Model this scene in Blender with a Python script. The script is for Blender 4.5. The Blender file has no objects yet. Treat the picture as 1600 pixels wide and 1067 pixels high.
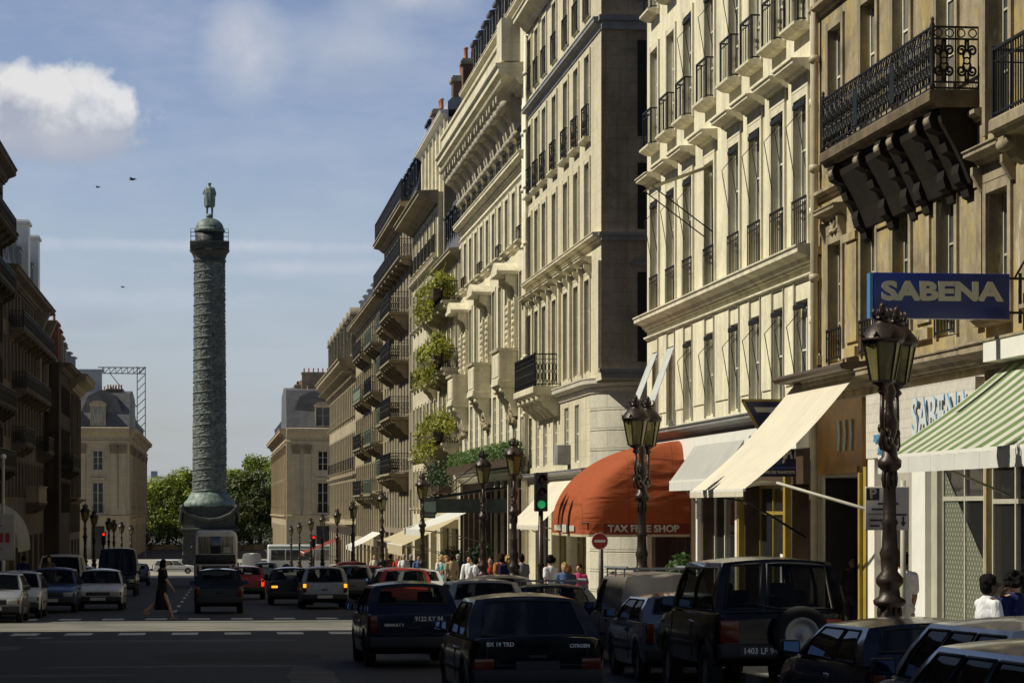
import bpy, bmesh, math, random
from mathutils import Vector, Matrix
RAD = math.radians
random.seed(11)
SC = bpy.context.scene
COL = SC.collection
FPX, HOR, CAMH = 4000.0, 795.0, 1.85          # focal length and horizon in photo pixels, eye height
YAW = math.atan(465.0/4000.0)
CY, SY = math.cos(YAW), math.sin(YAW)
SLOPE = 0.018
def gz(y):                                     # the street falls gently away from the camera
    return -SLOPE*min(max(y, -60.0), 300.0)
def Yat(px, X):
    t = (px-800.0)/FPX
    return X*(CY-t*SY)/(SY+t*CY)
def Xat(px, Y):
    t = (px-800.0)/FPX
    return Y*(SY+t*CY)/(CY-t*SY)
def Zat(py, X, Y):
    return CAMH + (HOR-py)*(X*SY+Y*CY)/FPX

# ------------------------------------------------------------------ mesh builder
class MB:
    def __init__(s):
        s.v = []; s.f = []; s.m = []; s.sm = []
    def add(s, vs, fs, mi=0, smooth=False, M=None):
        o = len(s.v)
        if M is not None: vs = [M @ Vector(p) for p in vs]
        s.v.extend([tuple(p) for p in vs])
        for f in fs:
            s.f.append(tuple(i+o for i in f)); s.m.append(mi); s.sm.append(smooth)
        return s
    def box(s, x0, x1, y0, y1, z0, z1, mi=0, M=None):
        vs = [(x0,y0,z0),(x1,y0,z0),(x1,y1,z0),(x0,y1,z0),(x0,y0,z1),(x1,y0,z1),(x1,y1,z1),(x0,y1,z1)]
        return s.add(vs, [(0,3,2,1),(4,5,6,7),(0,1,5,4),(1,2,6,5),(2,3,7,6),(3,0,4,7)], mi, False, M)
    def bbox(s, x0, x1, y0, y1, z0, z1, b=.01, mi=0, M=None):     # box with chamfered edges
        bm = bmesh.new()
        bmesh.ops.create_cube(bm, size=1)
        for v in bm.verts:
            v.co = Vector(((x0+x1)/2+v.co.x*(x1-x0), (y0+y1)/2+v.co.y*(y1-y0), (z0+z1)/2+v.co.z*(z1-z0)))
        bmesh.ops.bevel(bm, geom=list(bm.edges), offset=b, segments=2, profile=.6, affect='EDGES')
        bm.verts.ensure_lookup_table()
        s.add([tuple(v.co) for v in bm.verts], [[v.index for v in f.verts] for f in bm.faces], mi, True, M)
        bm.free(); return s
    def quad(s, a, b, c, d, mi=0, smooth=False):
        return s.add([a,b,c,d], [(0,1,2,3)], mi, smooth)
    def poly(s, pts, mi=0):
        return s.add(pts, [tuple(range(len(pts)))], mi)
    def bar(s, p0, p1, w, h=None, mi=0, up=(0,0,1)):
        p0, p1 = Vector(p0), Vector(p1); h = h or w
        d = (p1-p0)
        if d.length < 1e-6: return s
        d.normalize(); up = Vector(up)
        if abs(d.dot(up)) > .98: up = Vector((1,0,0)) if abs(d.x) < .9 else Vector((0,1,0))
        a = d.cross(up).normalized()*w/2; b = a.cross(d).normalized()*h/2
        vs = [p0-a-b,p0+a-b,p0+a+b,p0-a+b,p1-a-b,p1+a-b,p1+a+b,p1-a+b]
        return s.add(vs, [(0,3,2,1),(4,5,6,7),(0,1,5,4),(1,2,6,5),(2,3,7,6),(3,0,4,7)], mi)
    def tube(s, pts, r, n=8, mi=0, closed=False, smooth=True):
        pts = [Vector(p) for p in pts]; m = len(pts)
        rs = r if isinstance(r, (list, tuple)) else [r]*m
        vs = []; prev = None
        for i, p in enumerate(pts):
            if closed: d = pts[(i+1) % m]-pts[i-1]
            else: d = pts[min(i+1,m-1)]-pts[max(i-1,0)]
            if d.length < 1e-9: d = Vector((0,0,1))
            d.normalize()
            if prev is None:
                u = Vector((0,0,1)) if abs(d.z) < .9 else Vector((1,0,0))
                a = d.cross(u).normalized()
            else:
                a = (prev-d*prev.dot(d))
                a = a.normalized() if a.length > 1e-6 else d.orthogonal().normalized()
            prev = a; b = d.cross(a)
            for k in range(n):
                t = 2*math.pi*k/n
                vs.append(p+(a*math.cos(t)+b*math.sin(t))*rs[i])
        fs = []
        for i in range(m if closed else m-1):
            j = (i+1) % m
            for k in range(n):
                l = (k+1) % n
                fs.append((i*n+k, i*n+l, j*n+l, j*n+k))
        if not closed:
            fs.append(tuple(range(n-1,-1,-1))); fs.append(tuple((m-1)*n+k for k in range(n)))
        return s.add(vs, fs, mi, smooth)
    def lathe(s, prof, c=(0,0,0), n=20, mi=0, smooth=True, sx=1, sy=1, rot=0):
        vs = []
        for r, z in prof:
            for k in range(n):
                t = 2*math.pi*k/n+rot
                vs.append((c[0]+sx*r*math.cos(t), c[1]+sy*r*math.sin(t), c[2]+z))
        fs = []
        for i in range(len(prof)-1):
            for k in range(n):
                l = (k+1) % n
                fs.append((i*n+k, i*n+l, (i+1)*n+l, (i+1)*n+k))
        fs.append(tuple(range(n-1,-1,-1))); fs.append(tuple((len(prof)-1)*n+k for k in range(n)))
        return s.add(vs, fs, mi, smooth)
    def sweep(s, prof, x0, x1, mi=0, M=None, smooth=False):       # profile (y, z) along x
        n = len(prof)
        vs = [(x0,y,z) for y, z in prof]+[(x1,y,z) for y, z in prof]
        fs = [(i, (i+1) % n, n+(i+1) % n, n+i) for i in range(n)]
        fs += [tuple(range(n-1,-1,-1)), tuple(range(n, 2*n))]
        return s.add(vs, fs, mi, smooth, M)
    def ball(s, c, r, n=10, mi=0, M=None):
        if not isinstance(r, (tuple, list)): r = (r,r,r)
        vs = []; fs = []; m = max(4, n//2+1)
        for i in range(m+1):
            p = math.pi*i/m
            for k in range(n):
                t = 2*math.pi*k/n
                vs.append((c[0]+r[0]*math.sin(p)*math.cos(t), c[1]+r[1]*math.sin(p)*math.sin(t), c[2]-r[2]*math.cos(p)))
        for i in range(m):
            for k in range(n):
                l = (k+1) % n
                fs.append((i*n+k, i*n+l, (i+1)*n+l, (i+1)*n+k))
        return s.add(vs, fs, mi, True, M)
    def mesh(s, name, mats):
        me = bpy.data.meshes.new(name)
        me.from_pydata(s.v, [], s.f)
        for m in (mats if isinstance(mats, (list, tuple)) else [mats]): me.materials.append(m)
        me.polygons.foreach_set('material_index', s.m)
        me.polygons.foreach_set('use_smooth', s.sm)
        me.update()
        return me
    def fix(s, me, dist=1e-5):
        bm = bmesh.new(); bm.from_mesh(me)
        bmesh.ops.remove_doubles(bm, verts=bm.verts, dist=dist)
        bmesh.ops.recalc_face_normals(bm, faces=bm.faces)
        bm.to_mesh(me); bm.free()
        return me
    def build(s, name, mats, parent=None, loc=(0,0,0), rz=0, fix=True):
        me = s.mesh(name, mats)
        if fix: s.fix(me)
        return put(name, me, parent, loc, rz)
def put(name, me, parent=None, loc=(0,0,0), rz=0):
    o = bpy.data.objects.new(name, me); COL.objects.link(o)
    o.location = loc; o.rotation_euler = (0,0,rz)
    if parent is not None: o.parent = parent
    return o
def tag(o, label=None, cat=None, group=None, kind=None):
    if label: o['label'] = label
    if cat: o['category'] = cat
    if group: o['group'] = group
    if kind: o['kind'] = kind
    return o
def thing(name, label, cat, loc=(0,0,0), rz=0, group=None):
    o = bpy.data.objects.new(name, None); COL.objects.link(o)
    o.empty_display_size = .3
    o.location = loc; o.rotation_euler = (0,0,rz)
    return tag(o, label, cat, group)
def copy_tree(o, parent=None):
    c = o.copy(); COL.objects.link(c)
    if parent is not None: c.parent = parent
    for ch in list(o.children): copy_tree(ch, c)
    return c

# ------------------------------------------------------------------ materials
def lin(c):
    return tuple(c[:3])+(1.0,)
class N:
    def __init__(s, name):
        s.mat = bpy.data.materials.new(name); s.mat.use_nodes = True
        s.t = s.mat.node_tree; s.n = s.t.nodes; s.l = s.t.links
        s.b = s.n['Principled BSDF']; s.out = s.n['Material Output']
    def new(s, t, **k):
        n = s.n.new(t)
        for a, b in k.items(): setattr(n, a, b)
        return n
    def link(s, a, b): s.l.new(a, b)
    def noise(s, vec, scale, detail=4, rough=.6, dist=0):
        n = s.new('ShaderNodeTexNoise'); n.inputs['Scale'].default_value = scale
        n.inputs['Detail'].default_value = detail; n.inputs['Roughness'].default_value = rough
        n.inputs['Distortion'].default_value = dist
        if vec is not None: s.link(vec, n.inputs['Vector'])
        return n.outputs['Fac']
    def ramp(s, fac, stops):
        r = s.new('ShaderNodeValToRGB'); e = r.color_ramp.elements
        while len(e) < len(stops): e.new(.5)
        for i, (p, c) in enumerate(stops):
            e[i].position = p; e[i].color = lin(c) if isinstance(c, tuple) else (c,c,c,1)
        s.link(fac, r.inputs['Fac']); return r.outputs['Color']
    def mix(s, fac, a, b, mode='MIX'):
        m = s.new('ShaderNodeMix', data_type='RGBA', blend_type=mode)
        for sock, val in ((0,fac),(6,a),(7,b)):
            if isinstance(val, bpy.types.NodeSocket): s.link(val, m.inputs[sock])
            elif isinstance(val, (int, float)) and sock != 0: m.inputs[sock].default_value = (val,val,val,1)
            elif sock == 0: m.inputs[0].default_value = val
            else: m.inputs[sock].default_value = lin(val)
        return m.outputs[2]
    def math(s, op, a, b=None):
        m = s.new('ShaderNodeMath', operation=op)
        for i, v in enumerate((a, b)):
            if v is None: continue
            if isinstance(v, bpy.types.NodeSocket): s.link(v, m.inputs[i])
            else: m.inputs[i].default_value = v
        return m.outputs[0]
    def obj(s, scale=None):
        tc = s.new('ShaderNodeTexCoord')
        if scale is None: return tc.outputs['Object']
        mp = s.new('ShaderNodeMapping'); mp.inputs['Scale'].default_value = scale
        s.link(tc.outputs['Object'], mp.inputs['Vector']); return mp.outputs['Vector']
    def bump(s, h, strength=.3, dist=.02):
        b = s.new('ShaderNodeBump'); b.inputs['Strength'].default_value = strength
        b.inputs['Distance'].default_value = dist
        s.link(h, b.inputs['Height']); s.link(b.outputs['Normal'], s.b.inputs['Normal'])
def plain(name, col, rough=.5, metal=0, var=.12, scale=3., bump=0, bscale=40, spec=.5, coat=0):
    n = N(name); v = n.obj()
    f = n.noise(v, scale, 5)
    n.link(n.ramp(f, [(.3, tuple(c*(1-var) for c in col)), (.7, tuple(min(1, c*(1+var)) for c in col))]), n.b.inputs['Base Color'])
    n.b.inputs['Roughness'].default_value = rough; n.b.inputs['Metallic'].default_value = metal
    n.b.inputs['Specular IOR Level'].default_value = spec
    n.b.inputs['Coat Weight'].default_value = coat
    if coat: n.b.inputs['Coat Roughness'].default_value = .06
    if bump: n.bump(n.noise(v, bscale, 3), bump, .02)
    return n.mat
def stone(name, col, dark=.6, streak=.45, joints=0, jw=.9, jh=.42, patch=.5, yellow=0, rough=.85, jdark=.8):
    """weathered limestone: large patches, rain streaks, fine grain, optional ashlar joints"""
    n = N(name); v = n.obj()
    big = n.noise(v, patch, 6, .65, .4)
    base = n.ramp(big, [(.32, tuple(c*dark for c in col)), (.50, tuple(c*(.6+.4*dark)*1.02 for c in col)), (.66, col)])
    st = n.noise(n.obj((2.6, 2.6, .16)), 1.0, 5, .6)
    base = n.mix(n.ramp(st, [(.46, 0.), (.72, streak)]), base, tuple(c*.42 for c in (col[0]*.95, col[1]*.95, col[2]*.9)))
    fine = n.noise(v, 9, 6, .7)
    base = n.mix(1.0, base, n.ramp(fine, [(.3, .82), (.7, 1.06)]), 'MULTIPLY')
    if yellow:
        yl = n.noise(n.obj((1.3,1.3,.6)), 1.3, 7, .7, .8)
        base = n.mix(n.ramp(yl, [(.50, 0.), (.60, yellow)]), base, (.44, .32, .10))
        pl = n.noise(n.obj((2.4,2.4,.5)), 1.6, 6, .7, .5)
        base = n.mix(n.ramp(pl, [(.60, 0.), (.66, .75)]), base, (.56, .53, .45))
    soot = n.noise(n.obj((1.,1.,.55)), 1.7, 7, .72, .3)
    base = n.mix(n.ramp(soot, [(.52, 0.), (.74, min(1., streak*1.2))]), base, tuple(c*.5 for c in (col[0], col[1]*.97, col[2]*.92)))
    h = n.noise(v, 30, 4)
    if joints:
        sx = n.new('ShaderNodeSeparateXYZ'); n.link(v, sx.inputs[0])
        cb = n.new('ShaderNodeCombineXYZ')
        n.link(n.math('ADD', sx.outputs[0], sx.outputs[1]), cb.inputs[0]); n.link(sx.outputs[2], cb.inputs[1])
        br = n.new('ShaderNodeTexBrick'); n.link(cb.outputs[0], br.inputs['Vector'])
        br.inputs['Scale'].default_value = 1; br.inputs['Mortar Size'].default_value = .012
        br.inputs['Brick Width'].default_value = jw; br.inputs['Row Height'].default_value = jh
        br.inputs['Color1'].default_value = (1,1,1,1); br.inputs['Color2'].default_value = (.86,.86,.86,1)
        br.inputs['Mortar'].default_value = (jdark-.35,jdark-.35,jdark-.35,1)
        base = n.mix(joints, base, br.outputs['Color'], 'MULTIPLY')
    n.link(base, n.b.inputs['Base Color']); n.b.inputs['Roughness'].default_value = rough
    n.b.inputs['Specular IOR Level'].default_value = .25
    n.bump(h, .35, .02)
    return n.mat
def glass_pane(name, tint=.03, curtain=.35):
    """dark room behind glass; some panes carry a pale curtain"""
    n = N(name); oi = n.new('ShaderNodeObjectInfo')
    v = n.obj((9, 9, .6))
    fold = n.noise(v, 1.3, 2)
    cur = n.ramp(fold, [(.3, (.10,.095,.08)), (.7, (.34,.33,.28))])
    on = n.math('GREATER_THAN', oi.outputs['Random'], 1-curtain)
    sx = n.new('ShaderNodeSeparateXYZ'); n.link(n.obj(), sx.inputs[0])
    side = n.math('GREATER_THAN', n.math('ABSOLUTE', sx.outputs[0]), n.math('MULTIPLY', oi.outputs['Random'], .42))
    fac = n.math('MULTIPLY', on, side)
    n.link(n.mix(fac, (tint, tint*1.05, tint*1.1), cur), n.b.inputs['Base Color'])
    n.b.inputs['Roughness'].default_value = .07
    w = n.noise(n.obj(), 1.6, 2)
    n.bump(w, .06, .05)
    return n.mat
def clear_glass(name, tint=(.32,.36,.38), fac=.35, rough=.03):
    n = N(name); n.b.inputs['Base Color'].default_value = (.01,.012,.015,1); n.b.inputs['Roughness'].default_value = rough
    tr = n.new('ShaderNodeBsdfTransparent'); tr.inputs['Color'].default_value = lin(tint)
    ms = n.new('ShaderNodeMixShader'); ms.inputs[0].default_value = fac
    n.link(tr.outputs[0], ms.inputs[1]); n.link(n.b.outputs[0], ms.inputs[2]); n.link(ms.outputs[0], n.out.inputs['Surface'])
    return n.mat
def glow(name, col, strength):
    n = N(name); n.b.inputs['Base Color'].default_value = lin(col); n.b.inputs['Emission Color'].default_value = lin(col)
    n.b.inputs['Emission Strength'].default_value = strength; n.b.inputs['Roughness'].default_value = .25
    return n.mat
def foliage(name, c1, c2, scale=.6):
    n = N(name); v = n.obj()
    f = n.noise(v, scale, 3); g = n.noise(v, scale*14, 2)
    base = n.ramp(f, [(.35, c1), (.65, c2)])
    base = n.mix(1.0, base, n.ramp(g, [(.3, .55), (.7, 1.35)]), 'MULTIPLY')
    n.link(base, n.b.inputs['Base Color']); n.b.inputs['Roughness'].default_value = .55
    tl = n.new('ShaderNodeBsdfTranslucent'); n.link(base, tl.inputs['Color'])
    ms = n.new('ShaderNodeMixShader'); ms.inputs[0].default_value = .3
    n.link(n.b.outputs[0], ms.inputs[1]); n.link(tl.outputs[0], ms.inputs[2]); n.link(ms.outputs[0], n.out.inputs['Surface'])
    return n.mat
M = {}
M['cream'] = stone('cream_plaster', (.86,.805,.60), .72, .45, patch=.55)
M['cream_band'] = stone('cream_moulding', (.84,.785,.60), .66, .6, patch=.9)
M['oldstone'] = stone('old_limestone', (.46,.385,.25), .38, .85, patch=1.1, yellow=.7)
M['oldband'] = stone('old_limestone_trim', (.44,.37,.26), .45, .75, patch=1.4)
M['oldband_dark'] = stone('grimy_balcony_stone', (.20,.155,.10), .4, .7, patch=2.0)
M['soot'] = stone('sooty_shade_stone', (.022,.017,.012), .5, .5, patch=2.0)  # soot pushed near black, painting in the shade under the balcony
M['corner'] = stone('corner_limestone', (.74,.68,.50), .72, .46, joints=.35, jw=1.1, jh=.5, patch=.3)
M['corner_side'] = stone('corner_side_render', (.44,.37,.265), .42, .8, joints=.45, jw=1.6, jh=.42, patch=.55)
M['corner_base'] = stone('corner_ashlar', (.62,.58,.48), .8, .25, joints=1., jw=1.6, jh=.62)
M['hotel'] = stone('hotel_limestone', (.80,.74,.56), .75, .42, joints=.35, jw=1.2, jh=.48, patch=.5)
M['hotel_grey'] = stone('hotel_carved_stone', (.58,.53,.42), .62, .5, patch=1.2)
M['stone_a'] = stone('pale_facade_stone', (.70,.64,.48), .70, .5, joints=.35, jw=1.1, jh=.45, patch=.5)
M['stone_b'] = stone('grey_facade_stone', (.40,.35,.25), .62, .6, joints=.35, jw=1.1, jh=.45, patch=.4)
M['stone_e'] = stone('dark_facade_stone', (.32,.27,.19), .65, .6, patch=.4)
M['stone_c'] = stone('tan_facade_stone', (.44,.37,.25), .65, .55, joints=.35, jw=1.1, jh=.45, patch=.4)
M['stone_d'] = stone('brown_cornice_stone', (.40,.33,.22), .65, .5, patch=.6)
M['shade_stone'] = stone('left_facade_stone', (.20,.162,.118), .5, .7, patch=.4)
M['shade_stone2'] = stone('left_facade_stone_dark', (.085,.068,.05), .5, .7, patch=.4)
M['place_stone'] = stone('square_ashlar', (.50,.41,.28), .8, .35, joints=.6, jw=1.2, jh=.55, patch=.12)
M['slate'] = plain('slate_roof', (.10,.10,.105), .55, var=.3, scale=1.2, bump=.3, bscale=9)
M['zinc'] = plain('zinc_roof', (.30,.33,.36), .45, var=.18, scale=.8)
M['lead'] = plain('lead_ledge', (.22,.22,.22), .6, var=.25, scale=1.5)
M['iron'] = plain('wrought_iron', (.012,.012,.013), .5, metal=.3, var=.3)
M['ironbrown'] = plain('lamp_cast_iron', (.035,.024,.019), .42, metal=.35, var=.35, scale=7, bump=.25, bscale=25)
M['greenrail'] = plain('verdigris_rail', (.16,.20,.16), .6, var=.2)
M['frame_white'] = plain('painted_white_frame', (.72,.70,.62), .5, var=.08)
M['frame_grey'] = plain('painted_grey_frame', (.42,.40,.33), .55, var=.12)
M['frame_dark'] = plain('dark_painted_frame', (.05,.04,.03), .5, var=.2)
M['frame_gold'] = plain('ochre_shop_frame', (.33,.245,.05), .4, var=.15)
M['wood'] = plain('dark_shop_timber', (.07,.045,.028), .45, var=.3, scale=4)
M['pane'] = glass_pane('window_glass', .07, .65)
M['pane_dark'] = glass_pane('window_glass_dark', .035, .5)
M['shopglass'] = glass_pane('shop_glass', .02, .0)
M['brick'] = plain('chimney_brick', (.12,.065,.042), .85, var=.3, scale=2)
M['pot'] = plain('terracotta_pot', (.34,.14,.07), .8, var=.2)
M['pipe'] = plain('drain_pipe_paint', (.44,.38,.27), .5, var=.2)
M['pipe_pale'] = plain('drain_pipe_pale', (.70,.64,.48), .5, var=.15)
M['white'] = plain('white_paint', (.78,.77,.72), .5, var=.05)
M['black'] = plain('black_paint', (.01,.01,.011), .4, var=.2)
M['interior'] = plain('dark_interior', (.012,.011,.011), .8, var=.3)
SUN, SKY = 5.0, .06
SKY_G = ((1.18,1.20,1.38),(1.72,1.58,1.70),(1.62,1.45,1.60),(.37,.40,.52))
# ------------------------------------------------------------------ buildings
_cache = {}
def cached(key, fn):
    if key not in _cache: _cache[key] = fn()
    return _cache[key]
CORNICE = [(0,0),(.10,0),(.12,.08),(.20,.12),(.28,.26),(.55,.36),(.62,.40),(.62,.56),(.68,.60),(.68,.66),(0,.72)]
STRING = [(0,0),(.07,.02),(.09,.10),(.20,.18),(.20,.28),(.02,.34),(0,.34)]
def scale_prof(p, d, h):
    md = max(a for a, b in p); mh = max(b for a, b in p)
    return [(a*d/md-.01 if a == 0 else a*d/md, b*h/mh) for a, b in p]

class Bld:
    """one building; local frame: x along the facade, +y outward, z = world z"""
    def __init__(s, label, loc, rz, L, zb, zt, wall, name='building', group=None, depth=11, cat='building'):
        s.L, s.zb, s.zt, s.wallmat, s.depth = L, zb, zt, wall, depth
        s.root = thing(name, label, cat, (loc[0], loc[1], zb), rz, group)
        s.op = []
    def add(s, name, mb, mat, parent=None, fix=True):
        return mb.build(name, mat, parent or s.root, (0,0,0) if parent else (0,0,-s.zb), 0, fix)
    def open(s, u0, u1, z0, z1, rec=.25):
        s.op.append((max(.02,u0), min(s.L-.02,u1), z0, z1, rec))
    def wall(s, name='wall', y=0, u0=0, u1=None, z0=None, z1=None, side=True, shell=True):
        u1 = s.L if u1 is None else u1; z0 = s.zb if z0 is None else z0; z1 = s.zt if z1 is None else z1
        ops = [o for o in s.op if o[0] >= u0-1e-6 and o[1] <= u1+1e-6 and o[2] < z1 and o[3] > z0]
        us = sorted(set([u0,u1]+[round(o[k],4) for o in ops for k in (0,1)]))
        zs = sorted(set([z0,z1]+[round(min(z1,max(z0,o[k])),4) for o in ops for k in (2,3)]))
        mb = MB()
        for i in range(len(us)-1):
            for j in range(len(zs)-1):
                uc, zc = (us[i]+us[i+1])/2, (zs[j]+zs[j+1])/2
                if any(o[0] < uc < o[1] and o[2] < zc < o[3] for o in ops): continue
                mb.quad((us[i],y,zs[j]),(us[i],y,zs[j+1]),(us[i+1],y,zs[j+1]),(us[i+1],y,zs[j]))
        for a, b, c, d, r in ops:
            mb.quad((a,y,c),(a,y-r,c),(a,y-r,d),(a,y,d)); mb.quad((b,y,c),(b,y,d),(b,y-r,d),(b,y-r,c))
            mb.quad((a,y,c),(b,y,c),(b,y-r,c),(a,y-r,c)); mb.quad((a,y,d),(a,y-r,d),(b,y-r,d),(b,y,d))
        if shell:
            D = -s.depth
            mb.quad((u0,y,z0),(u0,D,z0),(u0,D,z1),(u0,y,z1)); mb.quad((u1,y,z0),(u1,y,z1),(u1,D,z1),(u1,D,z0))
            mb.quad((u0,y,z1),(u0,D,z1),(u1,D,z1),(u1,y,z1)); mb.quad((u0,D,z0),(u1,D,z0),(u1,D,z1),(u0,D,z1))
        me = mb.mesh(name, s.wallmat)
        bm = bmesh.new(); bm.from_mesh(me); bmesh.ops.remove_doubles(bm, verts=bm.verts, dist=1e-4); bm.to_mesh(me); bm.free()
        return put(name, me, s.root, (0,0,-s.zb))
    def pieces(s, name, mbs, mat, parent=None):
        return [s.add(name, m, mat, parent) for m in mbs]
    def band(s, name, z, d, h, mat, u0=None, u1=None, prof=CORNICE, y=0, over=None, parent=None):
        over = d*.0 if over is None else over
        a = (0 if u0 is None else u0)-over; b = (s.L if u1 is None else u1)+over
        p = [(yy+y, zz+z) for yy, zz in scale_prof(prof, d, h)]
        return s.add(name, MB().sweep(p, a, b), mat)
    def win(s, uc, z0, z1, w, rec=.25, style='casement', frame='frame_white', pane='pane', surround=None, hood=None, sill=None, rail=None, railproj=.16, arch=0, arm=False, hoodd=.34, y=0, box=None, railh=.95):
        s.open(uc-w/2, uc+w/2, z0, z1, rec)
        h = z1-z0
        def fr():
            mb = MB(); yy = -rec+.03
            t = .055
            mb.box(-w/2,-w/2+t,yy-.05,yy,0,h); mb.box(w/2-t,w/2,yy-.05,yy,0,h)
            mb.box(-w/2+t,w/2-t,yy-.05,yy,h-t,h); mb.box(-w/2+t,w/2-t,yy-.05,yy,0,t)
            if style in ('casement','french'):
                mb.box(-.04,.04,yy-.045,yy+.012,t,h-t)
                n = 3 if h > 2 else 2
                for k in range(1, n):
                    zz = h*k/n
                    mb.box(-w/2+t,-.04,yy-.04,yy-.005,zz-.018,zz+.018); mb.box(.04,w/2-t,yy-.04,yy-.005,zz-.018,zz+.018)
            elif style == 'grid':
                for k in range(1, 3): mb.box(-w/2+w*k/3-.02,-w/2+w*k/3+.02,yy-.04,yy,t,h-t)
                for k in range(1, 5): mb.box(-w/2+t,w/2-t,yy-.038,yy-.004,h*k/5-.015,h*k/5+.015)
            elif style == 'shop':
                n = max(1, round(w/1.3))
                for k in range(1, n): mb.box(-w/2+w*k/n-.03,-w/2+w*k/n+.03,yy-.05,yy+.01,t,h-t)
                mb.box(-w/2+t,w/2-t,yy-.05,yy+.015,t,.42)
                mb.box(-w/2+t,w/2-t,yy-.045,yy+.005,h-.62,h-.55)
            return mb.fix(mb.mesh('window_frame', M[frame]))
        key = (round(w,2), round(h,2), round(rec,2), style, frame)
        o = put('shop_window' if style == 'shop' else 'window', cached(('f',)+key, fr), s.root, (uc, y, z0-s.zb))
        def pa():
            mb = MB(); yy = -rec-.0
            mb.quad((-w/2,yy,0),(-w/2,yy,h),(w/2,yy,h),(w/2,yy,0)); return mb.mesh('pane', M[pane])
        put('pane', cached(('p', round(w,2), round(h,2), round(rec,2), pane), pa), o)
        if surround:
            def su():
                mb = MB(); t = .16; d = .05
                mb.box(-w/2-t,-w/2-.003,-.01,d,-.02,h+t); mb.box(w/2+.003,w/2+t,-.01,d,-.02,h+t); mb.box(-w/2-.003,w/2+.003,-.01,d-.004,h+.003,h+t-.003)
                return mb.fix(mb.mesh('surround', M[surround]))
            put('surround', cached(('su', round(w,2), round(h,2), surround), su), o)
        if hood:
            def ho():
                mb = MB(); p = [(yy, zz) for yy, zz in scale_prof(CORNICE, hoodd, .26)]
                mb.sweep([(yy, zz+h+.42) for yy, zz in p], -w/2-.3, w/2+.3)
                mb.box(-w/2-.16,w/2+.16,-.01,.05,h+.17,h+.41)
                for sg in (() if hoodd > .41 else (-1,1)):
                    mb.sweep([(-.01,h+.05),(.06,h+.05),(hoodd*.6,h+.30),(hoodd*.6,h+.418),(-.01,h+.418)], sg*(w/2+.21)-.06, sg*(w/2+.21)+.06)
                return mb.fix(mb.mesh('hood', M[hood]))
            put('hood', cached(('ho', round(w,2), round(h,2), hood, hoodd), ho), o)
        if sill:
            def si():
                mb = MB(); mb.sweep([(-.01,-.16),(.16,-.14),(railproj+.1,-.06),(railproj+.1,0.),(-.01,.01)], -w/2-.14, w/2+.14)
                return mb.fix(mb.mesh('sill', M[sill]))
            put('sill', cached(('si', round(w,2), sill, railproj), si), o)
        if rail:
            def ra():
                mb = MB(); p = railproj; a = w/2+.06; rh = railh
                mb.bar((-a,p,rh),(a,p,rh),.05,.035); mb.bar((-a,p,.06),(a,p,.06),.03,.03); mb.bar((-a,p,rh-.14),(a,p,rh-.14),.02,.02)
                for e in (-a, a):
                    mb.bar((e,0,rh),(e,p,rh),.035,.035); mb.bar((e,0,.06),(e,p,.06),.03,.03); mb.bar((e,p,0),(e,p,rh),.035,.035)
                    mb.bar((e,p*.5,.06),(e,p*.5,rh),.02,.02)
                n = max(4, int(2*a/.17))
                for k in range(1, n): mb.bar((-a+2*a*k/n,p,.06),(-a+2*a*k/n,p,rh),.013,.013)
                if rail == 'fancy':
                    for k in range(n):
                        x = -a+2*a*(k+.5)/n
                        mb.tube([(x+.04*math.cos(q),p,.5+.12*math.sin(q)) for q in [i*math.pi/4 for i in range(8)]], .011, 4, closed=True)
                        mb.tube([(x+.04*math.cos(q),p,.25+.09*math.sin(q)) for q in [i*math.pi/4 for i in range(8)]], .011, 4, closed=True)
                return mb.mesh('guard_rail', M['iron'])
            put('guard_rail', cached(('ra', round(w,2), rail, railproj, railh), ra), o)
        if arm:                                  # folded iron frame of the window's roller blind
            def ar():
                mb = MB()
                for e in (-w/2+.03, w/2-.03):
                    mb.tube([(e,-.04,h-.22),(e,.20,h-.5),(e,.03,h-1.5)], .010, 5)
                mb.bar((-w/2+.03,.03,h-.12),(w/2-.03,.03,h-.12),.09,.09)
                return mb.mesh('blind_frame', M['iron'])
            put('blind_frame', cached(('ar', round(w,2), round(h,2)), ar), o)
        return o
    def railing(s, parent, u0, u1, y0, y1, z, h, style='bars', mat='iron'):
        mb = MB()
        segs = [((u0,y1),(u1,y1)), ((u0,y0),(u0,y1)), ((u1,y0),(u1,y1))]
        for (a0,b0),(a1,b1) in segs:
            ln = math.hypot(a1-a0, b1-b0)
            if ln < .05: continue
            mb.bar((a0,b0,z+h),(a1,b1,z+h),.055,.04); mb.bar((a0,b0,z+.07),(a1,b1,z+.07),.035,.03)
            mb.bar((a0,b0,z+h-.17),(a1,b1,z+h-.17),.02,.02)
            n = max(2, int(ln/.11))
            for k in range(n+1):
                q = k/n; x = a0+(a1-a0)*q; y = b0+(b1-b0)*q
                mb.bar((x,y,z),(x,y,z+h),.018,.018)
                if style == 'dense' and k < n:
                    q = (k+.5)/n; x = a0+(a1-a0)*q; y = b0+(b1-b0)*q
                    ux, uy = (a1-a0)/ln, (b1-b0)/ln
                    for zc, rz_ in ((.30,.16),(.60,.13)):
                        mb.tube([(x+ux*.045*math.cos(t), y+uy*.045*math.cos(t), z+zc*h+rz_*math.sin(t)*h) for t in [i*math.pi/4 for i in range(8)]], .012, 4, closed=True)
        for a, b in ((u0,y1),(u1,y1)): mb.bar((a,b,z),(a,b,z+h+.05),.05,.05)
        return s.add('railing', mb, M[mat], parent)
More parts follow.
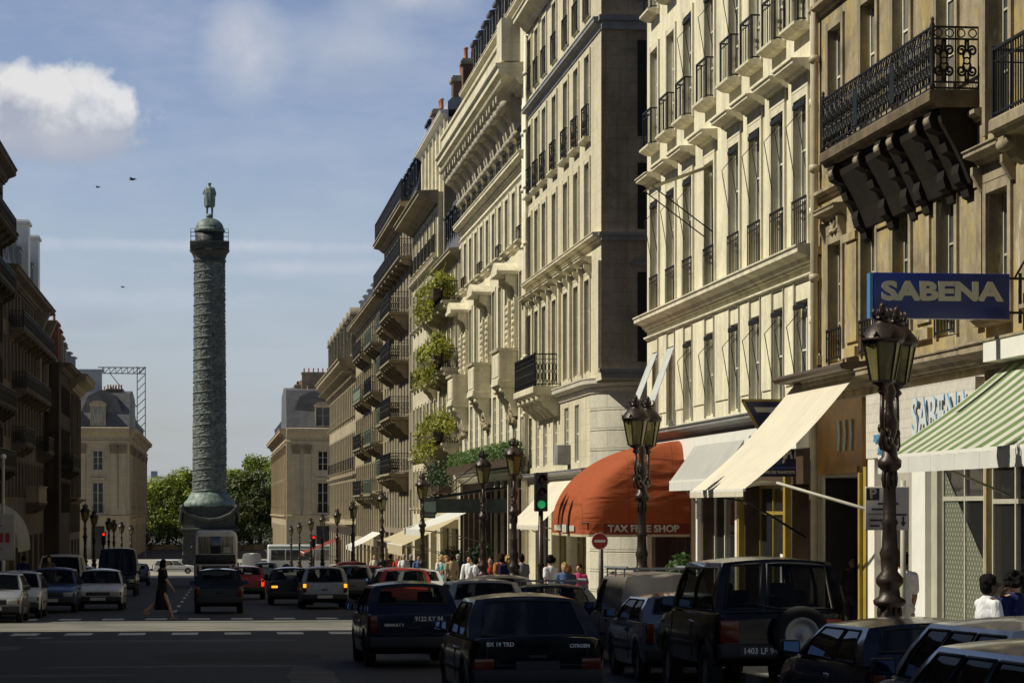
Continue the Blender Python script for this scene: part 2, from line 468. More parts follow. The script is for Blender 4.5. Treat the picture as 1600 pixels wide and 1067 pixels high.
    def balcony(s, u0, u1, z, proj, h=1.0, style='bars', slab='oldband', rail='iron', cons=2, ch=.55, t=.2, y=0, solid=None):
        mb = MB(); p = proj
        prof = [(-.01,-t),(p-.10,-t),(p-.06,-t+.06),(p,-t+.09),(p,-.03),(p-.02,0),(-.01,0)]
        mb.sweep([(a+y,b+z) for a, b in prof], u0, u1)
        o = put('balcony', mb.fix(mb.mesh('balcony', M[slab])), s.root, (0,0,-s.zb))
        cb = [(-.01,-t-.002),(p*.86,-t-.002),(p*.88,-t-.10),(p*.70,-t-.2),(p*.62,-t-.22-ch*.18),(p*.40,-t-.22-ch*.34),(p*.34,-t-ch*.75),(p*.16,-t-ch),(-.01,-t-ch)]
        for k in range(cons):
            uc = u0+.25+(u1-u0-.5)*(k/(cons-1) if cons > 1 else .5)
            c = MB().sweep([(a+y,b+z) for a, b in cb], uc-.13, uc+.13)
            c.tube([(uc-.15,y+p*.78,z-t-.12),(uc+.15,y+p*.78,z-t-.12)], .09, 10)
            s.add('console', c, M[slab], o)
        if solid:                                 # stone parapet box
            m2 = MB(); w = .16
            m2.box(u0+.05,u1-.05,y+p-.06-w,y+p-.06,z,z+h-.1); m2.box(u0+.05,u0+.05+w,y+.002,y+p-.06-w-.002,z,z+h-.1); m2.box(u1-.05-w,u1-.05,y+.002,y+p-.06-w-.002,z,z+h-.1)
            m2.sweep([(y-.0,z+h-.1),(y+p+.02,z+h-.1),(y+p+.05,z+h-.02),(y+p+.02,z+h),(y,z+h)], u0-.02, u1+.02)
            m2.box(u0+.22,u1-.22,y+p-.062,y+p-.035,z+.2,z+h-.25)
            m2.box(u0+.02,u1-.02,y+p-.08,y+p-.02,z,z+.1)
            m2.box(u0+.03,u0+.052,y+.2,y+p-.25,z+.22,z+h-.27)
            s.add('parapet', m2, M[solid], o)
        elif rail:
            s.railing(o, u0+.05, u1-.05, y, y+p-.06, z, h, style, rail)
        return o
    def mansard(s, z, h, inset, mat='slate', dormers=(), dw=1.3, dh=1.7, dmat='zinc', u0=0, u1=None, y=0):
        u1 = s.L if u1 is None else u1; D = -s.depth
        mb = MB()
        a = (u0,y-.15,z); b = (u1,y-.15,z); c = (u1,y-inset,z+h); d = (u0,y-inset,z+h)
        e = (u0,D,z); f = (u1,D,z); g = (u1,D+inset,z+h); i = (u0,D+inset,z+h)
        m = (y-inset+D+inset)/2
        r0 = (u0,m,z+h+.9); r1 = (u1,m,z+h+.9)
        mb.quad(a,b,c,d); mb.quad(b,f,g,c); mb.quad(f,e,i,g); mb.quad(e,a,d,i)
        mb.quad(d,c,r1,r0); mb.quad(g,i,r0,r1); mb.poly([c,g,r1]); mb.poly([i,d,r0])
        o = s.add('roof', mb, M[mat])
        for uc in dormers: s.dormer(uc, z+.35, dw, dh, y-.30, dmat)
        return o
    def dormer(s, uc, z, w, h, y, mat='zinc', pediment=False, wallmat=None, deep=2.2):
        mb = MB()
        t = .14
        mb.box(uc-w/2,uc-w/2+t,y-deep,y,z,z+h); mb.box(uc+w/2-t,uc+w/2,y-deep,y,z,z+h); mb.box(uc-w/2+t,uc+w/2-t,y-deep,y-.003,z+h-t,z+h-.002)
        mb.box(uc-w/2+t,uc+w/2-t,y-deep,y-.003,z,z+.12)
        mb.sweep([(y-deep,z+h),(y+.12,z+h),(y+.15,z+h+.10),(y-.02,z+h+.16),(y-deep,z+h+.22)], uc-w/2-.12, uc+w/2+.12)
        if pediment:
            n = 10
            pts = [(uc+(w/2+.14)*math.cos(math.pi*k/n), y+.1, z+h+.12+.62*math.sin(math.pi*k/n)) for k in range(n+1)]
            vs = pts+[(p[0], y-deep, p[2]) for p in pts]; m = n+1
            mb.add(vs, [tuple(range(m)), tuple(range(2*m-1, m-1, -1))]+[(k,k+1,m+k+1,m+k) for k in range(n)])
        o = s.add('dormer', mb, M[wallmat or mat])
        p = MB(); p.quad((uc-w/2+t,y-.12,z+.12),(uc-w/2+t,y-.12,z+h-t),(uc+w/2-t,y-.12,z+h-t),(uc+w/2-t,y-.12,z+.12))
        s.add('pane', p, M['pane_dark'], o)
        f = MB(); f.box(uc-.04,uc+.04,y-.115,y-.05,z+.12,z+h-t); f.box(uc-w/2+t,uc-.04,y-.11,y-.06,z+h*.55-.02,z+h*.55+.02); f.box(uc+.04,uc+w/2-t,y-.11,y-.06,z+h*.55-.02,z+h*.55+.02)
        s.add('window_frame', f, M['frame_grey'], o)
        return o
    def chimney(s, u0, u1, y0, y1, z0, z1, pots=4, mat='brick', cap='stone_b', potmat='pot'):
        mb = MB(); mb.box(u0,u1,y0,y1,z0,z1-.3)
        o = s.add('chimney', mb, M[mat])
        c = MB().box(u0-.12,u1+.12,y0-.12,y1+.12,z1-.299,z1-.12).box(u0-.04,u1+.04,y0-.04,y1+.04,z1-.119,z1)
        s.add('chimney_cap', c, M[cap], o)
        along_u = (u1-u0) > (y1-y0)
        for k in range(pots):
            q = (k+.5)/pots
            x = u0+(u1-u0)*q if along_u else (u0+u1)/2; y = (y0+y1)/2 if along_u else y0+(y1-y0)*q
            p = MB().lathe([(.13,0),(.15,.02),(.11,.1),(.10,.5),(.13,.55),(.13,.62),(.09,.62)], (x,y,z1+.001), 9)
            s.add('chimney_pot', p, M[potmat], o)
        return o
    def pipe(s, u, z0, z1, y=.12, r=.075, mat='pipe'):
        mb = MB(); mb.tube([(u,y,z0),(u,y,z1)], r, 10)
        z = z0+.6
        while z < z1: mb.lathe([(r*1.05,-.07),(r*1.45,-.06),(r*1.45,.06),(r*1.05,.07)], (u,y,z), 10); z += 2.1
        return s.add('drainpipe', mb, M[mat])
def right(label, X, Y0, Y1, zt, mat, **k):
    zb = gz(Y1)-.25
    return Bld(label, (X,Y0), math.pi/2, Y1-Y0, zb, zt, M[mat], **k)
def left(label, X, Y0, Y1, zt, mat, **k):
    zb = gz(Y1)-.25
    return Bld(label, (X,Y1), -math.pi/2, Y1-Y0, zb, zt, M[mat], **k)
def front(label, X1, Y, L, zt, mat, **k):
    zb = gz(Y)-.25
    return Bld(label, (X1,Y), math.pi, L, zb, zt, M[mat], **k)
def leaves(mb, c, r, n, size, seed, hole=.0, squash=1.0, hollow=.55):
    rnd = random.Random(seed)
    for _ in range(n):
        while True:
            p = Vector((rnd.uniform(-1,1), rnd.uniform(-1,1), rnd.uniform(-1,1)))
            if hollow*rnd.random() < p.length <= 1: break
        q = Vector((c[0]+p.x*r[0], c[1]+p.y*r[1], c[2]+p.z*r[2]))
        sz = size*rnd.uniform(.6, 1.3)
        nrm = (p+Vector((rnd.uniform(-.8,.8), rnd.uniform(-.8,.8), rnd.uniform(-.3,1.)))).normalized()
        a = nrm.orthogonal().normalized(); a.rotate(Matrix.Rotation(rnd.uniform(0,6.28), 3, nrm)); b = nrm.cross(a)
        mb.add([q-a*sz*.5, q+b*sz*.3+nrm*sz*.08, q+a*sz*.5, q-b*sz*.3+nrm*sz*.08], [(0,1,2,3)])
    return mb
# ------------------------------------------------------------------ ground
def ground_mat():
    n = N('asphalt'); v = n.obj()
    big = n.noise(v, .25, 5, .6); trk = n.noise(n.obj((1.3,.06,1)), 1.0, 4); fine = n.noise(v, 55, 3, .7)
    c = n.ramp(big, [(.3, (.020,.021,.028)), (.7, (.034,.034,.042))])
    c = n.mix(n.ramp(trk, [(.45, 0.), (.75, .5)]), c, (.046,.045,.050))
    vo = n.new('ShaderNodeTexVoronoi', feature='DISTANCE_TO_EDGE'); vo.inputs['Scale'].default_value = .22; n.link(v, vo.inputs['Vector'])
    c = n.mix(n.ramp(vo.outputs['Distance'], [(.0, .7), (.012, 0.)]), c, (.014,.014,.015))
    c = n.mix(1., c, n.ramp(fine, [(.3, .7), (.7, 1.25)]), 'MULTIPLY')
    n.link(c, n.b.inputs['Base Color']); n.b.inputs['Roughness'].default_value = .78
    n.b.inputs['Specular IOR Level'].default_value = .35
    n.bump(fine, .4, .01); return n.mat
M['asphalt'] = ground_mat()
M['pavement'] = stone('pavement_slabs', (.36,.34,.31), .75, 0, joints=.6, jw=.9, jh=.6, patch=.6)
M['kerb'] = stone('granite_kerb', (.38,.37,.35), .8, 0, patch=2)
M['marking'] = plain('worn_road_paint', (.62,.62,.56), .7, var=.4, scale=3)
M['earth'] = plain('far_ground', (.09,.085,.075), .9, var=.2, scale=.05)
def sheet(name, xs, ys, off, mat, sub=None):
    mb = MB()
    for i in range(len(ys)-1):
        mb.quad((xs[0],ys[i],gz(ys[i])+off),(xs[1],ys[i],gz(ys[i])+off),(xs[1],ys[i+1],gz(ys[i+1])+off),(xs[0],ys[i+1],gz(ys[i+1])+off))
    return tag(mb.build(name, M[mat]), kind='structure')
sheet('road', (-60,60), (-60,0,100,200,300,420,560), 0, 'asphalt')
mb = MB(); z = gz(300)
for x0,x1,y0,y1 in ((-3000,-60,-60,6000),(60,3000,-60,6000),(-60,60,560,6000)):
    a, b = (-60,560)
    if y0 == -60:
        mb.quad((x0,-60,gz(-60)-.05),(x1,-60,gz(-60)-.05),(x1,300,z-.05),(x0,300,z-.05)); mb.quad((x0,300,z-.05),(x1,300,z-.05),(x1,6000,z-.05),(x0,6000,z-.05))
    else: mb.quad((x0,y0,z-.05),(x1,y0,z-.05),(x1,y1,z-.05),(x0,y1,z-.05))
tag(mb.build('ground', M['earth']), kind='structure')
KR, KL = 7.6, -7.6                              # kerb lines
def pave(x0, x1, y0, y1, kx):
    mb = MB(); k = MB(); t = .14
    kx1 = kx+(.28 if kx > 0 else -.28); a, b = min(kx,kx1), max(kx,kx1)
    px0, px1 = (b, x1) if kx > 0 else (x0, a)
    mb.add([(px0,y0,gz(y0)),(px1,y0,gz(y0)),(px1,y1,gz(y1)),(px0,y1,gz(y1)),(px0,y0,gz(y0)+t),(px1,y0,gz(y0)+t),(px1,y1,gz(y1)+t),(px0,y1,gz(y1)+t)],
           [(4,5,6,7),(0,1,5,4),(2,3,7,6)])
    k.add([(a,y0,gz(y0)),(b,y0,gz(y0)),(b,y1,gz(y1)),(a,y1,gz(y1)),(a,y0,gz(y0)+t+.004),(b,y0,gz(y0)+t+.004),(b,y1,gz(y1)+t+.004),(a,y1,gz(y1)+t+.004)],
          [(4,5,6,7),(0,1,5,4),(1,2,6,5),(2,3,7,6),(3,0,4,7)])
    tag(mb.build('pavement', M['pavement']), kind='structure'); tag(k.build('kerb', M['kerb']), kind='structure')
for y0, y1 in ((-40,68.4),(76.4,262)): pave(KR, 11.9, y0, y1, KR)
for y0, y1 in ((-40,64.6),(73.4,236)): pave(-12.7, KL, y0, y1, KL)
for y0, y1 in ((-60,68.4),): pass
# pedestrian crossing: broad dashes either side of the side street
mb = MB()
def dash(x0, x1, y0, y1): 
    mb.quad((x0,y0,gz(y0)+.005),(x1,y0,gz(y0)+.005),(x1,y1,gz(y1)+.005),(x0,y1,gz(y1)+.005))
x = -7.2
while x < 7.2:
    dash(x, x+.62, 60.2, 61.9); dash(x+.25, x+.87, 74.3, 76.0); x += 1.24
y = 84
while y < 150: dash(-1.35,-1.23,y,y+3.0); y += 9
M['patch'] = plain('asphalt_patch', (.013,.013,.016), .85, var=.3, scale=2, bump=.4, bscale=60); M['patch_pale'] = plain('worn_asphalt_patch', (.085,.083,.082), .8, var=.35, scale=1.2, bump=.4, bscale=60)
rq = random.Random(3)
for k, (x, y, w, l, mt) in enumerate(((-4.2,34,1.1,6,'patch'),(.4,47,2.2,3.2,'patch'),(-2.0,25,.7,9,'patch_pale'),(1.5,38,.5,7,'patch_pale'),(-5.5,52,2.4,2.0,'patch_pale'),(-1.0,56,4,1.0,'patch_pale'),(-3.5,90,1.5,6,'patch'),(1.8,120,1.4,9,'patch_pale'),(-.5,43,3.4,.5,'patch_pale'),(-3,40,2.6,.4,'patch_pale'),(-2.4,30,3,.3,'patch_pale'))):
    pts = [(x+w*(.5*math.cos(a)+.5*math.copysign(1,math.cos(a))*.4)+rq.uniform(-.06,.06), y+l*(.5*math.sin(a)+.5*math.copysign(1,math.sin(a))*.4)+rq.uniform(-.1,.1)) for a in [2*math.pi*j/18 for j in range(18)]]
    tag(MB().poly([(p[0],p[1],gz(p[1])+.003) for p in pts]).build('road_patch', M[mt]), kind='structure')
for x, y, lab in ((-1.7,36,'round iron manhole cover nearest the viewer in the shaded road'),(-3.9,58,'round iron manhole cover just before the lower row of crossing dashes')):
    t = thing('manhole_cover', lab, 'manhole cover', (x,y,gz(y)+.004))
    MB().lathe([(.36,0),(.36,.006),(.33,.008),(.0,.008)], (0,0,0), 24, smooth=False).build('rim', M['iron'], t)
    mb2 = MB()
    for k in range(5): mb2.box(-.26,.26,-.25+.11*k,-.19+.11*k,.008,.014)
    mb2.build('cover', M['lead'], t)
tag(mb.build('crossing_marking', M['marking']), kind='structure')
M['sun_setts'] = stone('sun_pale_setts', (.225,.22,.195), .5, 0, joints=.8, jw=.22, jh=.16, patch=.5)  # paler than asphalt so the sunlit strip comes out brighter
M['paving'] = stone('square_paving', (.34,.32,.27), .8, 0, joints=.5, jw=2.5, jh=2.5, patch=.08)
sheet('sun_strip_sheet', (-11.9,7.6), (63.2,68.4,73.2), .004, 'sun_setts')  # pale sheet paints extra sunlight into the strip across the road
sheet('side_street', (7.6,60), (68.4,76.4), .004, 'sun_setts'); sheet('side_street', (-60,-7.6), (64.6,73.4), .008, 'sun_setts')
sheet('square', (-60,60), (240,300,374), .004, 'paving')  # paving of the square, toned pale to paint in a sunlit look

# ------------------------------------------------------------------ right-hand side of the street
XR = 11.6
def U(px, y0, X=11.75): return Yat(px, X)-y0
# --- nearest block
b = right('weathered stone building cut off by the right edge, with a plain-barred iron balcony', XR, 26.0, 37.75, 19, 'oldstone', name='stone_building', group='buildings on the sunlit side')
for uc in (11.0, 8.6, 6.2, 3.8, 1.4):
    b.win(uc, 4.75, 6.6, 1.05, frame='frame_grey', surround='oldband', hood='oldband', sill='oldband')
    b.win(uc, 7.5, 10.3, 1.1, style='french', frame='frame_grey', surround='oldband')
    b.win(uc, 11.8, 14.2, 1.05, frame='frame_grey', surround='oldband', sill='oldband', rail='bars')
    b.win(uc, 15.2, 17.2, 1.05, frame='frame_grey', sill='oldband')
b.balcony(2.0, 9.2, 7.35, .72, .98, 'bars', cons=6, ch=.5, t=.26)
b.band('shop_cornice', 3.95, .42, .42, M['oldband']); b.band('string_course', 10.9, .22, .3, M['oldband'], prof=STRING); b.band('cornice', 18.2, .7, .8, M['oldband'])
b.win(9.9, -.60, 2.55, 3.5, style='shop', frame='frame_grey', pane='shopglass', rec=.12)
b.win(5.0, -.5, 2.45, 3.4, style='shop', frame='frame_gold', pane='shopglass', rec=.35)
b.win(1.6, -.4, 2.45, 2.4, style='shop', frame='frame_gold', pane='shopglass', rec=.35)
b.wall()
# --- airline office building
Y0 = 37.75
b = right('soot-streaked stone building behind the blue blade sign with an ornate iron corner balcony', XR, Y0, 48.55, 19.5, 'oldstone', name='stone_building', group='buildings on the sunlit side')
cols = [U(p, Y0) for p in (1319,1372,1424,1495)]
for i, uc in enumerate(cols):
    b.win(uc, 4.62, 6.85, .98, rec=.18, frame='frame_grey', surround='oldband', hood='oldband', hoodd=.28, rail='bars', railproj=.05, railh=.6)
    b.win(uc, 8.25, 10.9, 1.0, rec=.16, style='french', frame='frame_white', surround='oldband')
    b.win(uc, 12.2, 14.5, 1.0, frame='frame_grey', surround='oldband', sill='oldband', rail='bars')
    b.win(uc, 15.6, 17.6, 1.0, frame='frame_grey', sill='oldband')
mbs = []
for ua in [0.14]+[ (cols[i]+cols[i+1])/2 for i in range(3)]+[10.62]:       # raised panels between the windows
    w = .42 if 0.3 < ua < 10 else .12
    mb = MB(); mbs.append(mb); mb.box(ua-w,ua+w,-.01,.045,4.9,6.7); mb.box(ua-w-.06,ua+w+.06,-.01,.09,4.62,4.8); mb.box(ua-w-.04,ua+w+.04,-.01,.08,6.75,6.9)
b.pieces('pilaster', mbs, M['oldstone'])
mbs = []                                        # carved oval medallions over the first-floor windows
for uc in (cols[0]-.0, (cols[1]+cols[2])/2):
    mb = MB(); mbs.append(mb); mb.tube([(uc+.16*math.cos(t),.06,7.32+.22*math.sin(t)) for t in [i*math.pi/8 for i in range(16)]], .035, 6, closed=True)
    mb.ball((uc,.03,7.32), (.11,.06,.16), 8); mb.tube([(uc-.3,.04,7.1),(uc-.14,.09,7.04),(uc,.06,7.08),(uc+.14,.09,7.04),(uc+.3,.04,7.1)], .035, 6)
b.pieces('carved_medallion', mbs, M['oldband'])
b.band('string_course', 7.75, .16, .2, M['oldband'], prof=STRING); b.band('shop_cornice', 4.02, .34, .34, M['oldband']); b.band('cornice', 18.7, .7, .8, M['oldband'])
b.band('string_course', 11.3, .2, .25, M['oldband'], prof=STRING)
# ornate balcony: slab, scrolled consoles and cast-iron scrollwork
bo = b.balcony(.25, 7.4, 8.24, .78, .0, rail=None, slab='oldband_dark', cons=0, t=.26)
for uc in (.7,1.5,2.9,3.7,5.1,6.9):             # scrolled consoles and cove: soot, plus balcony shade painted into the colour
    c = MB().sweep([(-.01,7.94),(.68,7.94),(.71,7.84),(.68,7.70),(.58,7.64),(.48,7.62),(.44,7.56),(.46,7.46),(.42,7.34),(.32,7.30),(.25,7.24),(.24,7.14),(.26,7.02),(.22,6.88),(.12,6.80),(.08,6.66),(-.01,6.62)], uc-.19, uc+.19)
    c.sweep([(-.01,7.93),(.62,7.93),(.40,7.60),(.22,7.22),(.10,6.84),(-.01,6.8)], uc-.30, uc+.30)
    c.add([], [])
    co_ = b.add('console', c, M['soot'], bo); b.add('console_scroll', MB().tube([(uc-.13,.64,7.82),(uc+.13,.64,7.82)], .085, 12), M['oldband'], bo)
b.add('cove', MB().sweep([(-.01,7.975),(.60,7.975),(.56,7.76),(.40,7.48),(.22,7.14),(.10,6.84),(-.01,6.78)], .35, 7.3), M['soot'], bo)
def scrollwork(mb, P, ln, h):                    # P(s, z) -> point on the panel; pattern units repeat along it
    r = .019
    n = max(1, round(ln/.34)); wu = ln/n
    for zz in (.03, .12, h-.20, h-.02): mb.bar(P(0,zz), P(ln,zz), .035 if zz > h-.05 else .022, .03)
    for i in range(n+1): mb.bar(P(wu*i,0), P(wu*i,h), .02)
    for k in range(int(ln/.16)):
        sx_ = (k+.5)*ln/int(ln/.16)
        mb.tube([P(sx_+.062*math.cos(t), h-.11+.062*math.sin(t)) for t in [j*math.pi/5 for j in range(10)]], .011, 4, closed=True)
    zc = (.12+h-.20)/2; hh = (h-.32)/2
    for i in range(n):
        c = wu*(i+.5)
        mb.tube([P(c+.05*math.cos(t), zc+.05*math.sin(t)) for t in [j*math.pi/5 for j in range(10)]], .014, 4, closed=True)
        for sg in (-1,1):
            for vg in (-1,1):
                pts = []
                for j in range(19):               # spiral running from the rosette outward
                    t = j/18*3.6*math.pi/2*1.55; rr = wu*.21*(1-j/18*.78)
                    pts.append(P(c+sg*(wu*.25-rr*math.cos(t)*1.0)*.95, zc+vg*(hh*.52+rr*math.sin(t)*1.15-.02)))
                mb.tube(pts, r, 4)
                mb.tube([P(c+sg*.045,zc+vg*.03),P(c+sg*wu*.16,zc+vg*hh*.22),P(c+sg*wu*.06,zc+vg*hh*.5),P(c+sg*.02,zc+vg*hh*.98)], r, 4)
        mb.tube([P(c,zc+hh*.4),P(c-.035,zc+hh*.62),P(c,zc+hh*.92),P(c+.035,zc+hh*.62)], r, 4, closed=True)
        mb.tube([P(c,zc-hh*.4),P(c-.035,zc-hh*.62),P(c,zc-hh*.92),P(c+.035,zc-hh*.62)], r, 4, closed=True)
mb = MB(); zb = 8.24; h = .98; yf = .72
scrollwork(mb, lambda a, zz: (.3+a, yf, zb+zz), 7.05, h)
scrollwork(mb, lambda a, zz: (.3, .0+a, zb+zz), .72, h); scrollwork(mb, lambda a, zz: (7.35, .0+a, zb+zz), .72, h)
for ux in (.3, 7.35):
    mb.lathe([(.03,0),(.05,.05),(.03,.12),(.045,.5),(.03,.9),(.045,.98),(.02,1.04),(.035,1.08),(.0,1.12)], (ux,yf,zb), 8)
for ux in (2.6, 5.0): mb.box(ux-.14, ux+.14, yf-.02, yf+.02, zb+.15, zb+.75)
b.add('railing', mb, M['iron'], bo)
b.pipe(10.55, -.6, 19, mat='pipe'); b.pipe(10.78, 2.8, 19, .10, .05, 'pipe_pale')
# ground floor: airline office with pale boarded fascia, passage with ochre fascia
M['fascia'] = stone('pale_boarded_fascia', (.66,.62,.55), .85, .1, joints=.5, jw=4.5, jh=.16, patch=.6, jdark=1.0)
M['ochre'] = plain('ochre_lacquer_fascia', (.26,.13,.025), .35, var=.4, scale=2.2)
b.add('shop_fascia', MB().box(-.0,6.55,-.01,.14,2.74,3.86), M['fascia'])
b.add('shop_fascia', MB().box(7.0,10.4,-.01,.10,2.55,3.85).box(7.2,10.2,.10,.14,2.50,2.62), M['ochre'])
b.win(1.3, -.72, 2.6, 2.5, style='shop', frame='frame_grey', pane='shopglass', rec=.12)
b.win(5.0, -.80, 2.1, 1.5, style='french', frame='wood', pane='pane_dark', rec=.3)
b.win(8.75, -.86, 2.45, 2.9, style='none', frame='wood', pane='pane_dark', rec=1.6)
b.add('passage_shade_sheets', MB().quad((7.305,-.01,-.85),(7.305,-1.59,-.85),(7.305,-1.59,2.44),(7.305,-.01,2.44)).quad((10.195,-.01,-.85),(10.195,-1.59,-.85),(10.195,-1.59,2.44),(10.195,-.01,2.44)).quad((7.3,-1.585,-.85),(10.2,-1.585,-.85),(10.2,-1.585,2.44),(7.3,-1.585,2.44)), M['interior'])  # added near-black sheets that paint shade inside the sunlit passage
b.add('shop_pillar', MB().box(2.9,3.7,-.01,.10,-.75,2.73), M['white']); b.add('shop_pillar', MB().box(6.05,6.5,-.01,.12,-.85,2.73), M['white'])
b.add('shop_frame', MB().box(6.56,6.76,-.01,.14,-.85,2.6).box(6.78,6.9,-.01,.2,-.85,2.5), M['frame_gold'])
# security-mesh curtain inside the airline office window
def mesh_mat():
    n = N('woven_mesh_curtain'); w = n.new('ShaderNodeTexWave', wave_type='BANDS', bands_direction='DIAGONAL'); w.inputs['Scale'].default_value = 4.2
    n.link(n.obj(), w.inputs['Vector'])
    w2 = n.new('ShaderNodeTexWave', wave_type='BANDS', bands_direction='DIAGONAL'); w2.inputs['Scale'].default_value = 4.2
    n.link(n.obj((-1,1,1)), w2.inputs['Vector'])
    f = n.math('MULTIPLY', w.outputs['Fac'], w2.outputs['Fac'])
    n.link(n.ramp(f, [(.2, (.10,.11,.08)), (.7, (.27,.28,.20))]), n.b.inputs['Base Color']); n.b.inputs['Roughness'].default_value = .7
    return n.mat
M['meshcurtain'] = mesh_mat()
b.add('mesh_curtain', MB().quad((.3,-.106,-.6),(.3,-.106,1.0),(2.45,-.106,2.45),(2.45,-.106,-.6)), M['meshcurtain'])
b.wall('wall', z0=3.9); b.wall('ground_floor_wall', z1=3.898).data.materials[0] = M['frame_grey']
# --- cream building
Y0 = 48.7
b = right('long sunlit cream rendered building with window balconets, bracketed hoods and iron blind frames', XR, Y0, 68.2, 21, 'cream', name='rendered_building', group='buildings on the sunlit side')
cpx = (1031,1057,1084,1118,1157,1190,1226,1262)
cols = [U(p, Y0, 11.72) for p in cpx]
for i, uc in enumerate(cols):
    b.win(uc, 4.05 if i > 1 else 4.1, 6.0, 1.02, rec=.14, frame='frame_white', arm=(i > 1))
    b.win(uc, 7.05, 10.0, 1.12, rec=.15, style='french', surround='cream_band', hood='cream_band', hoodd=.42, rail='bars', railproj=.05, arm=(i not in (3,)))
    b.win(uc, 11.42, 14.0, 1.08, rec=.14, style='french', surround='cream_band', sill='cream_band', rail='bars', railproj=.22, arm=(i in (2,3,4)))
    b.win(uc, 14.98, 17.4, 1.05, rec=.14, style='french', surround='cream_band', sill='cream_band', rail='bars', railproj=.22)
    b.win(uc, 18.2, 20.0, 1.0, rec=.3)
mbs = []                                        # framed render panels between the entresol windows
for i in range(len(cols)-1):
    a, c = cols[i+1]+.51, cols[i]-.51
    if c-a > .3: mbs.append(MB().box(a+.14, c-.14, -.01, .03, 4.35, 6.35))
    for e in (a+.035, c-.035): b.add('glazing_bead', MB().bar((e,.03,4.0),(e,.03,6.45),.035,.05), M['frame_grey'])
b.pieces('wall_panel', mbs, M['cream'])
b.band('string_course', 6.62, .40, .40, M['cream_band'], prof=CORNICE, over=0); b.band('string_course', 6.36, .10, .12, M['cream_band'], prof=STRING)
b.band('shop_cornice', 3.62, .38, .30, M['lead'], prof=CORNICE); b.band('shop_fascia', 3.05, .14, .52, M['white'], prof=[(0,0),(.14,0),(.14,.52),(0,.52)])
# deployed blinds on single windows
M['blind'] = plain('pale_blue_blind_cloth', (.46,.48,.48), .8, var=.12); M['blind_dark'] = plain('weathered_blind_cloth', (.36,.33,.22), .8, var=.2)
def blind(uc, z1, w, drop, out, mat, name='window_blind'):
    mb = MB(); mb.add([(uc-w/2,.02,z1),(uc+w/2,.02,z1),(uc+w/2,out,z1-drop),(uc-w/2,out,z1-drop),(uc-w/2,.03,z1+.012),(uc+w/2,.03,z1+.012),(uc+w/2,out+.01,z1-drop+.012),(uc-w/2,out+.01,z1-drop+.012)],
        [(0,1,2,3),(4,5,6,7),(0,1,5,4),(2,3,7,6),(1,2,6,5),(3,0,4,7)])
    return b.add(name, mb, M[mat])
blind(cols[0], 5.95, 1.0, 1.35, .55, 'blind'); blind(cols[1], 5.95, 1.0, 1.45, .55, 'blind'); blind(cols[3], 9.9, 1.1, .55, 1.5, 'blind_dark')
for e in (-.52,.52): b.add('blind_arm', MB().tube([(cols[3]+e,1.48,9.36),(cols[3]+e,.04,8.3)], .016, 5), M['iron'])
# shops
b.win(17.0-1.3, -1.35, 2.5, 5.0, style='shop', frame='wood', pane='pane_dark', rec=.4)
b.win(9.6, -1.12, 2.9, 3.9, style='shop', frame='frame_white', pane='shopglass', rec=.3)
b.win(4.55, -1.05, 2.35, 4.2, style='shop', frame='frame_gold', pane='shopglass', rec=.35)
b.win(1.3, -1.0, 2.35, 1.5, style='french', frame='wood', pane='pane_dark', rec=.4)
b.pieces('shop_pillar', [MB().box(2.16,2.36,-.01,.12,-1.05,3.04), MB().box(6.75,7.0,-.01,.12,-1.1,3.04)], M['frame_gold'])
b.pieces('shop_pillar', [MB().box(7.1,7.3,-.01,.10,-1.1,3.04), MB().box(11.75,11.95,-.01,.10,-1.2,3.04)], M['white'])
for u, z0 in ((3.3,.1),(4.0,.15),(2.7,.6)): b.add('poster', MB().box(u,u+.5,-.318,-.30,z0,z0+.75), M['white'])
b.wall('wall', z0=3.05); b.wall('ground_floor_wall', z1=3.048).data.materials[0] = M['wood']
# --- corner building with the rounded foot
Y0 = 76.4
b = right('corner building across the side street with a dark shaded end wall and rounded ashlar foot', XR, Y0, 94.55, 20.0, 'corner', name='corner_building', group='buildings on the sunlit side', depth=14)
cols = [U(p, Y0) for p in (835,846,858,874,892,908.5,926)]
for i, uc in enumerate(cols):
    b.win(uc, 3.35, 5.2, 1.0, style='grid' if i < 5 else 'casement', rec=.1) if 2.9 < uc else None
    b.win(uc, 6.15, 9.0, 1.02, rec=.10, style='french', surround='corner', hood='corner', hoodd=.40, pane='pane_dark', frame='frame_grey')
    b.win(uc, 10.25, 12.65, 1.02, rec=.10, style='french', surround='corner', pane='pane_dark', frame='frame_grey')
    b.win(uc, 13.40, 16.0, 1.02, rec=.10, style='french', surround='corner', sill='corner', rail='fancy', railproj=.12, railh=1.0, pane='pane_dark', frame='frame_grey')
    b.win(uc, 17.15, 19.2, 1.0, rec=.10, style='french', surround='corner', rail='bars', railproj=.08, pane='pane_dark', frame='frame_grey')
mbs = []                                        # slim pilasters framing the second-floor windows
for k in range(len(cols)-1):
    m = (cols[k]+cols[k+1])/2; mbs.append(MB().box(m-.18, m+.18, -.01, .10, 6.1, 9.35))
mbs.append(MB().box(.02,.32,-.01,.10,6.1,9.35)); b.pieces('pilaster', mbs, M['corner'])
b.wall('wall', z0=5.75, z1=20)
b.wall('ground_floor_wall', u0=2.4, z0=b.zb, z1=5.748)
mb = MB(); r = 2.4; zz = b.zb; n = 14            # rounded corner of coursed ashlar
prof = []
while zz < 5.5: prof += [(r-.035,zz),(r,zz+.025),(r,zz+.60)]; zz += .62
prof.append((r-.035,5.748))
vs = []; fs = []
for rr, q in prof:
    for k in range(n+1):
        t = math.pi/2+math.pi/2*k/n; vs.append((2.4+rr*math.cos(t), -2.4+rr*math.sin(t), q))
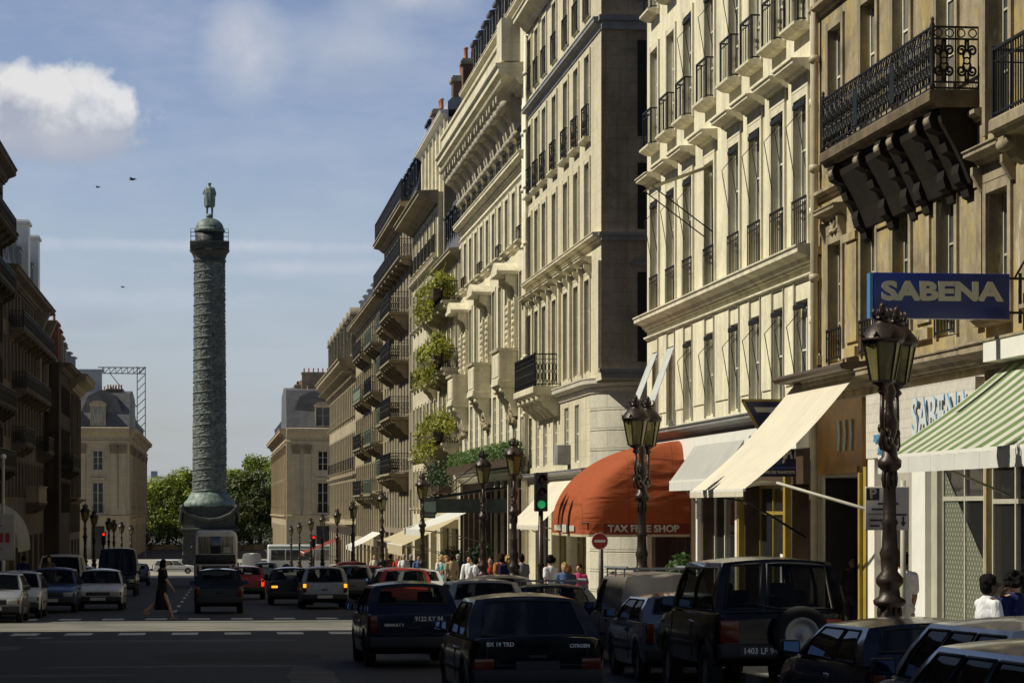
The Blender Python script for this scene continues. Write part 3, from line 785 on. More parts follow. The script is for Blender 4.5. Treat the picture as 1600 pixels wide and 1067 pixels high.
for i in range(len(prof)-1):
    for k in range(n): fs.append((i*(n+1)+k, (i+1)*(n+1)+k, (i+1)*(n+1)+k+1, i*(n+1)+k+1))
mb.add(vs, fs, 0, False)
for i in range(len(prof)-1): mb.quad((.0,-2.4,prof[i][1]),(0,-2.4,prof[i+1][1]),(0,-12,prof[i+1][1]),(0,-12,prof[i][1]))
b.add('rounded_corner', mb, M['corner_base'])
mb = MB(); p = [(yy, zz+5.42) for yy, zz in scale_prof(CORNICE, .32, .5)]    # ledge that follows the rounding
mb.sweep(p, 2.4, b.L)
vs = []; fs = []
for k in range(13):
    t = math.pi/2+math.pi/2*k/12
    for yy, q in p: vs.append((2.4+(2.4+yy)*math.cos(t), -2.4+(2.4+yy)*math.sin(t), q))
m = len(p)
for k in range(12):
    for j in range(m-1): fs.append((k*m+j, k*m+j+1, (k+1)*m+j+1, (k+1)*m+j))
mb.add(vs, fs, 0, False); b.add('ledge', mb, M['corner_base'])
# end wall in shade: render skin, ledges and recessed windows
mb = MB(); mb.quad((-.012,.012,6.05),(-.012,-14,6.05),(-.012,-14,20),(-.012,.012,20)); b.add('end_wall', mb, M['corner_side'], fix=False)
for z0, h in ((5.80,.26),(9.95,.24),(16.3,.42)): b.add('ledge', MB().box(-.16,0.,-14,.02,z0,z0+h*.6).box(-.24,0.,-14,.1,z0+h*.6+.002,z0+h), M['lead'])
b.add('ledge', MB().box(-.14,-.013,-3.2,-1.25,12.95,13.09), M['lead']); b.add('ledge', MB().box(-.14,-.013,-3.2,-.9,9.2,9.3), M['lead'])
for z0, z1 in ((6.3,9.0),(10.3,12.3),(13.1,16.0),(17.2,19.2)): b.add('blind_window', MB().box(-.03,-.013,-2.5,-1.1,z0,z1), M['interior'])
b.band('string_course', 9.92, .30, .3, M['corner']); b.band('string_course', 16.30, .26, .42, M['lead']); b.band('cornice', 19.5, .62, .62, M['corner'])
b.balcony(9.3, 15.0, 6.0, .92, 1.08, 'dense', slab='corner', cons=5, ch=.7, t=.3)
b.band('shop_cornice', 2.85, .3, .3, M['lead'], u0=2.4)
b.win(5.0, -1.55, 2.5, 3.6, style='shop', frame='frame_gold', pane='shopglass'); b.win(9.5, -1.6, 2.5, 3.4, style='shop', frame='frame_gold', pane='shopglass'); b.win(14.2, -1.65, 2.5, 3.6, style='shop', frame='wood', pane='shopglass')
b.op and None
for o in b.op[-3:]:                              # the shop openings were added after the wall: cut a fresh ground floor
    pass
for ch in [c for c in b.root.children if c.name.startswith('ground_floor_wall')]: bpy.data.objects.remove(ch)
b.wall('ground_floor_wall', u0=2.4, z0=b.zb, z1=5.748)
b.mansard(20.0, 2.6, 1.2, 'slate', [c+.2 for c in cols[::2]])
b.pipe(17.95, -1.5, 19.4, .12, .08, 'pipe_pale')
mb = MB(); mb.bbox(6.7,7.5,-.01,.45,2.95+.35,3.95,.02); b.add('air_conditioner', mb, M['lead'])
# --- hotel with the heavy bracketed cornice
Y0 = 94.6
b = right('hotel with heavy bracketed cornice, stone box balconies and curved window hoods', XR, Y0, 121.0, 18.6, 'hotel', name='hotel', group='buildings on the sunlit side', depth=12)
cols = [1.9+2.42*k for k in range(11)]
bal = [1, 5, 9]
for k, uc in enumerate(cols):
    b.win(uc, 15.45, 17.15, 1.0, rec=.1, rail='fancy', railproj=.12, railh=.85, pane='pane_dark', frame='frame_grey')
    b.win(uc, 12.05, 14.15, 1.05, rec=.09, style='french', surround='hotel', pane='pane_dark', frame='frame_grey', sill='hotel', rail='bars' if k % 3 == 0 else None, railh=.5)
    b.win(uc, 8.1 if k in bal else 7.3, 10.9, 1.1, rec=.1, style='french', surround='hotel', pane='pane_dark', frame='frame_white')
    b.win(uc, 3.9, 6.5, 1.25, rec=.1, style='grid', pane='pane', frame='frame_white')
    b.win(uc, -1.9, 2.6, 1.9, rec=.3, style='shop', pane='shopglass', frame='frame_gold' if k < 4 else 'wood')
    if k in bal:
        b.balcony(uc-1.25, uc+1.25, 6.75, .80, 1.28, slab='hotel', cons=2, ch=1.1, t=.22, solid='hotel')
        mb = MB()                                # segmental hood on consoles
        n = 10; vs = []
        for j in range(n+1):
            t = math.pi*(.18+.64*j/n); vs.append((uc-1.25*math.cos(t)/math.cos(math.pi*.18), .80, 10.95+.95*math.sin(t)-.50))
        m = n+1; bt = [(p[0], .80, 11.0) for p in vs]
        mb.add(vs+[(p[0],-.01,p[2]) for p in vs]+bt, [(j,j+1,m+j+1,m+j) for j in range(n)]+[(j,2*m+j,2*m+j+1,j+1) for j in range(n)])
        mb.box(uc-1.3,uc+1.3,-.01,.84,10.86,11.0)
        for sg in (-1,1):
            mb.sweep([(-.01,10.0),(.1,10.05),(.2,10.4),(.5,10.6),(.5,10.858),(-.01,10.858)], uc+sg*1.02-.16, uc+sg*1.02+.16)
            mb.box(uc+sg*1.02-.2,uc+sg*1.02+.2,-.01,.16,8.05,9.99)
            for q in range(7): mb.ball((uc+sg*1.02+.05*(-1)**q,.17,8.3+.24*q), (.13,.10,.13), 7)
        b.add('window_hood', mb, M['hotel'])
        mb = MB()                                # carved figures and garlands under the balcony
        for q in range(22):
            a = random.uniform(-1,1); mb.ball((uc+a*.9,.06+.1*random.random(),5.2+.8*random.random()*(1-abs(a)*.4)), (random.uniform(.10,.2),.14,random.uniform(.10,.2)), 7)
        b.add('carved_garland', mb, M['stone_d'])
for k in range(len(cols)-1):                     # scrolled brackets below the cornice
    m = (cols[k]+cols[k+1])/2
    for e in (-.46,.46): 
        mb = MB(); mb.sweep([(-.01,15.9),(.14,15.95),(.22,16.3),(.30,16.7),(.62,17.1),(.92,17.35),(.92,17.6),(-.01,17.6)], m+e-.19, m+e+.19)
        mb.tube([(m+e-.22,.62,17.22),(m+e+.22,.62,17.22)], .2, 10); mb.tube([(m+e-.22,.16,16.15),(m+e+.22,.16,16.15)], .14, 10); b.add('cornice_bracket', mb, M['hotel_grey'])
mb = MB().sweep([(yy, zz+17.55) for yy, zz in scale_prof(CORNICE, 1.22, .95)], 0, b.L); u = .1
while u < b.L-.1: mb.box(u,u+.16,.85,1.02,17.70,17.83); u += .34
b.add('cornice', mb, M['hotel'])
b.band('string_course', 14.75, .38, .5, M['hotel']); b.band('string_course', 11.8, .12, .2, M['hotel'], prof=STRING)
b.band('ledge', 3.05, .35, .4, M['hotel']); b.band('string_course', 14.4, .08, .14, M['hotel'], prof=STRING)
mb = MB(); mb.sweep([(.9,18.505),(.9,19.3),(.98,19.3),(.98,19.42),(.6,19.42),(.6,18.505)], .0, b.L)
mb.box(-.02,1.6,.3,1.0,18.507,20.1)
b.add('parapet', mb, M['hotel'])
mb = MB(); mb.box(.0,b.L,-10,-.25,18.602,21.2); b.add('attic_wall', mb, M['cream_band'])
b.band('attic_cornice', 21.202, .35, .35, M['hotel'], y=-.26)
b.mansard(21.57, 2.6, 1.0, 'slate', [1.5+2.42*k for k in range(11)], dw=1.2, dh=1.8, y=-.3, dmat='slate')
b.chimney(22.8, 25.2, -4.2, -3.4, 21.2, 26.2, 5); b.chimney(12.8, 14.4, -4.2, -3.2, 21.2, 27.0, 4)
b.pipe(.12, -1.6, 18.4, .14, .09, 'pipe_pale')
b.wall('wall', z0=3.0); b.wall('ground_floor_wall', z1=2.998).data.materials[0] = M['wood']  # dark timber colour here paints the black shadow below the marquee
for uc in cols[:5]: b.add('shop_pillar', MB().box(uc-1.2,uc-1.0,-.01,.12,-1.8,2.99), M['hotel'])
# --- planted building
Y0 = 121.1
b = right('narrow pale building with three overgrown planted balconies and a black attic', XR, Y0, 133.0, 14.3, 'stone_a', name='stone_building', group='buildings on the sunlit side')
cols = [1.4+2.25*k for k in range(5)]
for uc in cols:
    for z0, z1 in ((12.1,13.6),(8.9,11.2),(5.3,7.7),(2.0,4.1)): b.win(uc, z0, z1, 1.0, rec=.08, style='french', frame='frame_white', surround='stone_a')
for z0 in (11.8, 8.6, 5.0): b.balcony(.3, 11.4, z0, .85, .9, 'bars', slab='stone_a', cons=4, ch=.45)
b.band('cornice', 13.7, .55, .6, M['stone_b']); b.mansard(14.3, 3.4, .7, 'slate', cols[:5], dw=1.2, dh=2.1, dmat='black')
b.win(2.6,-2.1,.9,3.6,style='shop',frame='wood',pane='pane_dark'); b.win(7.6,-2.2,.9,3.6,style='shop',frame='wood',pane='pane_dark')
b.add('party_wall', MB().box(11.3,11.88,-9,-.25,14.32,19.6), M['stone_b']); b.chimney(9.9,10.7,-2.2,-1.1,15.5,25.0,3)
b.wall()
# --- pale building with overhanging eaves and white attic
Y0 = 133.1
b = right('pale building with deep overhanging eaves and a white set-back attic', XR, Y0, 150.4, 18.4, 'stone_a', name='stone_building', group='buildings on the sunlit side')
cols = [1.5+2.38*k for k in range(7)]
for uc in cols:
    for z0, z1 in ((15.3,17.4),(12.1,14.2),(8.8,11.0),(5.2,7.6),(1.9,4.0)): b.win(uc, z0, z1, 1.05, rec=.08, style='french', frame='frame_grey', surround='stone_a', sill='stone_a', pane='pane_dark', rail='bars' if z0 in (15.3,8.8) else None)
b.band('cornice', 17.8, 1.15, .7, M['stone_b']); b.band('string_course', 14.6, .3, .4, M['stone_a']); b.band('string_course', 4.5, .3, .35, M['stone_a'])
mb = MB().box(0,b.L,-9,-.5,18.5,22.3); b.add('attic_wall', mb, M['cream_band']); b.band('attic_cornice', 22.3, .45, .4, M['white'], y=-.52)
for uc in cols: b.add('attic_pilaster', MB().box(uc-.9,uc-.6,-.51,-.36,18.5,22.28), M['cream_band'])
mb = MB().sweep([(-.5,22.702),(-.5,23.1),(-.7,23.3),(-5,23.9),(-8.9,22.702)], 0, b.L); b.add('roof', mb, M['zinc'])
b.balcony(.5, 3.4, 8.6, .8, 1.0, 'bars', slab='stone_a', cons=2, ch=.8); b.balcony(.4, 3.4, 13.2-1.2, .8, .9, 'bars', slab='stone_a', cons=2, ch=.8)
b.balcony(.4, 3.2, 5.0, .9, 1.0, 'bars', slab='stone_a', cons=2, ch=1.6)
b.chimney(5.5,6.7,-2.4,-1.3,22.72,25.4,3); b.chimney(14.6,16,-2.0,-1.0,22.72,25.0,3)
b.win(2.8,-2.4,1.0,3.8,style='shop',frame='frame_gold',pane='pane_dark'); b.win(8.6,-2.5,1.0,3.8,style='shop',frame='frame_gold',pane='pane_dark')
b.wall()
# --- black-balconied building
Y0 = 150.5
b = right('tall grey building with deep black iron balconies stacked along its front', XR, Y0, 176, 20.0, 'stone_e', name='stone_building', group='buildings on the sunlit side')
cols = [1.4+2.52*k for k in range(10)]
for uc in cols:
    for z0, z1 in ((17.0,19.2),(13.9,16.0),(11.0,13.2),(7.6,10.0),(4.2,6.4),(.6,3.0)): b.win(uc, z0, z1, 1.1, rec=.08, style='french', frame='frame_grey', pane='pane_dark')
for z0 in (13.7, 10.8, 7.4, 4.0): b.balcony(3.0, 12.0, z0, 1.2, 1.2, 'dense', slab='stone_d', cons=5, ch=.9)
for z0 in (13.7, 10.8, 7.4, 4.0): b.balcony(15.5, 20.5, z0, .9, 1.05, 'bars', slab='stone_d', cons=3, ch=.6, rail='greenrail')
b.balcony(.3, 25.2, 16.8, .8, 1.0, 'dense', slab='stone_d', cons=8, ch=.4); b.band('cornice', 19.4, .8, .6, M['stone_d'])
b.mansard(20.0, 3.6, .8, 'black', cols[::1], dw=1.3, dh=2.2, dmat='black')
b.balcony(.3, 25.2, 20.2, .7, 1.1, 'dense', slab='black', cons=0)
b.chimney(5.0,7.0,-2.4,-1.4,22,25.6,4,'black','black'); b.chimney(18,20,-4.5,-3.5,22,25.2,4)
for k in range(5): b.win(2.6+5*k,-3.0,.3,3.6,style='shop',frame='frame_gold',pane='pane_dark')
b.wall()
# --- green-railed building
Y0 = 176.1
b = right('shorter tan building with small green-railed balconies under a sloping cornice', XR, Y0, 211.4, 16.6, 'stone_c', name='stone_building', group='buildings on the sunlit side')
cols = [1.5+2.7*k for k in range(13)]
for uc in cols:
    for z0, z1 in ((13.6,15.8),(10.2,12.6),(6.6,9.0),(3.2,5.2),(-.3,2.2)): b.win(uc, z0, z1, 1.1, rec=.07, style='french', frame='frame_grey', pane='pane_dark', surround='stone_c')
for z0, rl in ((13.4,'greenrail'),(10.0,'iron'),(6.4,'greenrail'),(2.9,'greenrail')):
    b.balcony(1.0, 9.5, z0, .9, 1.05, 'bars', slab='stone_e', cons=4, ch=.6, rail=rl); b.balcony(14, 24, z0, .9, 1.05, 'dense', slab='stone_e', cons=4, ch=.6, rail='iron' if rl == 'greenrail' else 'greenrail')
b.band('cornice', 16.1, .8, .6, M['stone_c']); b.mansard(16.6, 2.8, .9, 'zinc', cols[::2], dw=1.2, dh=1.8)
b.chimney(8,10,-2.6,-1.6,17.5,20.6,4,'stone_e'); b.chimney(20,22,-2.6,-1.6,17.5,20.9,4,'stone_e')
for k in range(7): b.win(2.7+5*k,-3.6,-.9,3.4,style='shop',frame='frame_gold',pane='pane_dark')
b.wall()
# --- corner of the square
Y0 = 211.5
b = right('last building before the square with a deep brown cornice and tall stone dormers', XR, Y0, 260, 14.4, 'stone_c', name='corner_building', group='buildings on the sunlit side')
cols = [1.9+3.0*k for k in range(16)]
for uc in cols:
    for z0, z1 in ((9.6,12.2),(5.2,8.2),(1.2,4.2)): b.win(uc, z0, z1, 1.25, rec=.07, style='french', frame='frame_white', pane='pane_dark', surround='stone_c', sill='stone_c', rail='bars' if z0 == 5.2 else None)
b.band('cornice', 13.3, 1.5, 1.1, M['stone_d']); b.band('string_course', 12.5, .4, .5, M['stone_d']); b.band('string_course', 4.5, .3, .3, M['stone_c']); b.band('ledge', .2, .9, .4, M['stone_c'])
u = .2
while u < b.L: b.add('cornice_bracket', MB().sweep([(-.01,12.4),(.12,12.4),(.5,13.0),(1.1,13.15),(1.1,13.298),(-.01,13.298)], u, u+.35), M['stone_d']); u += 1.5
b.mansard(14.4, 3.6, 1.5, 'slate')
for uc in cols[::2]: b.dormer(uc, 14.6, 2.0, 3.3, .3, 'stone_b', True)
b.chimney(3,5,-4,-3,17,21.5,5,'stone_b'); b.chimney(20,22,-4,-3,17,20.5,5,'stone_b')
for k in range(12): b.win(2.6+4*k,-4.4,-.4,2.8,style='shop',frame='wood',pane='pane_dark')
b.wall()
# ------------------------------------------------------------------ shaded left-hand side
XL = -12.4
GL = 'buildings on the shaded side'
def left_rows(b, cols, rows, w=1.1, **k):
    for uc in cols:
        for z0, z1 in rows: b.win(uc, z0, z1, w, rec=.26, style='french', frame='frame_grey', pane='pane_dark', **k)
# near blocks, outside the frame: they shade the carriageway
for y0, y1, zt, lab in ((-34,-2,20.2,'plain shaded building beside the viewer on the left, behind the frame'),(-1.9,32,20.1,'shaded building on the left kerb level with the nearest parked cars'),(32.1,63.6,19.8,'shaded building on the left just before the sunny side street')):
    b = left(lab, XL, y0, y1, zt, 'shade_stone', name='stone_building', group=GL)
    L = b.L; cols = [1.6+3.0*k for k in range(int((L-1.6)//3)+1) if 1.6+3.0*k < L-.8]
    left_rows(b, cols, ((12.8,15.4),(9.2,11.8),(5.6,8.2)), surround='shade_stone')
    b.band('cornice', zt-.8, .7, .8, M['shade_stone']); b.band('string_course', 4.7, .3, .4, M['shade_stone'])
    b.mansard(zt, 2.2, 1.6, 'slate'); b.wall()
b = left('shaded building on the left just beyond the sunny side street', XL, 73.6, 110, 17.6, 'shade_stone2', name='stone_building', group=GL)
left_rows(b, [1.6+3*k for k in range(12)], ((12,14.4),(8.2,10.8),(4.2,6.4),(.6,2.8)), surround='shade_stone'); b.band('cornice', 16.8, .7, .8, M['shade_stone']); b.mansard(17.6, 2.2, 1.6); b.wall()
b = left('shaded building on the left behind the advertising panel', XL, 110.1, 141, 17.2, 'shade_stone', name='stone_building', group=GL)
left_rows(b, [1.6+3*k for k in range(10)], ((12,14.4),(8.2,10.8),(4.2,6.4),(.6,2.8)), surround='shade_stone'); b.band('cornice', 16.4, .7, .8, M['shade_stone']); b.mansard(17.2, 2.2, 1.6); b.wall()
# tall dark one at the frame's left edge
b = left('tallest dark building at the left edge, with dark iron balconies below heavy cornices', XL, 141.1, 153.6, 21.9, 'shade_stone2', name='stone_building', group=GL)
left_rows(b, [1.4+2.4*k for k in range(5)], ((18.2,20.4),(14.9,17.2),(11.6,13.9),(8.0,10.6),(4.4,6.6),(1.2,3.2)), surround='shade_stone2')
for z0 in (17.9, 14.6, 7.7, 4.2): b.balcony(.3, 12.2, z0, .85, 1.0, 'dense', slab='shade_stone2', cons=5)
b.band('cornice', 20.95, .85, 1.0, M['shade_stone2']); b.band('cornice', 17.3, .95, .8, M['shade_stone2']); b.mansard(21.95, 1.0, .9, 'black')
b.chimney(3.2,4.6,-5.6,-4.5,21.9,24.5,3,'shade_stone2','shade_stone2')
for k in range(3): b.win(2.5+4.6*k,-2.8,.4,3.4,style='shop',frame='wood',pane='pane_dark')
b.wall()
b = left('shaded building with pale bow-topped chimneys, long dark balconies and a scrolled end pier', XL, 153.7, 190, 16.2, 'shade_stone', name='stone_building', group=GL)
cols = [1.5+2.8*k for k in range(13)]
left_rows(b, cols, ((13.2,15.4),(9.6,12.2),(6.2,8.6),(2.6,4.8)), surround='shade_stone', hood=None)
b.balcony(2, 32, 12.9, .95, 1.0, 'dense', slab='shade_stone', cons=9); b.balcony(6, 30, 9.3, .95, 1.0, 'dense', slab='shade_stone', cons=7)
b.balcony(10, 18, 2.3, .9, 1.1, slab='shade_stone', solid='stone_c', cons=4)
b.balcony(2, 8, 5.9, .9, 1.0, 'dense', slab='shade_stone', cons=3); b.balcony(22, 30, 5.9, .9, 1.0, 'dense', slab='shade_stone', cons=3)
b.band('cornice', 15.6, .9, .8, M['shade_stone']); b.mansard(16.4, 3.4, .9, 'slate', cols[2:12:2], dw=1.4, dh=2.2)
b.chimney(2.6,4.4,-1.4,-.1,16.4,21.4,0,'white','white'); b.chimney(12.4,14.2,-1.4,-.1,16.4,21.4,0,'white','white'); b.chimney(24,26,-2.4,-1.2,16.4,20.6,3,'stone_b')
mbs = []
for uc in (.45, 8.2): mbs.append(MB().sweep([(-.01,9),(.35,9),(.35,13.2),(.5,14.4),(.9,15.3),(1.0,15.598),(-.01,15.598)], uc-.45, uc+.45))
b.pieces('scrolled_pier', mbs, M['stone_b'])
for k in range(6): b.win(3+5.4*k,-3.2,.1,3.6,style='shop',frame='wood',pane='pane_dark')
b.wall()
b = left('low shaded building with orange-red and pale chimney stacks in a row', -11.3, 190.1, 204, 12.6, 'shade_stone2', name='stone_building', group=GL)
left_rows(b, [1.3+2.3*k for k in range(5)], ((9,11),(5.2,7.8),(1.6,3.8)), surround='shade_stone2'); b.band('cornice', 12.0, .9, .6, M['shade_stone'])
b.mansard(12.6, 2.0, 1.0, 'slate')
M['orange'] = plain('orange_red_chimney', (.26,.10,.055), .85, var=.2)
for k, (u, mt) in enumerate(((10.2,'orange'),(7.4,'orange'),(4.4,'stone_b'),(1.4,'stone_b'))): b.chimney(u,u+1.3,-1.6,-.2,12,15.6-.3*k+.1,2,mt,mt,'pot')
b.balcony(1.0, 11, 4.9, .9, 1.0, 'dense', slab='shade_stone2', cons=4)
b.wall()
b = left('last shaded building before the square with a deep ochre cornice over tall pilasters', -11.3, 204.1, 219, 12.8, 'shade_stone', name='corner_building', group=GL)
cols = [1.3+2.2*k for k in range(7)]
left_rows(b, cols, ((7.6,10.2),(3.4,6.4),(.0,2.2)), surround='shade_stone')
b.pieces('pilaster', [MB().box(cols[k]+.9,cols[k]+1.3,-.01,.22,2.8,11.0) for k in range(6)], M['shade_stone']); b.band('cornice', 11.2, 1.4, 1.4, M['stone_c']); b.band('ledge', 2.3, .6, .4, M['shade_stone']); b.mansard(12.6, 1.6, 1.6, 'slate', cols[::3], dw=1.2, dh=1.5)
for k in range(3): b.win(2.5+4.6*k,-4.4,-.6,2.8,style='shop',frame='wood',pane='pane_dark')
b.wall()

# ------------------------------------------------------------------ across the square: two matching corner houses
def merge(main, wing):
    def mt(b): return Matrix.Translation(b.root.location) @ Matrix.Rotation(b.root.rotation_euler.z, 4, 'Z')
    T = mt(main).inverted() @ mt(wing)
    for ch in list(wing.root.children):
        ch.parent = main.root; ch.matrix_basis = T @ Matrix.Translation(ch.location) @ Matrix.Rotation(ch.rotation_euler.z, 4, 'Z')
    bpy.data.objects.remove(wing.root)
M['pane_black'] = glass_pane('unlit_window_glass', .008, .0)
M['capital_stone'] = stone('sooty_capital_stone', (.26,.20,.13), .6, .5, patch=1.5)
def square_face(b, cols, pil, roofless=False):
    for uc in cols:
        b.win(uc, 1.3, 5.7, 1.5, rec=.35, style='french', frame='frame_white', pane='pane_black', surround='place_stone', rail='bars', railproj=.1)
        b.win(uc, 7.5, 10.3, 1.4, rec=.35, style='french', frame='frame_white', pane='pane_black', surround='place_stone')
        b.win(uc, -5.3, -.6, 1.9, rec=.5, style='casement', frame='frame_dark', pane='pane_dark')
        b.add('keystone', MB().sweep([(-.01,6.05),(.18,6.05),(.24,6.4),(-.01,6.5)], uc-1.0, uc+1.0), M['place_stone'])
    for uc in pil:
        mb = MB(); mb.box(uc-.5,uc+.5,-.01,.16,1.9,9.898); mb.box(uc-.62,uc+.62,-.01,.22,1.0,1.9)
        pl = b.add('pilaster', mb, M['place_stone']); mb = MB()
        for q in range(3): mb.box(uc-.55-.06*q,uc+.55+.06*q,-.01,.18+.05*q,9.9+.42*q,10.318+.42*q)
        b.add('capital', mb, M['capital_stone'], pl)
    b.band('ledge', .35, .32, .6, M['place_stone']); b.band('cornice', 12.3, 1.0, 1.4, M['place_stone']); b.band('architrave', 11.35, .2, .5, M['place_stone'], prof=STRING)
XC = 10.4
b = front('stone corner house across the square, right of the column, with pilasters and slate dormers', 44.0, 375, 44.0-XC-.06, 13.6, 'place_stone', name='corner_building', depth=30)
L = b.L
square_face(b, [L-5.3-4.6*k for k in range(6)], [L-1.4, L-2.9-.1]+[L-7.6-4.6*k for k in range(5)])
b.mansard(13.7, 5.6, 2.4, 'slate')
for k in range(5): b.dormer(L-5.3-4.6*k, 13.9, 2.2, 2.9, -.2, 'place_stone', True)
b.chimney(L-7.5, L-2.6, -12, -10.4, 17.6, 22.4, 7, 'stone_d'); b.chimney(L-14, L-9, -16, -14.4, 18.6, 24.0, 9, 'stone_d'); b.chimney(L-3.4,L-1.6,-16,-12,17,20.6,5,'stone_b')
b.wall()
w = right('x', XC, 376.2, 470, 13.6, 'place_stone', depth=6)
w.depth = 8; square_face(w, [4.2+4.6*k for k in range(19)], [1.2]+[6.5+4.6*k for k in range(19)])
w.mansard(13.7, 4.6, 2.0, 'slate', [4+6*k for k in range(14)]); 
for k in range(8): w.chimney(7+11*k,9.6+11*k,-4.4-.4*(k%3),-2.6,16,19.6+1.2*(k%3),5,'stone_d' if k%2 else 'stone_b')
w.wall(); merge(b, w)
XC2 = -12.2
b = front('stone corner house across the square, left of the column, with a steel gantry behind', XC2-.06, 375, 32, 13.6, 'place_stone', name='corner_building', depth=30)
square_face(b, [4.5+4.6*k for k in range(6)], [1.0, 2.2]+[6.8+4.6*k for k in range(5)])
b.mansard(13.7, 5.0, 2.6, 'slate')
for k in range(5): b.dormer(4.5+4.6*k, 13.9, 2.2, 2.9, -.2, 'place_stone', True)
b.chimney(1.2, 3.6, -9, -7.6, 16, 19.6, 6, 'stone_d'); b.chimney(.8, 3.0, -18, -16, 15.5, 18.8, 5, 'stone_d')
mb = MB().box(4.2,7.2,-7.4,-4.6,16.6,22.0).box(3.9,7.5,-7.7,-4.3,22.002,22.3); b.add('rooftop_cabin', mb, M['zinc'])
b.wall()
w = left('x', XC2, 376.2, 470, 13.6, 'place_stone', depth=8)
L = w.L; square_face(w, [L-4.2-4.6*k for k in range(19)], [L-1.2]+[L-6.5-4.6*k for k in range(19)])
w.mansard(13.7, 4.6, 2.0, 'slate', [L-4-6*k for k in range(14)])
for k in range(8): w.chimney(L-9-11*k,L-6.4-11*k,-4.4-.4*(k%3),-2.4,16,18.2+1.1*(k%3),5,'stone_d' if k%2 else 'stone_b')
w.wall(); merge(b, w)
# gantry of steel lattice over the left house
def lattice(mb, p0, p1, w, n, ax):
    p0, p1 = Vector(p0), Vector(p1); a = Vector(ax)*w/2; d = (p1-p0).normalized(); c = d.cross(Vector(ax))*w/2
    for s1 in (-1,1):
        for s2 in (-1,1): mb.bar(p0+a*s1+c*s2, p1+a*s1+c*s2, .1)
    for i in range(n):
        q0 = p0+(p1-p0)*i/n; q1 = p0+(p1-p0)*(i+1)/n
        for s1 in (-1,1):
            mb.bar(q0+a*s1-c, q1+a*s1+c, .06); mb.bar(q0+c*s1-a, q1+c*s1+a, .06)
            mb.bar(q0+a*s1-c, q0+a*s1+c, .06)
M['steel'] = plain('galvanised_steel', (.28,.30,.32), .5, metal=.3, var=.2)
t = thing('scaffold_gantry', 'steel lattice gantry standing beside the roof of the left house on the square', 'scaffold', (-10.9, 388, gz(388)))
mb = MB(); lattice(mb, (0,0,0), (0,0,28.6), 1.2, 24, (1,0,0)); mb.build('mast', M['steel'], t)
mb = MB(); lattice(mb, (.6,0,28.0), (-6.4,0,28.0), .9, 8, (0,1,0)); mb.bar((-4.6,0,27.5),(-.6,0,22.5),.12); mb.bar((-6.2,0,27.5),(-6.2,0,22),.12); mb.build('beam', M['steel'], t)
mb = MB()
for k in range(7): mb.bar((-2.2,0,13+1.6*k),(-.6,0,13+1.6*k),.08); mb.bar((-2.2,0,13),(-2.2,0,23),.08)
mb.build('platform', M['steel'], t)

# ------------------------------------------------------------------ the bronze column
def bronze(name, c1, c2, relief=0):
    n = N(name); v = n.obj()
    f = n.noise(v, .35, 6, .7); g = n.noise(v, 2.4, 5, .65)
    base = n.ramp(f, [(.36, c1), (.64, c2)]); base = n.mix(n.ramp(g, [(.42, 0.), (.62, .8)]), base, tuple(c*.35 for c in c1))
    st = n.noise(n.obj((1.6,1.6,.06)), 1., 4); base = n.mix(n.ramp(st, [(.5, 0.), (.75, .5)]), base, tuple(c*1.3 for c in c2))
    n.link(base, n.b.inputs['Base Color']); n.b.inputs['Roughness'].default_value = .62; n.b.inputs['Metallic'].default_value = .15
    if relief: n.bump(n.noise(v, 3.2, 6, .7), relief, .12)
    return n.mat
M['bronze'] = bronze('bronze_relief', (.085,.097,.090), (.165,.190,.172), 1.0)
M['bronze_dark'] = bronze('bronze_dark', (.026,.029,.026), (.055,.063,.057))
M['verdigris'] = bronze('verdigris_bronze', (.12,.16,.14), (.22,.29,.255))
CYY = 298.0; gC = gz(CYY); XCOL = -.55
t = thing('monument_column', 'tall bronze victory column wrapped in a spiral frieze, standing in the middle of the square', 'monument', (XCOL, CYY, gC))
def zc(py): return Zat(py, XCOL, CYY)-gC
mb = MB(); z0 = zc(826)
mb.box(-3.0,3.0,-3.0,3.0,0,z0-.6); mb.box(-3.35,3.35,-3.35,3.35,-.0,1.0); mb.box(-3.15,3.15,-3.15,3.15,1.001,1.5)
for i in range(4):
    th = i*math.pi/2; Mx = Matrix.Rotation(th, 4, 'Z')
    for k in range(26): mb.ball((random.uniform(-2.6,2.6), -3.0, random.uniform(1.9,z0-1.0)), (.25,.12,.3), 6, 0, Mx)
mb.build('pedestal', M['bronze_dark'], t)
mb = MB(); q = math.sqrt(2)
mb.lathe([(3.05*q,z0-.6),(3.1*q,z0-.4),(3.5*q,z0-.15),(3.5*q,z0),(3.2*q,z0+.15)], (0,0,0), 4, rot=math.pi/4, smooth=False)
z1 = zc(792)
mb.lathe([(3.0*q,z0+.1),(2.9*q,z0+.5),(2.85*q,z1-.3),(2.95*q,z1)], (0,0,0), 4, rot=math.pi/4, smooth=False)
for i in range(4):
    Mx = Matrix.Rotation(i*math.pi/2, 4, 'Z')
    mb.add([], []); g = MB().tube([(-3.1,-3.1,z1-.1),(-2.4,-3.2,z1-.8),(-1.2,-3.25,z1-1.35),(0,-3.25,z1-1.5),(1.2,-3.25,z1-1.35),(2.4,-3.2,z1-.8),(3.1,-3.1,z1-.1)], [.2,.22,.26,.28,.26,.22,.2], 8)
    mb.add(g.v, g.f, 0, True, Mx); mb.ball((3.1,-3.1,z1), .32, 8, 0, Mx)
mb.build('garland_base', M['bronze_dark'], t)
mb = MB(); zt_ = zc(769)
mb.lathe([(2.9,z1),(2.95,z1+.25),(2.9,z1+.6),(2.55,z1+.9),(2.3,zt_-.3),(2.05,zt_)], (0,0,0), 40); mb.build('torus_base', M['verdigris'], t)
zs0, zs1 = zt_-.05, zc(410); turns = 21; na = 80; nz = 560
vs = []; fs = []
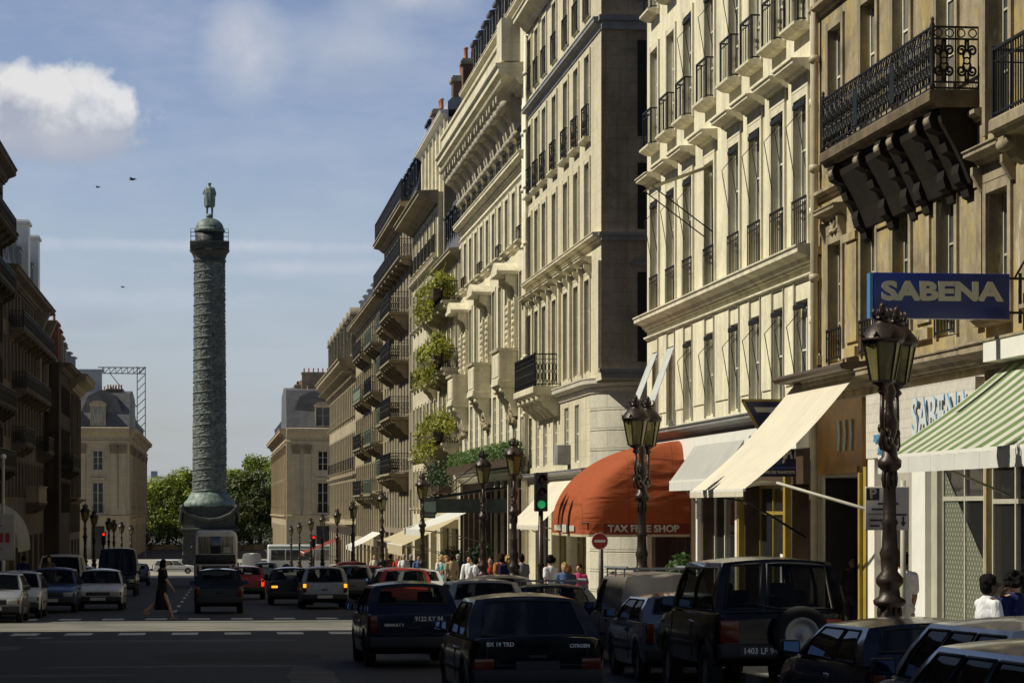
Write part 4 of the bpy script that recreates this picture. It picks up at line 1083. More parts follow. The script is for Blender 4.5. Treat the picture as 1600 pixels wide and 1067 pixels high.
rnd = random.Random(5)
rel = [[rnd.random() for _ in range(na)] for _ in range(nz//3+2)]
for i in range(nz+1):
    q = i/nz; z = zs0+(zs1-zs0)*q; R0 = 1.95-.20*q
    for k in range(na):
        a = 2*math.pi*k/na; ph = (q*turns-k/na) % 1.0
        ridge = .115*math.exp(-((ph-.5)/.05)**2)-.06*math.exp(-((ph-.42)/.05)**2)
        rr = R0+ridge+(0 if abs(ph-.5) < .09 else .15*(rel[i//3][k]-.5))
        vs.append((rr*math.cos(a), rr*math.sin(a), z))
for i in range(nz):
    for k in range(na):
        l = (k+1) % na; fs.append((i*na+k, i*na+l, (i+1)*na+l, (i+1)*na+k))
MB().add(vs, fs, 0, True).build('shaft', M['bronze'], t, fix=False)
zk = zc(391)
mb = MB(); mb.lathe([(1.78,zs1-.1),(1.95,zs1+.15),(1.8,zs1+.3),(2.0,zk-.5),(2.3,zk-.15),(2.3,zk)], (0,0,0), 32)
mb.bbox(-2.25,2.25,-2.25,2.25,zk+.001,zk+.85,.06); mb.build('capital', M['bronze_dark'], t)
mb = MB(); zr = zk+.85
for i in range(4):
    Mx = Matrix.Rotation(i*math.pi/2, 4, 'Z'); g = MB()
    for hh in (.5, 1.0, 1.4): g.bar((-2.15,-2.15,zr+hh),(2.15,-2.15,zr+hh),.04)
    for k in range(9): g.bar((-2.15+4.3*k/8,-2.15,zr),(-2.15+4.3*k/8,-2.15,zr+1.4),.04)
    mb.add(g.v, g.f, 0, False, Mx)
mb.build('railing', M['iron'], t)
z2 = zc(360); z3 = zc(335)
mb = MB(); mb.lathe([(1.72,zr),(1.72,zr+.2),(1.6,zr+.35),(1.6,z2-.25)], (0,0,0), 32); mb.build('drum', M['bronze_dark'], t)
mb = MB(); mb.lathe([(1.6,z2-.25),(1.78,z2-.15),(1.78,z2+.05)]+[(1.64*math.cos(a),z2+.08+(z3-z2-.5)*math.sin(a)) for a in [k*math.pi/2/9 for k in range(9)]]+[(.4,z3-.38),(.4,z3),(0,z3)], (0,0,0), 32); mb.build('dome', M['verdigris'], t)
zst = z3
# ------------------------------------------------------------------ street furniture, awnings, signs, plants
def lamp_glass():
    n = N('lantern_glass'); n.b.inputs['Base Color'].default_value = (.20,.18,.07,1); n.b.inputs['Roughness'].default_value = .25
    f = n.noise(n.obj((3,3,1)), 2, 3); n.link(n.ramp(f, [(.3, (.12,.105,.04)), (.7, (.30,.27,.12))]), n.b.inputs['Base Color'])
    tr = n.new('ShaderNodeBsdfTransparent'); tr.inputs['Color'].default_value = (.75,.72,.5,1)
    ms = n.new('ShaderNodeMixShader'); ms.inputs[0].default_value = .68
    n.link(tr.outputs[0], ms.inputs[1]); n.link(n.b.outputs[0], ms.inputs[2]); n.link(ms.outputs[0], n.out.inputs['Surface']); return n.mat
M['lampglass'] = lamp_glass()
def lantern(parent, p, s=1.0):
    n = 6; rb, rt, h = .145*s, .235*s, .47*s
    mb = MB()
    for k in range(n):
        t = 2*math.pi*k/n; l = 2*math.pi*(k+1)/n
        B = (rb*math.cos(t), rb*math.sin(t), 0); T = (rt*math.cos(t), rt*math.sin(t), h)
        mb.bar(B, T, .022*s); mb.bar(B, (rb*math.cos(l), rb*math.sin(l), 0), .026*s); mb.bar(T, (rt*math.cos(l), rt*math.sin(l), h), .035*s)
    mb.lathe([(.03,-.16),(.07,-.12),(.04,-.07),(.11,-.03),(.15,0)], (0,0,0), 12)
    mb.lathe([(.004,.0),(.035,.02),(.03,.16),(.012,.2)], (0,0,0), 8)
    o = mb.build('lantern', M['ironbrown'], parent, p)
    g = MB()
    for k in range(n):
        t = 2*math.pi*k/n; l = 2*math.pi*(k+1)/n; a = .97
        g.quad((rb*a*math.cos(t),rb*a*math.sin(t),.01),(rb*a*math.cos(l),rb*a*math.sin(l),.01),(rt*a*math.cos(l),rt*a*math.sin(l),h-.01),(rt*a*math.cos(t),rt*a*math.sin(t),h-.01))
    g.build('lantern_glass', M['lampglass'], o)
    c = MB()
    c.lathe([(.262*s,h),(.275*s,h+.03),(.26*s,h+.05),(.235*s,h+.10),(.16*s,h+.19),(.09*s,h+.235),(.085*s,h+.26),(.105*s,h+.27),(.10*s,h+.30),(.03*s,h+.31)], (0,0,0), 12)
    for k in range(8):
        t = 2*math.pi*k/8
        c.add([(.26*s*math.cos(t-.2),.26*s*math.sin(t-.2),h+.03),(.26*s*math.cos(t+.2),.26*s*math.sin(t+.2),h+.03),(.285*s*math.cos(t),.285*s*math.sin(t),h+.115)], [(0,1,2),(2,1,0)])
        c.tube([(.10*s*math.cos(t),.10*s*math.sin(t),h+.28),(.13*s*math.cos(t),.13*s*math.sin(t),h+.35),(.10*s*math.cos(t),.10*s*math.sin(t),h+.40)], .014*s, 5)
    c.lathe([(.02,h+.3),(.05,h+.36),(.03,h+.40),(.045,h+.43),(.0,h+.49)], (0,0,0), 8)
    c.build('lantern_cap', M['ironbrown'], o)
POST = [(.27,0),(.27,.10),(.23,.14),(.24,.30),(.20,.36),(.16,.42),(.205,.58),(.215,.72),(.18,.90),(.115,1.02),(.12,1.06),(.19,1.10),(.20,1.15),(.13,1.20),(.12,1.30),(.165,1.36),(.165,1.42),(.10,1.50),(.11,1.66),(.125,1.72),(.095,1.80),(.085,2.05),(.105,2.09),(.08,2.14),(.072,2.70),(.14,2.76),(.145,2.84),(.10,2.88),(.085,3.0),(.05,3.06),(.09,3.20),(.11,3.30),(.06,3.40),(.05,3.55),(.08,3.66),(.04,3.80),(.06,3.92),(.02,4.05)]
def street_lamp(x, y, label, ang=1.25, s=1.0, nl=2, group='cast-iron street lamps'):
    z = gz(y)+.14
    t = thing('street_lamp', label, 'street lamp', (x,y,z), ang, group)
    mb = MB().lathe(POST, (0,0,0), 18)
    for k in range(8):                           # leaf mouldings
        a = 2*math.pi*k/8
        for zz, rr, hh in ((.55,.20,.16),(1.0,.13,.10),(2.62,.075,.12)):
            mb.ball((rr*math.cos(a),rr*math.sin(a),zz), (.03,.03,hh), 6)
    mb.build('post', M['ironbrown'], t)
    mb = MB()
    ds = [(1,0),(-1,0)] if nl == 2 else [(1,0)]
    for dx, dy in ds:
        mb.tube([(0,0,3.02),(dx*.16,0,2.98),(dx*.30,0,3.10),(dx*.36,0,3.35),(dx*.33,0,3.64)], [.035,.04,.035,.03,.03], 7)
        mb.tube([(dx*.05,0,3.5),(dx*.17,0,3.46),(dx*.22,0,3.34),(dx*.15,0,3.26),(dx*.09,0,3.32),(dx*.13,0,3.38)], .022, 6)
        mb.tube([(dx*.34,0,3.2),(dx*.42,0,3.14),(dx*.44,0,3.02),(dx*.37,0,2.97)], .022, 6)
        for q in range(5): mb.ball((dx*(.08+.05*q), .04*(-1)**q, 3.02+.05*q), (.05,.035,.06), 6)
    mb.build('arm', M['ironbrown'], t)
    if nl == 2:
        lantern(t, (.33,0,3.78), s); lantern(t, (-.33,0,3.78), s)
    else: lantern(t, (0,0,3.88), s)
    return t
lamps = [(1390,30.2,'nearest and largest street lamp, brown cast iron with two lanterns below the blue sign'),
         (1003,48.0,'street lamp with two lanterns in front of the red domed awning'),
         (803,65.5,'street lamp on the corner just left of the green traffic light'),
         (755,73.5,'street lamp second to the left of the green traffic light, beside the hotel marquee')]
for px, y, lab in lamps: street_lamp(Xat(px,y), y, lab, 1.05 if y < 60 else 1.45)
proto = street_lamp(Xat(660,94), 94, 'street lamp in front of the white scalloped awning', 1.5)
for k, (px, y, lab) in enumerate([(597,118,'slim street lamp in front of the black-balconied building'),(552,141,'street lamp left of the beige awnings'),(527,165,'small distant lamp under the green-railed building'),(504,186,'distant lamp beside the far red traffic light'),(486,205,'tiny lamp under the brown-corniced corner building, third from the square'),(468,232,'tiny lamp at the right-hand entrance of the square'),(455,258,'farthest tiny lamp on the right side of the square')]):
    c = copy_tree(proto); x = Xat(px,y); c.location = (x,y,gz(y)+.14); c['label'] = lab
for k, (px, y, lab) in enumerate([(133,150,'street lamp with a lantern against the shaded corner house, leftmost of the left-hand lamps'),(147,172,'left-hand lamp second from the left, beside the red traffic light'),(170,205,'lamp in the left-hand cluster right above the red traffic light'),(178,215,'lamp in the middle of the left-hand cluster'),(190,228,'lamp right of the middle in the left-hand cluster'),(205,250,'rightmost lamp of the left-hand cluster')]):
    c = copy_tree(proto); x = Xat(px,y); c.location = (x,y,gz(y)+.14); c['label'] = lab
# traffic lights
M['tl_red'] = glow('red_signal_lens', (.75,.02,.01), 1.6); M['tl_green'] = glow('green_signal_lens', (.02,.42,.12), .55)
M['tl_off'] = plain('unlit_signal_lens', (.03,.02,.015), .25, var=.2)
def traffic_light(x, y, lab, lit, zh, h=1.0, ang=math.pi):
    z = gz(y)+.14
    t = thing('traffic_light', lab, 'traffic light', (x,y,z), 0, 'traffic lights')
    MB().lathe([(.16,0),(.16,.08),(.11,.12),(.12,.35),(.14,.5),(.09,.62),(.12,.7),(.12,.78),(.075,.86),(.07,1.4),(.10,1.44),(.07,1.5),(.06,zh+.02)], (0,0,0), 14).build('post', M['ironbrown'], t)
    w = .33*h; mb = MB().bbox(-w/2,w/2,-.14,.12,zh,zh+h,.03)
    for k in range(3):
        zc_ = zh+h*(.18+.32*k); r = .105*h
        n = 14                                  # visor: open half tube over each lens
        vs = []
        for yy in (-.14,-.32):
            for j in range(n+1):
                a = math.pi*(-.08+1.16*j/n); vs.append((r*1.15*math.cos(a),yy,zc_+r*1.15*math.sin(a)))
        mb.add(vs, [(j,j+1,n+2+j,n+1+j) for j in range(n)], 0, True)
    hs = mb.build('signal_housing', M['black'], t)
    for k, nm in enumerate(('green','amber','red')):
        zc_ = zh+h*(.18+.32*k); r = .105*h
        l = MB(); l.lathe([(r,0),(r*.8,.02),(r*.4,.035),(0,.04)], (0,0,0), 14)
        me = l.mesh('lens', M['tl_'+lit] if lit == nm else M['tl_off'])
        o = put('lens', me, hs, (0,-.143,zc_)); o.rotation_euler = (math.pi/2,0,0)
    return t
traffic_light(Xat(845,64), 64, 'black traffic light showing green on the right-hand corner', 'green', 2.80, .98)
traffic_light(Xat(490,196), 196, 'far traffic light showing red on the right-hand pavement', 'red', 2.3, .95)
traffic_light(Xat(162,190), 190, 'far traffic light showing red in front of the left house on the square', 'red', 2.5, .95)
# text helper
def text_mesh(body, size, extrude=.008, bold=0., sx=1., spacing=1.):
    cu = bpy.data.curves.new('t', 'FONT'); cu.body = body; cu.size = size; cu.extrude = extrude; cu.offset = bold
    cu.align_x = 'CENTER'; cu.align_y = 'CENTER'; cu.space_character = spacing; cu.resolution_u = 3
    o = bpy.data.objects.new('t', cu); COL.objects.link(o); bpy.context.view_layer.update()
    me = bpy.data.meshes.new_from_object(o.evaluated_get(bpy.context.evaluated_depsgraph_get()))
    bpy.data.objects.remove(o); bpy.data.curves.remove(cu)
    for v in me.vertices: v.co.x *= sx
    return me
def text(body, size, mat, parent, loc, rot, name='lettering', **k):
    me = text_mesh(body, size, **k); me.materials.clear(); me.materials.append(mat)
    o = put(name, me, parent, loc); o.rotation_euler = rot; return o
FACE = (math.pi/2,0,0)                           # text facing the viewer (-y)
FACE_R = (math.pi/2,0,-math.pi/2)                # text on a right-hand facade (faces -x)
# blue blade sign
M['blue'] = plain('royal_blue_enamel', (.008,.022,.16), .3, var=.06); M['bluelight'] = plain('pale_blue_edge', (.06,.22,.50), .35, var=.05)
M['signwhite'] = plain('pale_lettering', (.50,.48,.40), .5, var=.06)
Ys = 35.8; x0, x1 = Xat(1357,Ys), Xat(1575,Ys); za, zb_ = Zat(498,9.8,Ys), Zat(427,9.8,Ys)
t = thing('blade_sign', 'blue projecting sign with pale capital letters high over the pavement', 'sign', ((x0+x1)/2, Ys, za))
w = x1-x0; h = zb_-za
MB().bbox(-w/2+.045,w/2,-.09,.09,0,h,.012).build('sign_panel', M['blue'], t)
MB().box(-w/2,-w/2+.043,-.088,.088,.004,h-.004).build('sign_edge', M['bluelight'], t)
text('SABENA', .36, M['signwhite'], t, (.02,-.094,h*.58), FACE, bold=.018, sx=1.34, spacing=1.0)
br = MB()
for zz in (.1,h-.06): br.bar((w/2,0,zz),(w/2+.36,0,zz),.035)
br.bar((w/2+.18,0,-.05),(w/2+.18,0,h+.02),.04); br.bar((w/2+.34,0,-.3),(w/2+.34,0,h+.35),.05); br.tube([(w/2+.1,0,h-.05),(w/2+.3,0,h+.3),(w/2+.36,-.0,h+.33)], .018, 5)
br.build('bracket', M['iron'], t)
# fascia lettering
M['letterblue'] = plain('grey_blue_letter_face', (.60,.64,.68), .45, var=.1); M['scriptblue'] = plain('bright_blue_script', (.10,.30,.50), .45, var=.1)
yc = 39.5
t = thing('fascia_sign', 'raised grey-blue capitals on the pale boarded shop fascia below the blade sign', 'sign', (XR-.14, yc, 2.9))
lt = text('SABENA', .86, M['letterblue'], t, (-.06,0,.42), FACE_R, extrude=.012, bold=.012, sx=1.0, spacing=1.04)
lt.data.materials.append(M['scriptblue'])
for p in lt.data.polygons: p.material_index = 0 if abs(p.normal.z) > .5 else 1
t = thing('fascia_sign', 'small blue script on the pale fascia between the big capitals and the lamp post', 'sign', (XR-.14, 43.1, 2.95))
text('Belgian World', .19, M['scriptblue'], t, (-.02,0,.12), FACE_R, extrude=.015, bold=.004); text('Airlines', .19, M['scriptblue'], t, (-.02,.0,-.10), FACE_R, extrude=.015, bold=.004)
# ochre fascia letters
t = thing('fascia_sign', 'thin pale tube letters on the ochre shop fascia above the dark passage', 'sign', (XR-.10, 46.3, 3.2))
M['tube'] = plain('pale_tube_letter', (.40,.52,.56), .3, var=.1)
mb = MB()
for k, yy in enumerate((-.9,-.45,.0)):
    mb.tube([(-.03,yy+.05,-.28),(-.03,yy-.02,.0),(-.03,yy+.03,.28)], .028, 6)
mb.build('lettering', M['tube'], t)
# airline blade box above the ochre shop
M['navy'] = plain('navy_sign_face', (.012,.016,.07), .35, var=.1); M['signblue'] = plain('mid_blue_sign_face', (.03,.06,.22), .35, var=.1)
Yj = 50.55; x0 = Xat(1172,Yj)
t = thing('blade_sign', 'blue and white box sign with small capitals half hidden behind the big cream awning', 'sign', (x0, Yj, 2.5))
MB().bbox(0,1.0,-.12,.12,.0,.82,.01).build('sign_panel', M['navy'], t)
mb = MB().box(.03,.97,-.128,-.121,.155,.20).box(.03,.60,-.128,-.121,.24,.36); mb.build('sign_stripe', M['signblue'], t)
text('AERIENNE DES TRANSPORTS', .085, M['signwhite'], t, (.50,-.13,.085), FACE, bold=.002, sx=.70)
text('JAT', .42, M['signwhite'], t, (.80,-.131,.50), FACE, bold=.014, sx=.48)
Ya = 50.75; x0 = Xat(1160,Ya)
t = thing('blade_sign', 'dark framed projecting sign with a pale angular emblem above the grey awning', 'sign', (x0, Ya, 3.40))
mb = MB(); mb.add([(0,-.07,.62),(1.1,-.07,.62),(1.1,-.07,.0),(.36,-.07,.0),(0,.07,.62),(1.1,.07,.62),(1.1,.07,.0),(.36,.07,.0)], [(0,3,2,1),(4,5,6,7),(0,1,5,4),(1,2,6,5),(2,3,7,6),(3,0,4,7)]); mb.build('sign_panel', M['navy'], t)
mb = MB(); mb.bar((-.03,-.07,.64),(1.12,-.07,.64),.04,.05); mb.bar((-.02,-.07,.64),(.36,-.07,-.02),.04,.05); mb.build('sign_frame', M['frame_gold'], t)
mb = MB(); mb.poly([(.22,-.076,.50),(.72,-.076,.50),(.56,-.076,.08),(.44,-.076,.08),(.56,-.076,.40),(.28,-.076,.40)]); mb.poly([(.78,-.076,.50),(1.05,-.076,.50),(.86,-.076,.08),(.66,-.076,.08)]); mb.build('emblem', M['signwhite'], t)
# awnings
def stripes(name, c1, c2, width, axis=0):
    n = N(name); sx_ = n.new('ShaderNodeSeparateXYZ'); n.link(n.obj(), sx_.inputs[0])
    m = n.math('FRACT', n.math('MULTIPLY', sx_.outputs[axis], 1/width)); m2 = n.math('GREATER_THAN', m, .5)
    f = n.noise(n.obj(), 3, 4); base = n.mix(m2, c1, c2); base = n.mix(1., base, n.ramp(f, [(.3,.85),(.7,1.05)]), 'MULTIPLY')
    n.link(base, n.b.inputs['Base Color']); n.b.inputs['Roughness'].default_value = .8
    tl = n.new('ShaderNodeBsdfTranslucent'); n.link(base, tl.inputs['Color']); ms = n.new('ShaderNodeMixShader'); ms.inputs[0].default_value = .25
    n.link(n.b.outputs[0], ms.inputs[1]); n.link(tl.outputs[0], ms.inputs[2]); n.link(ms.outputs[0], n.out.inputs['Surface'])
    return n.mat
def canvas(name, col, stain=.25, folds=0):
    n = N(name); v = n.obj(); f = n.noise(v, 1.2, 5); st = n.noise(n.obj((.5,.5,3)), 1.5, 4)
    base = n.ramp(f, [(.3, tuple(c*.88 for c in col)), (.7, col)]); base = n.mix(n.ramp(st, [(.55, 0.), (.8, stain)]), base, tuple(c*.45 for c in col))
    n.link(base, n.b.inputs['Base Color']); n.b.inputs['Roughness'].default_value = .85
    tl = n.new('ShaderNodeBsdfTranslucent'); n.link(base, tl.inputs['Color']); ms = n.new('ShaderNodeMixShader'); ms.inputs[0].default_value = .22
    n.link(n.b.outputs[0], ms.inputs[1]); n.link(tl.outputs[0], ms.inputs[2]); n.link(ms.outputs[0], n.out.inputs['Surface'])
    sx_ = n.new('ShaderNodeSeparateXYZ'); n.link(n.obj(), sx_.inputs[0])
    seam = n.math('LESS_THAN', n.math('FRACT', n.math('ADD', n.math('MULTIPLY', sx_.outputs[0], .9), .37)), .022)
    base2 = n.mix(n.math('MULTIPLY', seam, .45), base, tuple(c*.35 for c in col)); n.link(base2, n.b.inputs['Base Color']); n.link(base2, tl.inputs['Color'])
    if folds: n.bump(n.noise(n.obj((.7,.7,2.4)), 1.5, 2, .4, .5), folds, .12)
    return n.mat
M['greenstripe'] = stripes('green_white_stripes', (.62,.62,.54), (.16,.24,.085), .56)
M['canvas_cream'] = canvas('cream_canvas', (.80,.74,.60)); M['canvas_grey'] = canvas('grey_canvas', (.50,.50,.47), .1)
M['canvas_beige'] = canvas('beige_canvas', (.60,.52,.34), .3); M['canvas_white'] = canvas('white_canvas', (.80,.80,.76), .1)
M['canvas_red'] = canvas('rust_red_canvas', (.40,.086,.022), .25, .75); M['canvas_darkred'] = canvas('dark_red_canvas', (.22,.03,.02), .1)
def awning(Y0, Y1, zt_, xf, zf, mat, label, val=.22, xw=XR-.05, valmat=None, sag=.05, arms=True, vwave=0, group=None, rise=0):
    ln = Y1-Y0
    t = thing('awning', label, 'awning', (xw, Y0, zf), math.pi/2, group)      # local x along the street, y outward
    out = xw-xf; h = zt_-zf; mb = MB(); nu, nv = 14, 8; vs = []; fs = []
    for i in range(nu+1):
        for j in range(nv+1):
            q = j/nv; u = ln*i/nu
            vs.append((u, out*q, h*(1-q)-sag*math.sin(math.pi*q)-.02*math.sin(math.pi*i/nu*3)*q+rise*math.sin(math.pi*q)))
    for i in range(nu):
        for j in range(nv):
            a = i*(nv+1)+j; fs.append((a,a+1,a+nv+2,a+nv+1))
    mb.add(vs, fs, 0, True); mb.build('canopy', M[mat], t)
    if val:
        m2 = MB(); n = 40; vs = []
        for i in range(n+1):
            u = ln*i/n; d = val*(1-(.25*abs(math.sin(math.pi*i/n*vwave)) if vwave else 0)); y = out+.012*math.sin(i*1.9)
            vs += [(u,out+.004,-.005),(u,y,-d)]
        m2.add(vs, [(2*i,2*i+1,2*i+3,2*i+2) for i in range(n)], 0, True); m2.build('valance', M[valmat or mat], t)
    mb = MB().bar((0,out-.02,.0),(ln,out-.02,.0),.05); mb.build('front_bar', M['white'], t)
    if arms:
        for u in (.12, ln-.12): MB().tube([(u,out-.04,-.02),(u,out*.55,-.02-.1),(u,.02,-.55)], .022, 6).build('arm', M['frame_grey'], t)
    return t
t = awning(29.6, 36.4, 3.98, 9.6, 2.60, 'greenstripe', 'green and white striped awning over the airline office window', .24, valmat='canvas_white', sag=.06)
MB().box(-.1,6.9,-.05,.35,1.40,1.72).build('awning_box', M['white'], t)
t = awning(44.7, 49.8, 4.46, 9.33, 2.19, 'canvas_cream', 'large cream awning sloping steeply out over the pavement', .12, sag=.16, arms=False)
MB().tube([(4.45,2.1,-.02),(2.6,2.0,-.02),(.4,1.8,.14),(-.0,1.6,.12),(-2.6,.1,-.5)], .03, 7).build('arm', M['frame_grey'], t)
MB().tube([(4.45,2.1,-.05),(4.4,1.2,-.2),(4.4,.05,-.9)], .025, 6).build('arm', M['iron'], t)
MB().sweep([(-.02,2.1),(.5,2.14),(.55,2.2),(.5,2.26),(-.02,2.3)], -.3, 5.2).build('awning_hood', M['wood'], t)
awning(54.8, 60.6, 3.50, 10.85, 2.50, 'canvas_grey', 'plain grey awning between the red dome and the cream awning', .22, sag=.02, valmat='canvas_white')
awning(80.2, 88.0, 2.78, 10.15, 1.32, 'canvas_cream', 'cream awning on the corner building behind the traffic light', .14, sag=.04)
# domed red canopy
def dome_awning():
    Yn, Yf, xw, xf, z0 = 61.8, 67.5, XR-.03, 8.86, 1.50
    t = thing('dome_awning', 'rust-red domed awning with a dark lettered valance', 'awning', (xw, Yn, z0))
    ln = Yf-Yn; out = xw-xf; H_ = 2.05
    mb = MB(); nu, nv = 30, 18; vs = []; fs = []
    prof = []                                    # plan outline: wall - rounded corner - front - rounded corner - wall
    rc = .5
    def outline(q):
        L1 = out-rc; La = rc*math.pi/2; L2 = ln-2*rc; T_ = 2*L1+2*La+L2; s = q*T_
        if s < L1: return (-s, 0)
        s -= L1
        if s < La: a = s/rc; return (-L1-rc*math.sin(a), rc-rc*math.cos(a))
        s -= La
        if s < L2: return (-out, rc+s)
        s -= L2
        if s < La: a = s/rc; return (-out+rc-rc*math.cos(a), ln-rc+rc*math.sin(a))
        s -= La
        return (-L1+s, ln)
    nu = 60
    for i in range(nu+1):
        ox, oy = outline(i/nu)
        for j in range(nv+1):
            a = j/nv*math.pi/2
            c = math.cos(a)**1.2; yend = math.cos(a)**.16      # barrel section, ends nearly upright
            x = ox*c; y = ln/2+(oy-ln/2)*yend*(1.0)
            w_ = .012*math.sin(i*.8+j*.5)*math.sin(a*2)
            vs.append((x, y+w_, H_*math.sin(a)+w_))
    for i in range(nu):
        for j in range(nv): a = i*(nv+1)+j; fs.append((a,a+nv+1,a+nv+2,a+1))
    mb.add(vs, fs, 0, True); mb.build('canopy', M['canvas_red'], t)
    m2 = MB(); m3 = MB(); m4 = MB(); prev = None
    for i in range(nu+1):
        ox, oy = outline(i/nu); s1 = .014*math.sin(i*2.1)
        cur = [(ox,oy,.0),(ox+s1,oy+s1,-.27),(ox+s1,oy+s1,-.33)]
        if prev:
            tgt = m2 if oy < .2 and ox > -out+.5 else m3
            tgt.quad(prev[0],prev[1],cur[1],cur[0]); m4.quad(prev[1],prev[2],cur[2],cur[1])
        prev = cur
    m2.build('valance', M['canvas_darkred'], t); m3.build('valance', M['canvas_red'], t); m4.build('fringe', M['canvas_beige'], t)
    text('TAX FREE SHOP', .235, M['signwhite'], t, (-1.15,-.02,-.135), FACE, bold=.007, sx=1.05)
    mb = MB(); mb.box(-out-.03,-out-.022,2.0,3.1,-.24,-.04); mb.box(-out-.03,-out-.022,3.3,4.6,-.2,-.06); mb.box(-out-.03,-out-.022,.9,1.7,-.2,-.06); mb.build('emblem', M['signwhite'], t)
    for y in (.1, ln-.1): MB().tube([(-out+.05,y,.0),(-out*.5,y,.1),(0,y,-.1)], .02, 6).build('arm', M['iron'], t)
dome_awning()
# hotel marquee of iron and glass with planter above
t = thing('marquee', 'dark iron and glass hotel marquee with a ribbed sloping roof', 'marquee', (XR, 100.5, 1.95), math.pi/2)
M['marquee'] = plain('marquee_sheet', (.05,.07,.065), .35, var=.3)
mb = MB()
for k in range(12):
    u0, u1 = k*.62, (k+1)*.62
    mb.add([(u0,.02,.75),(u1,.02,.75),(u1,2.9,.28),(u0,2.9,.28)], [(0,3,2,1)])
mb.box(0,7.44,2.88,2.94,-.25,.29); mb.box(-.03,.0,.02,2.94,-.25,.3); mb.build('roof_panel', M['marquee'], t)
mb = MB()
for k in range(13): mb.bar((k*.62,.02,.78),(k*.62,2.95,.31),.05)
mb.bar((0,2.95,.30),(7.44,2.95,.30),.08); mb.bar((0,2.95,-.25),(7.44,2.95,-.25),.08)
k = 0
while k < 7.4: mb.tube([(k,2.96,-.25),(k+.15,2.96,-.45),(k+.3,2.96,-.25)], .02, 5); k += .31
mb.build('rib', M['iron'], t)
for u in (.3, 7.1): MB().tube([(u,.02,2.2),(u,2.6,.35)], .025, 6).build('tie_rod', M['iron'], t)
awning(110, 119, 2.0, 8.75, .95, 'canvas_white', 'white scalloped awning beyond the hotel marquee', .3, vwave=12, valmat='canvas_white')
awning(122, 132, 1.4, 8.9, .1, 'canvas_beige', 'beige awning with a hanging front left of the white scalloped awning', .5, valmat='canvas_beige')
awning(139, 149, .9, 9.4, .0, 'canvas_beige', 'smaller beige awning under the pale overhanging-eaves building', .3)
awning(178, 188, .2, 9.6, -.8, 'canvas_white', 'tiny white awning under the green-railed building', .3)
awning(236, 246, -.9, 8.2, -2.2, 'canvas_darkred', 'tiny red awning by the entrance to the square', .3)
t = awning(118, 127, 1.9, 0, 0, 'canvas_white', 'x', xw=1) if False else None
# left side: awning, advertising panel, pole
def left_awning(Y0, Y1, zt_, xf, zf, mat, label):
    t = thing('awning', label, 'awning', (XL+.05, Y1, zf), -math.pi/2)
    out = xf-XL; ln = Y1-Y0; h = zt_-zf; mb = MB(); vs = []; nv = 10
    for u in (0, ln):
        for j in range(nv+1): a = math.pi/2*j/nv; vs.append((u, out*math.sin(a), h*math.cos(a)))
    mb.add(vs, [(j,j+1,nv+2+j,nv+1+j) for j in range(nv)], 0, True)
    mb.poly([(ln,0,0)]+[(ln,out*math.sin(math.pi/2*j/nv),h*math.cos(math.pi/2*j/nv)) for j in range(nv+1)])
    mb.build('canopy', M[mat], t); MB().box(0,ln,out-.01,out,-.25,0).build('valance', M[mat], t)
left_awning(138, 147, 2.2, -10.4, -.2, 'canvas_grey', 'pale rounded awning on the shaded side behind the advertising panel')
Yp = 92
xp = Xat(-1, Yp)
t = thing('advertising_panel', 'pale framed advertising panel on a post at the left edge', 'sign', (xp, Yp, gz(Yp)+.14))
MB().box(-.06,.06,-.05,.05,0,2.0).build('post', M['iron'], t)
M['poster'] = plain('pale_poster_paper', (.42,.40,.38), .6, var=.1)
mb = MB().bbox(-.62,.54,-.07,.07,1.55,3.2,.02); mb.build('frame', M['frame_grey'], t)
MB().box(-.56,.47,-.078,-.071,1.62,3.13).build('poster', M['poster'], t)
M['posterred'] = plain('red_poster_print', (.33,.04,.03), .6, var=.1)
mb = MB()
for k in range(4): mb.box(-.45+.22*k,-.30+.22*k,-.082,-.0785,2.18,2.52)
mb.box(-.2,.1,-.082,-.0785,2.75,2.79); mb.box(-.2,.1,-.082,-.0785,1.95,1.99); mb.build('print', M['posterred'], t)
t = thing('flagpole', 'tall thin white pole rising behind the advertising panel', 'pole', (Xat(5,99), 99, gz(99)+.14))
MB().lathe([(.09,0),(.07,.5),(.06,5.4),(.11,5.42),(.11,5.55),(.0,5.6)], (0,0,0), 12).build('pole', M['white'], t)
# parking sign on the nearest lamp
M['panelgrey'] = plain('pale_sign_enamel', (.50,.48,.44), .4, var=.06)
Yp = 31.0; xp = Xat(1386,Yp); zp = Zat(828,xp,Yp)
t = thing('parking_sign', 'pale parking notice with a black P square behind the nearest lamp post', 'sign', (xp,Yp,gz(Yp)+.14))
zl = zp-gz(Yp)-.14
MB().lathe([(.035,0),(.035,zl+.62)], (.22,.06,0), 10).build('post', M['frame_grey'], t)
MB().bbox(-.28,.28,-.015,.02,zl,zl+.54,.012).build('sign_panel', M['panelgrey'], t)
mb = MB().box(-.265,-.10,-.019,-.0155,zl+.37,zl+.52); mb.build('sign_square', M['black'], t)
text('P', .17, M['signwhite'], t, (-.183,-.022,zl+.447), FACE, bold=.006, extrude=.002)
mb = MB()
for k, (a, c) in enumerate(((-.12,.14),(-.2,-.02),(.06,.24),(-.22,-.06),(-.22,-.1))): mb.box(a,c,-.019,-.0155,zl+.315-.068*k,zl+.34-.068*k)
mb.box(-.26,.26,-.0195,-.0157,zl+.195,zl+.203); mb.box(.19,.215,-.019,-.0155,zl+.09,zl+.17); mb.poly([(.165,-.019,zl+.10),(.2025,-.019,zl+.04),(.24,-.019,zl+.10)]); mb.build('notice_print', M['black'], t)
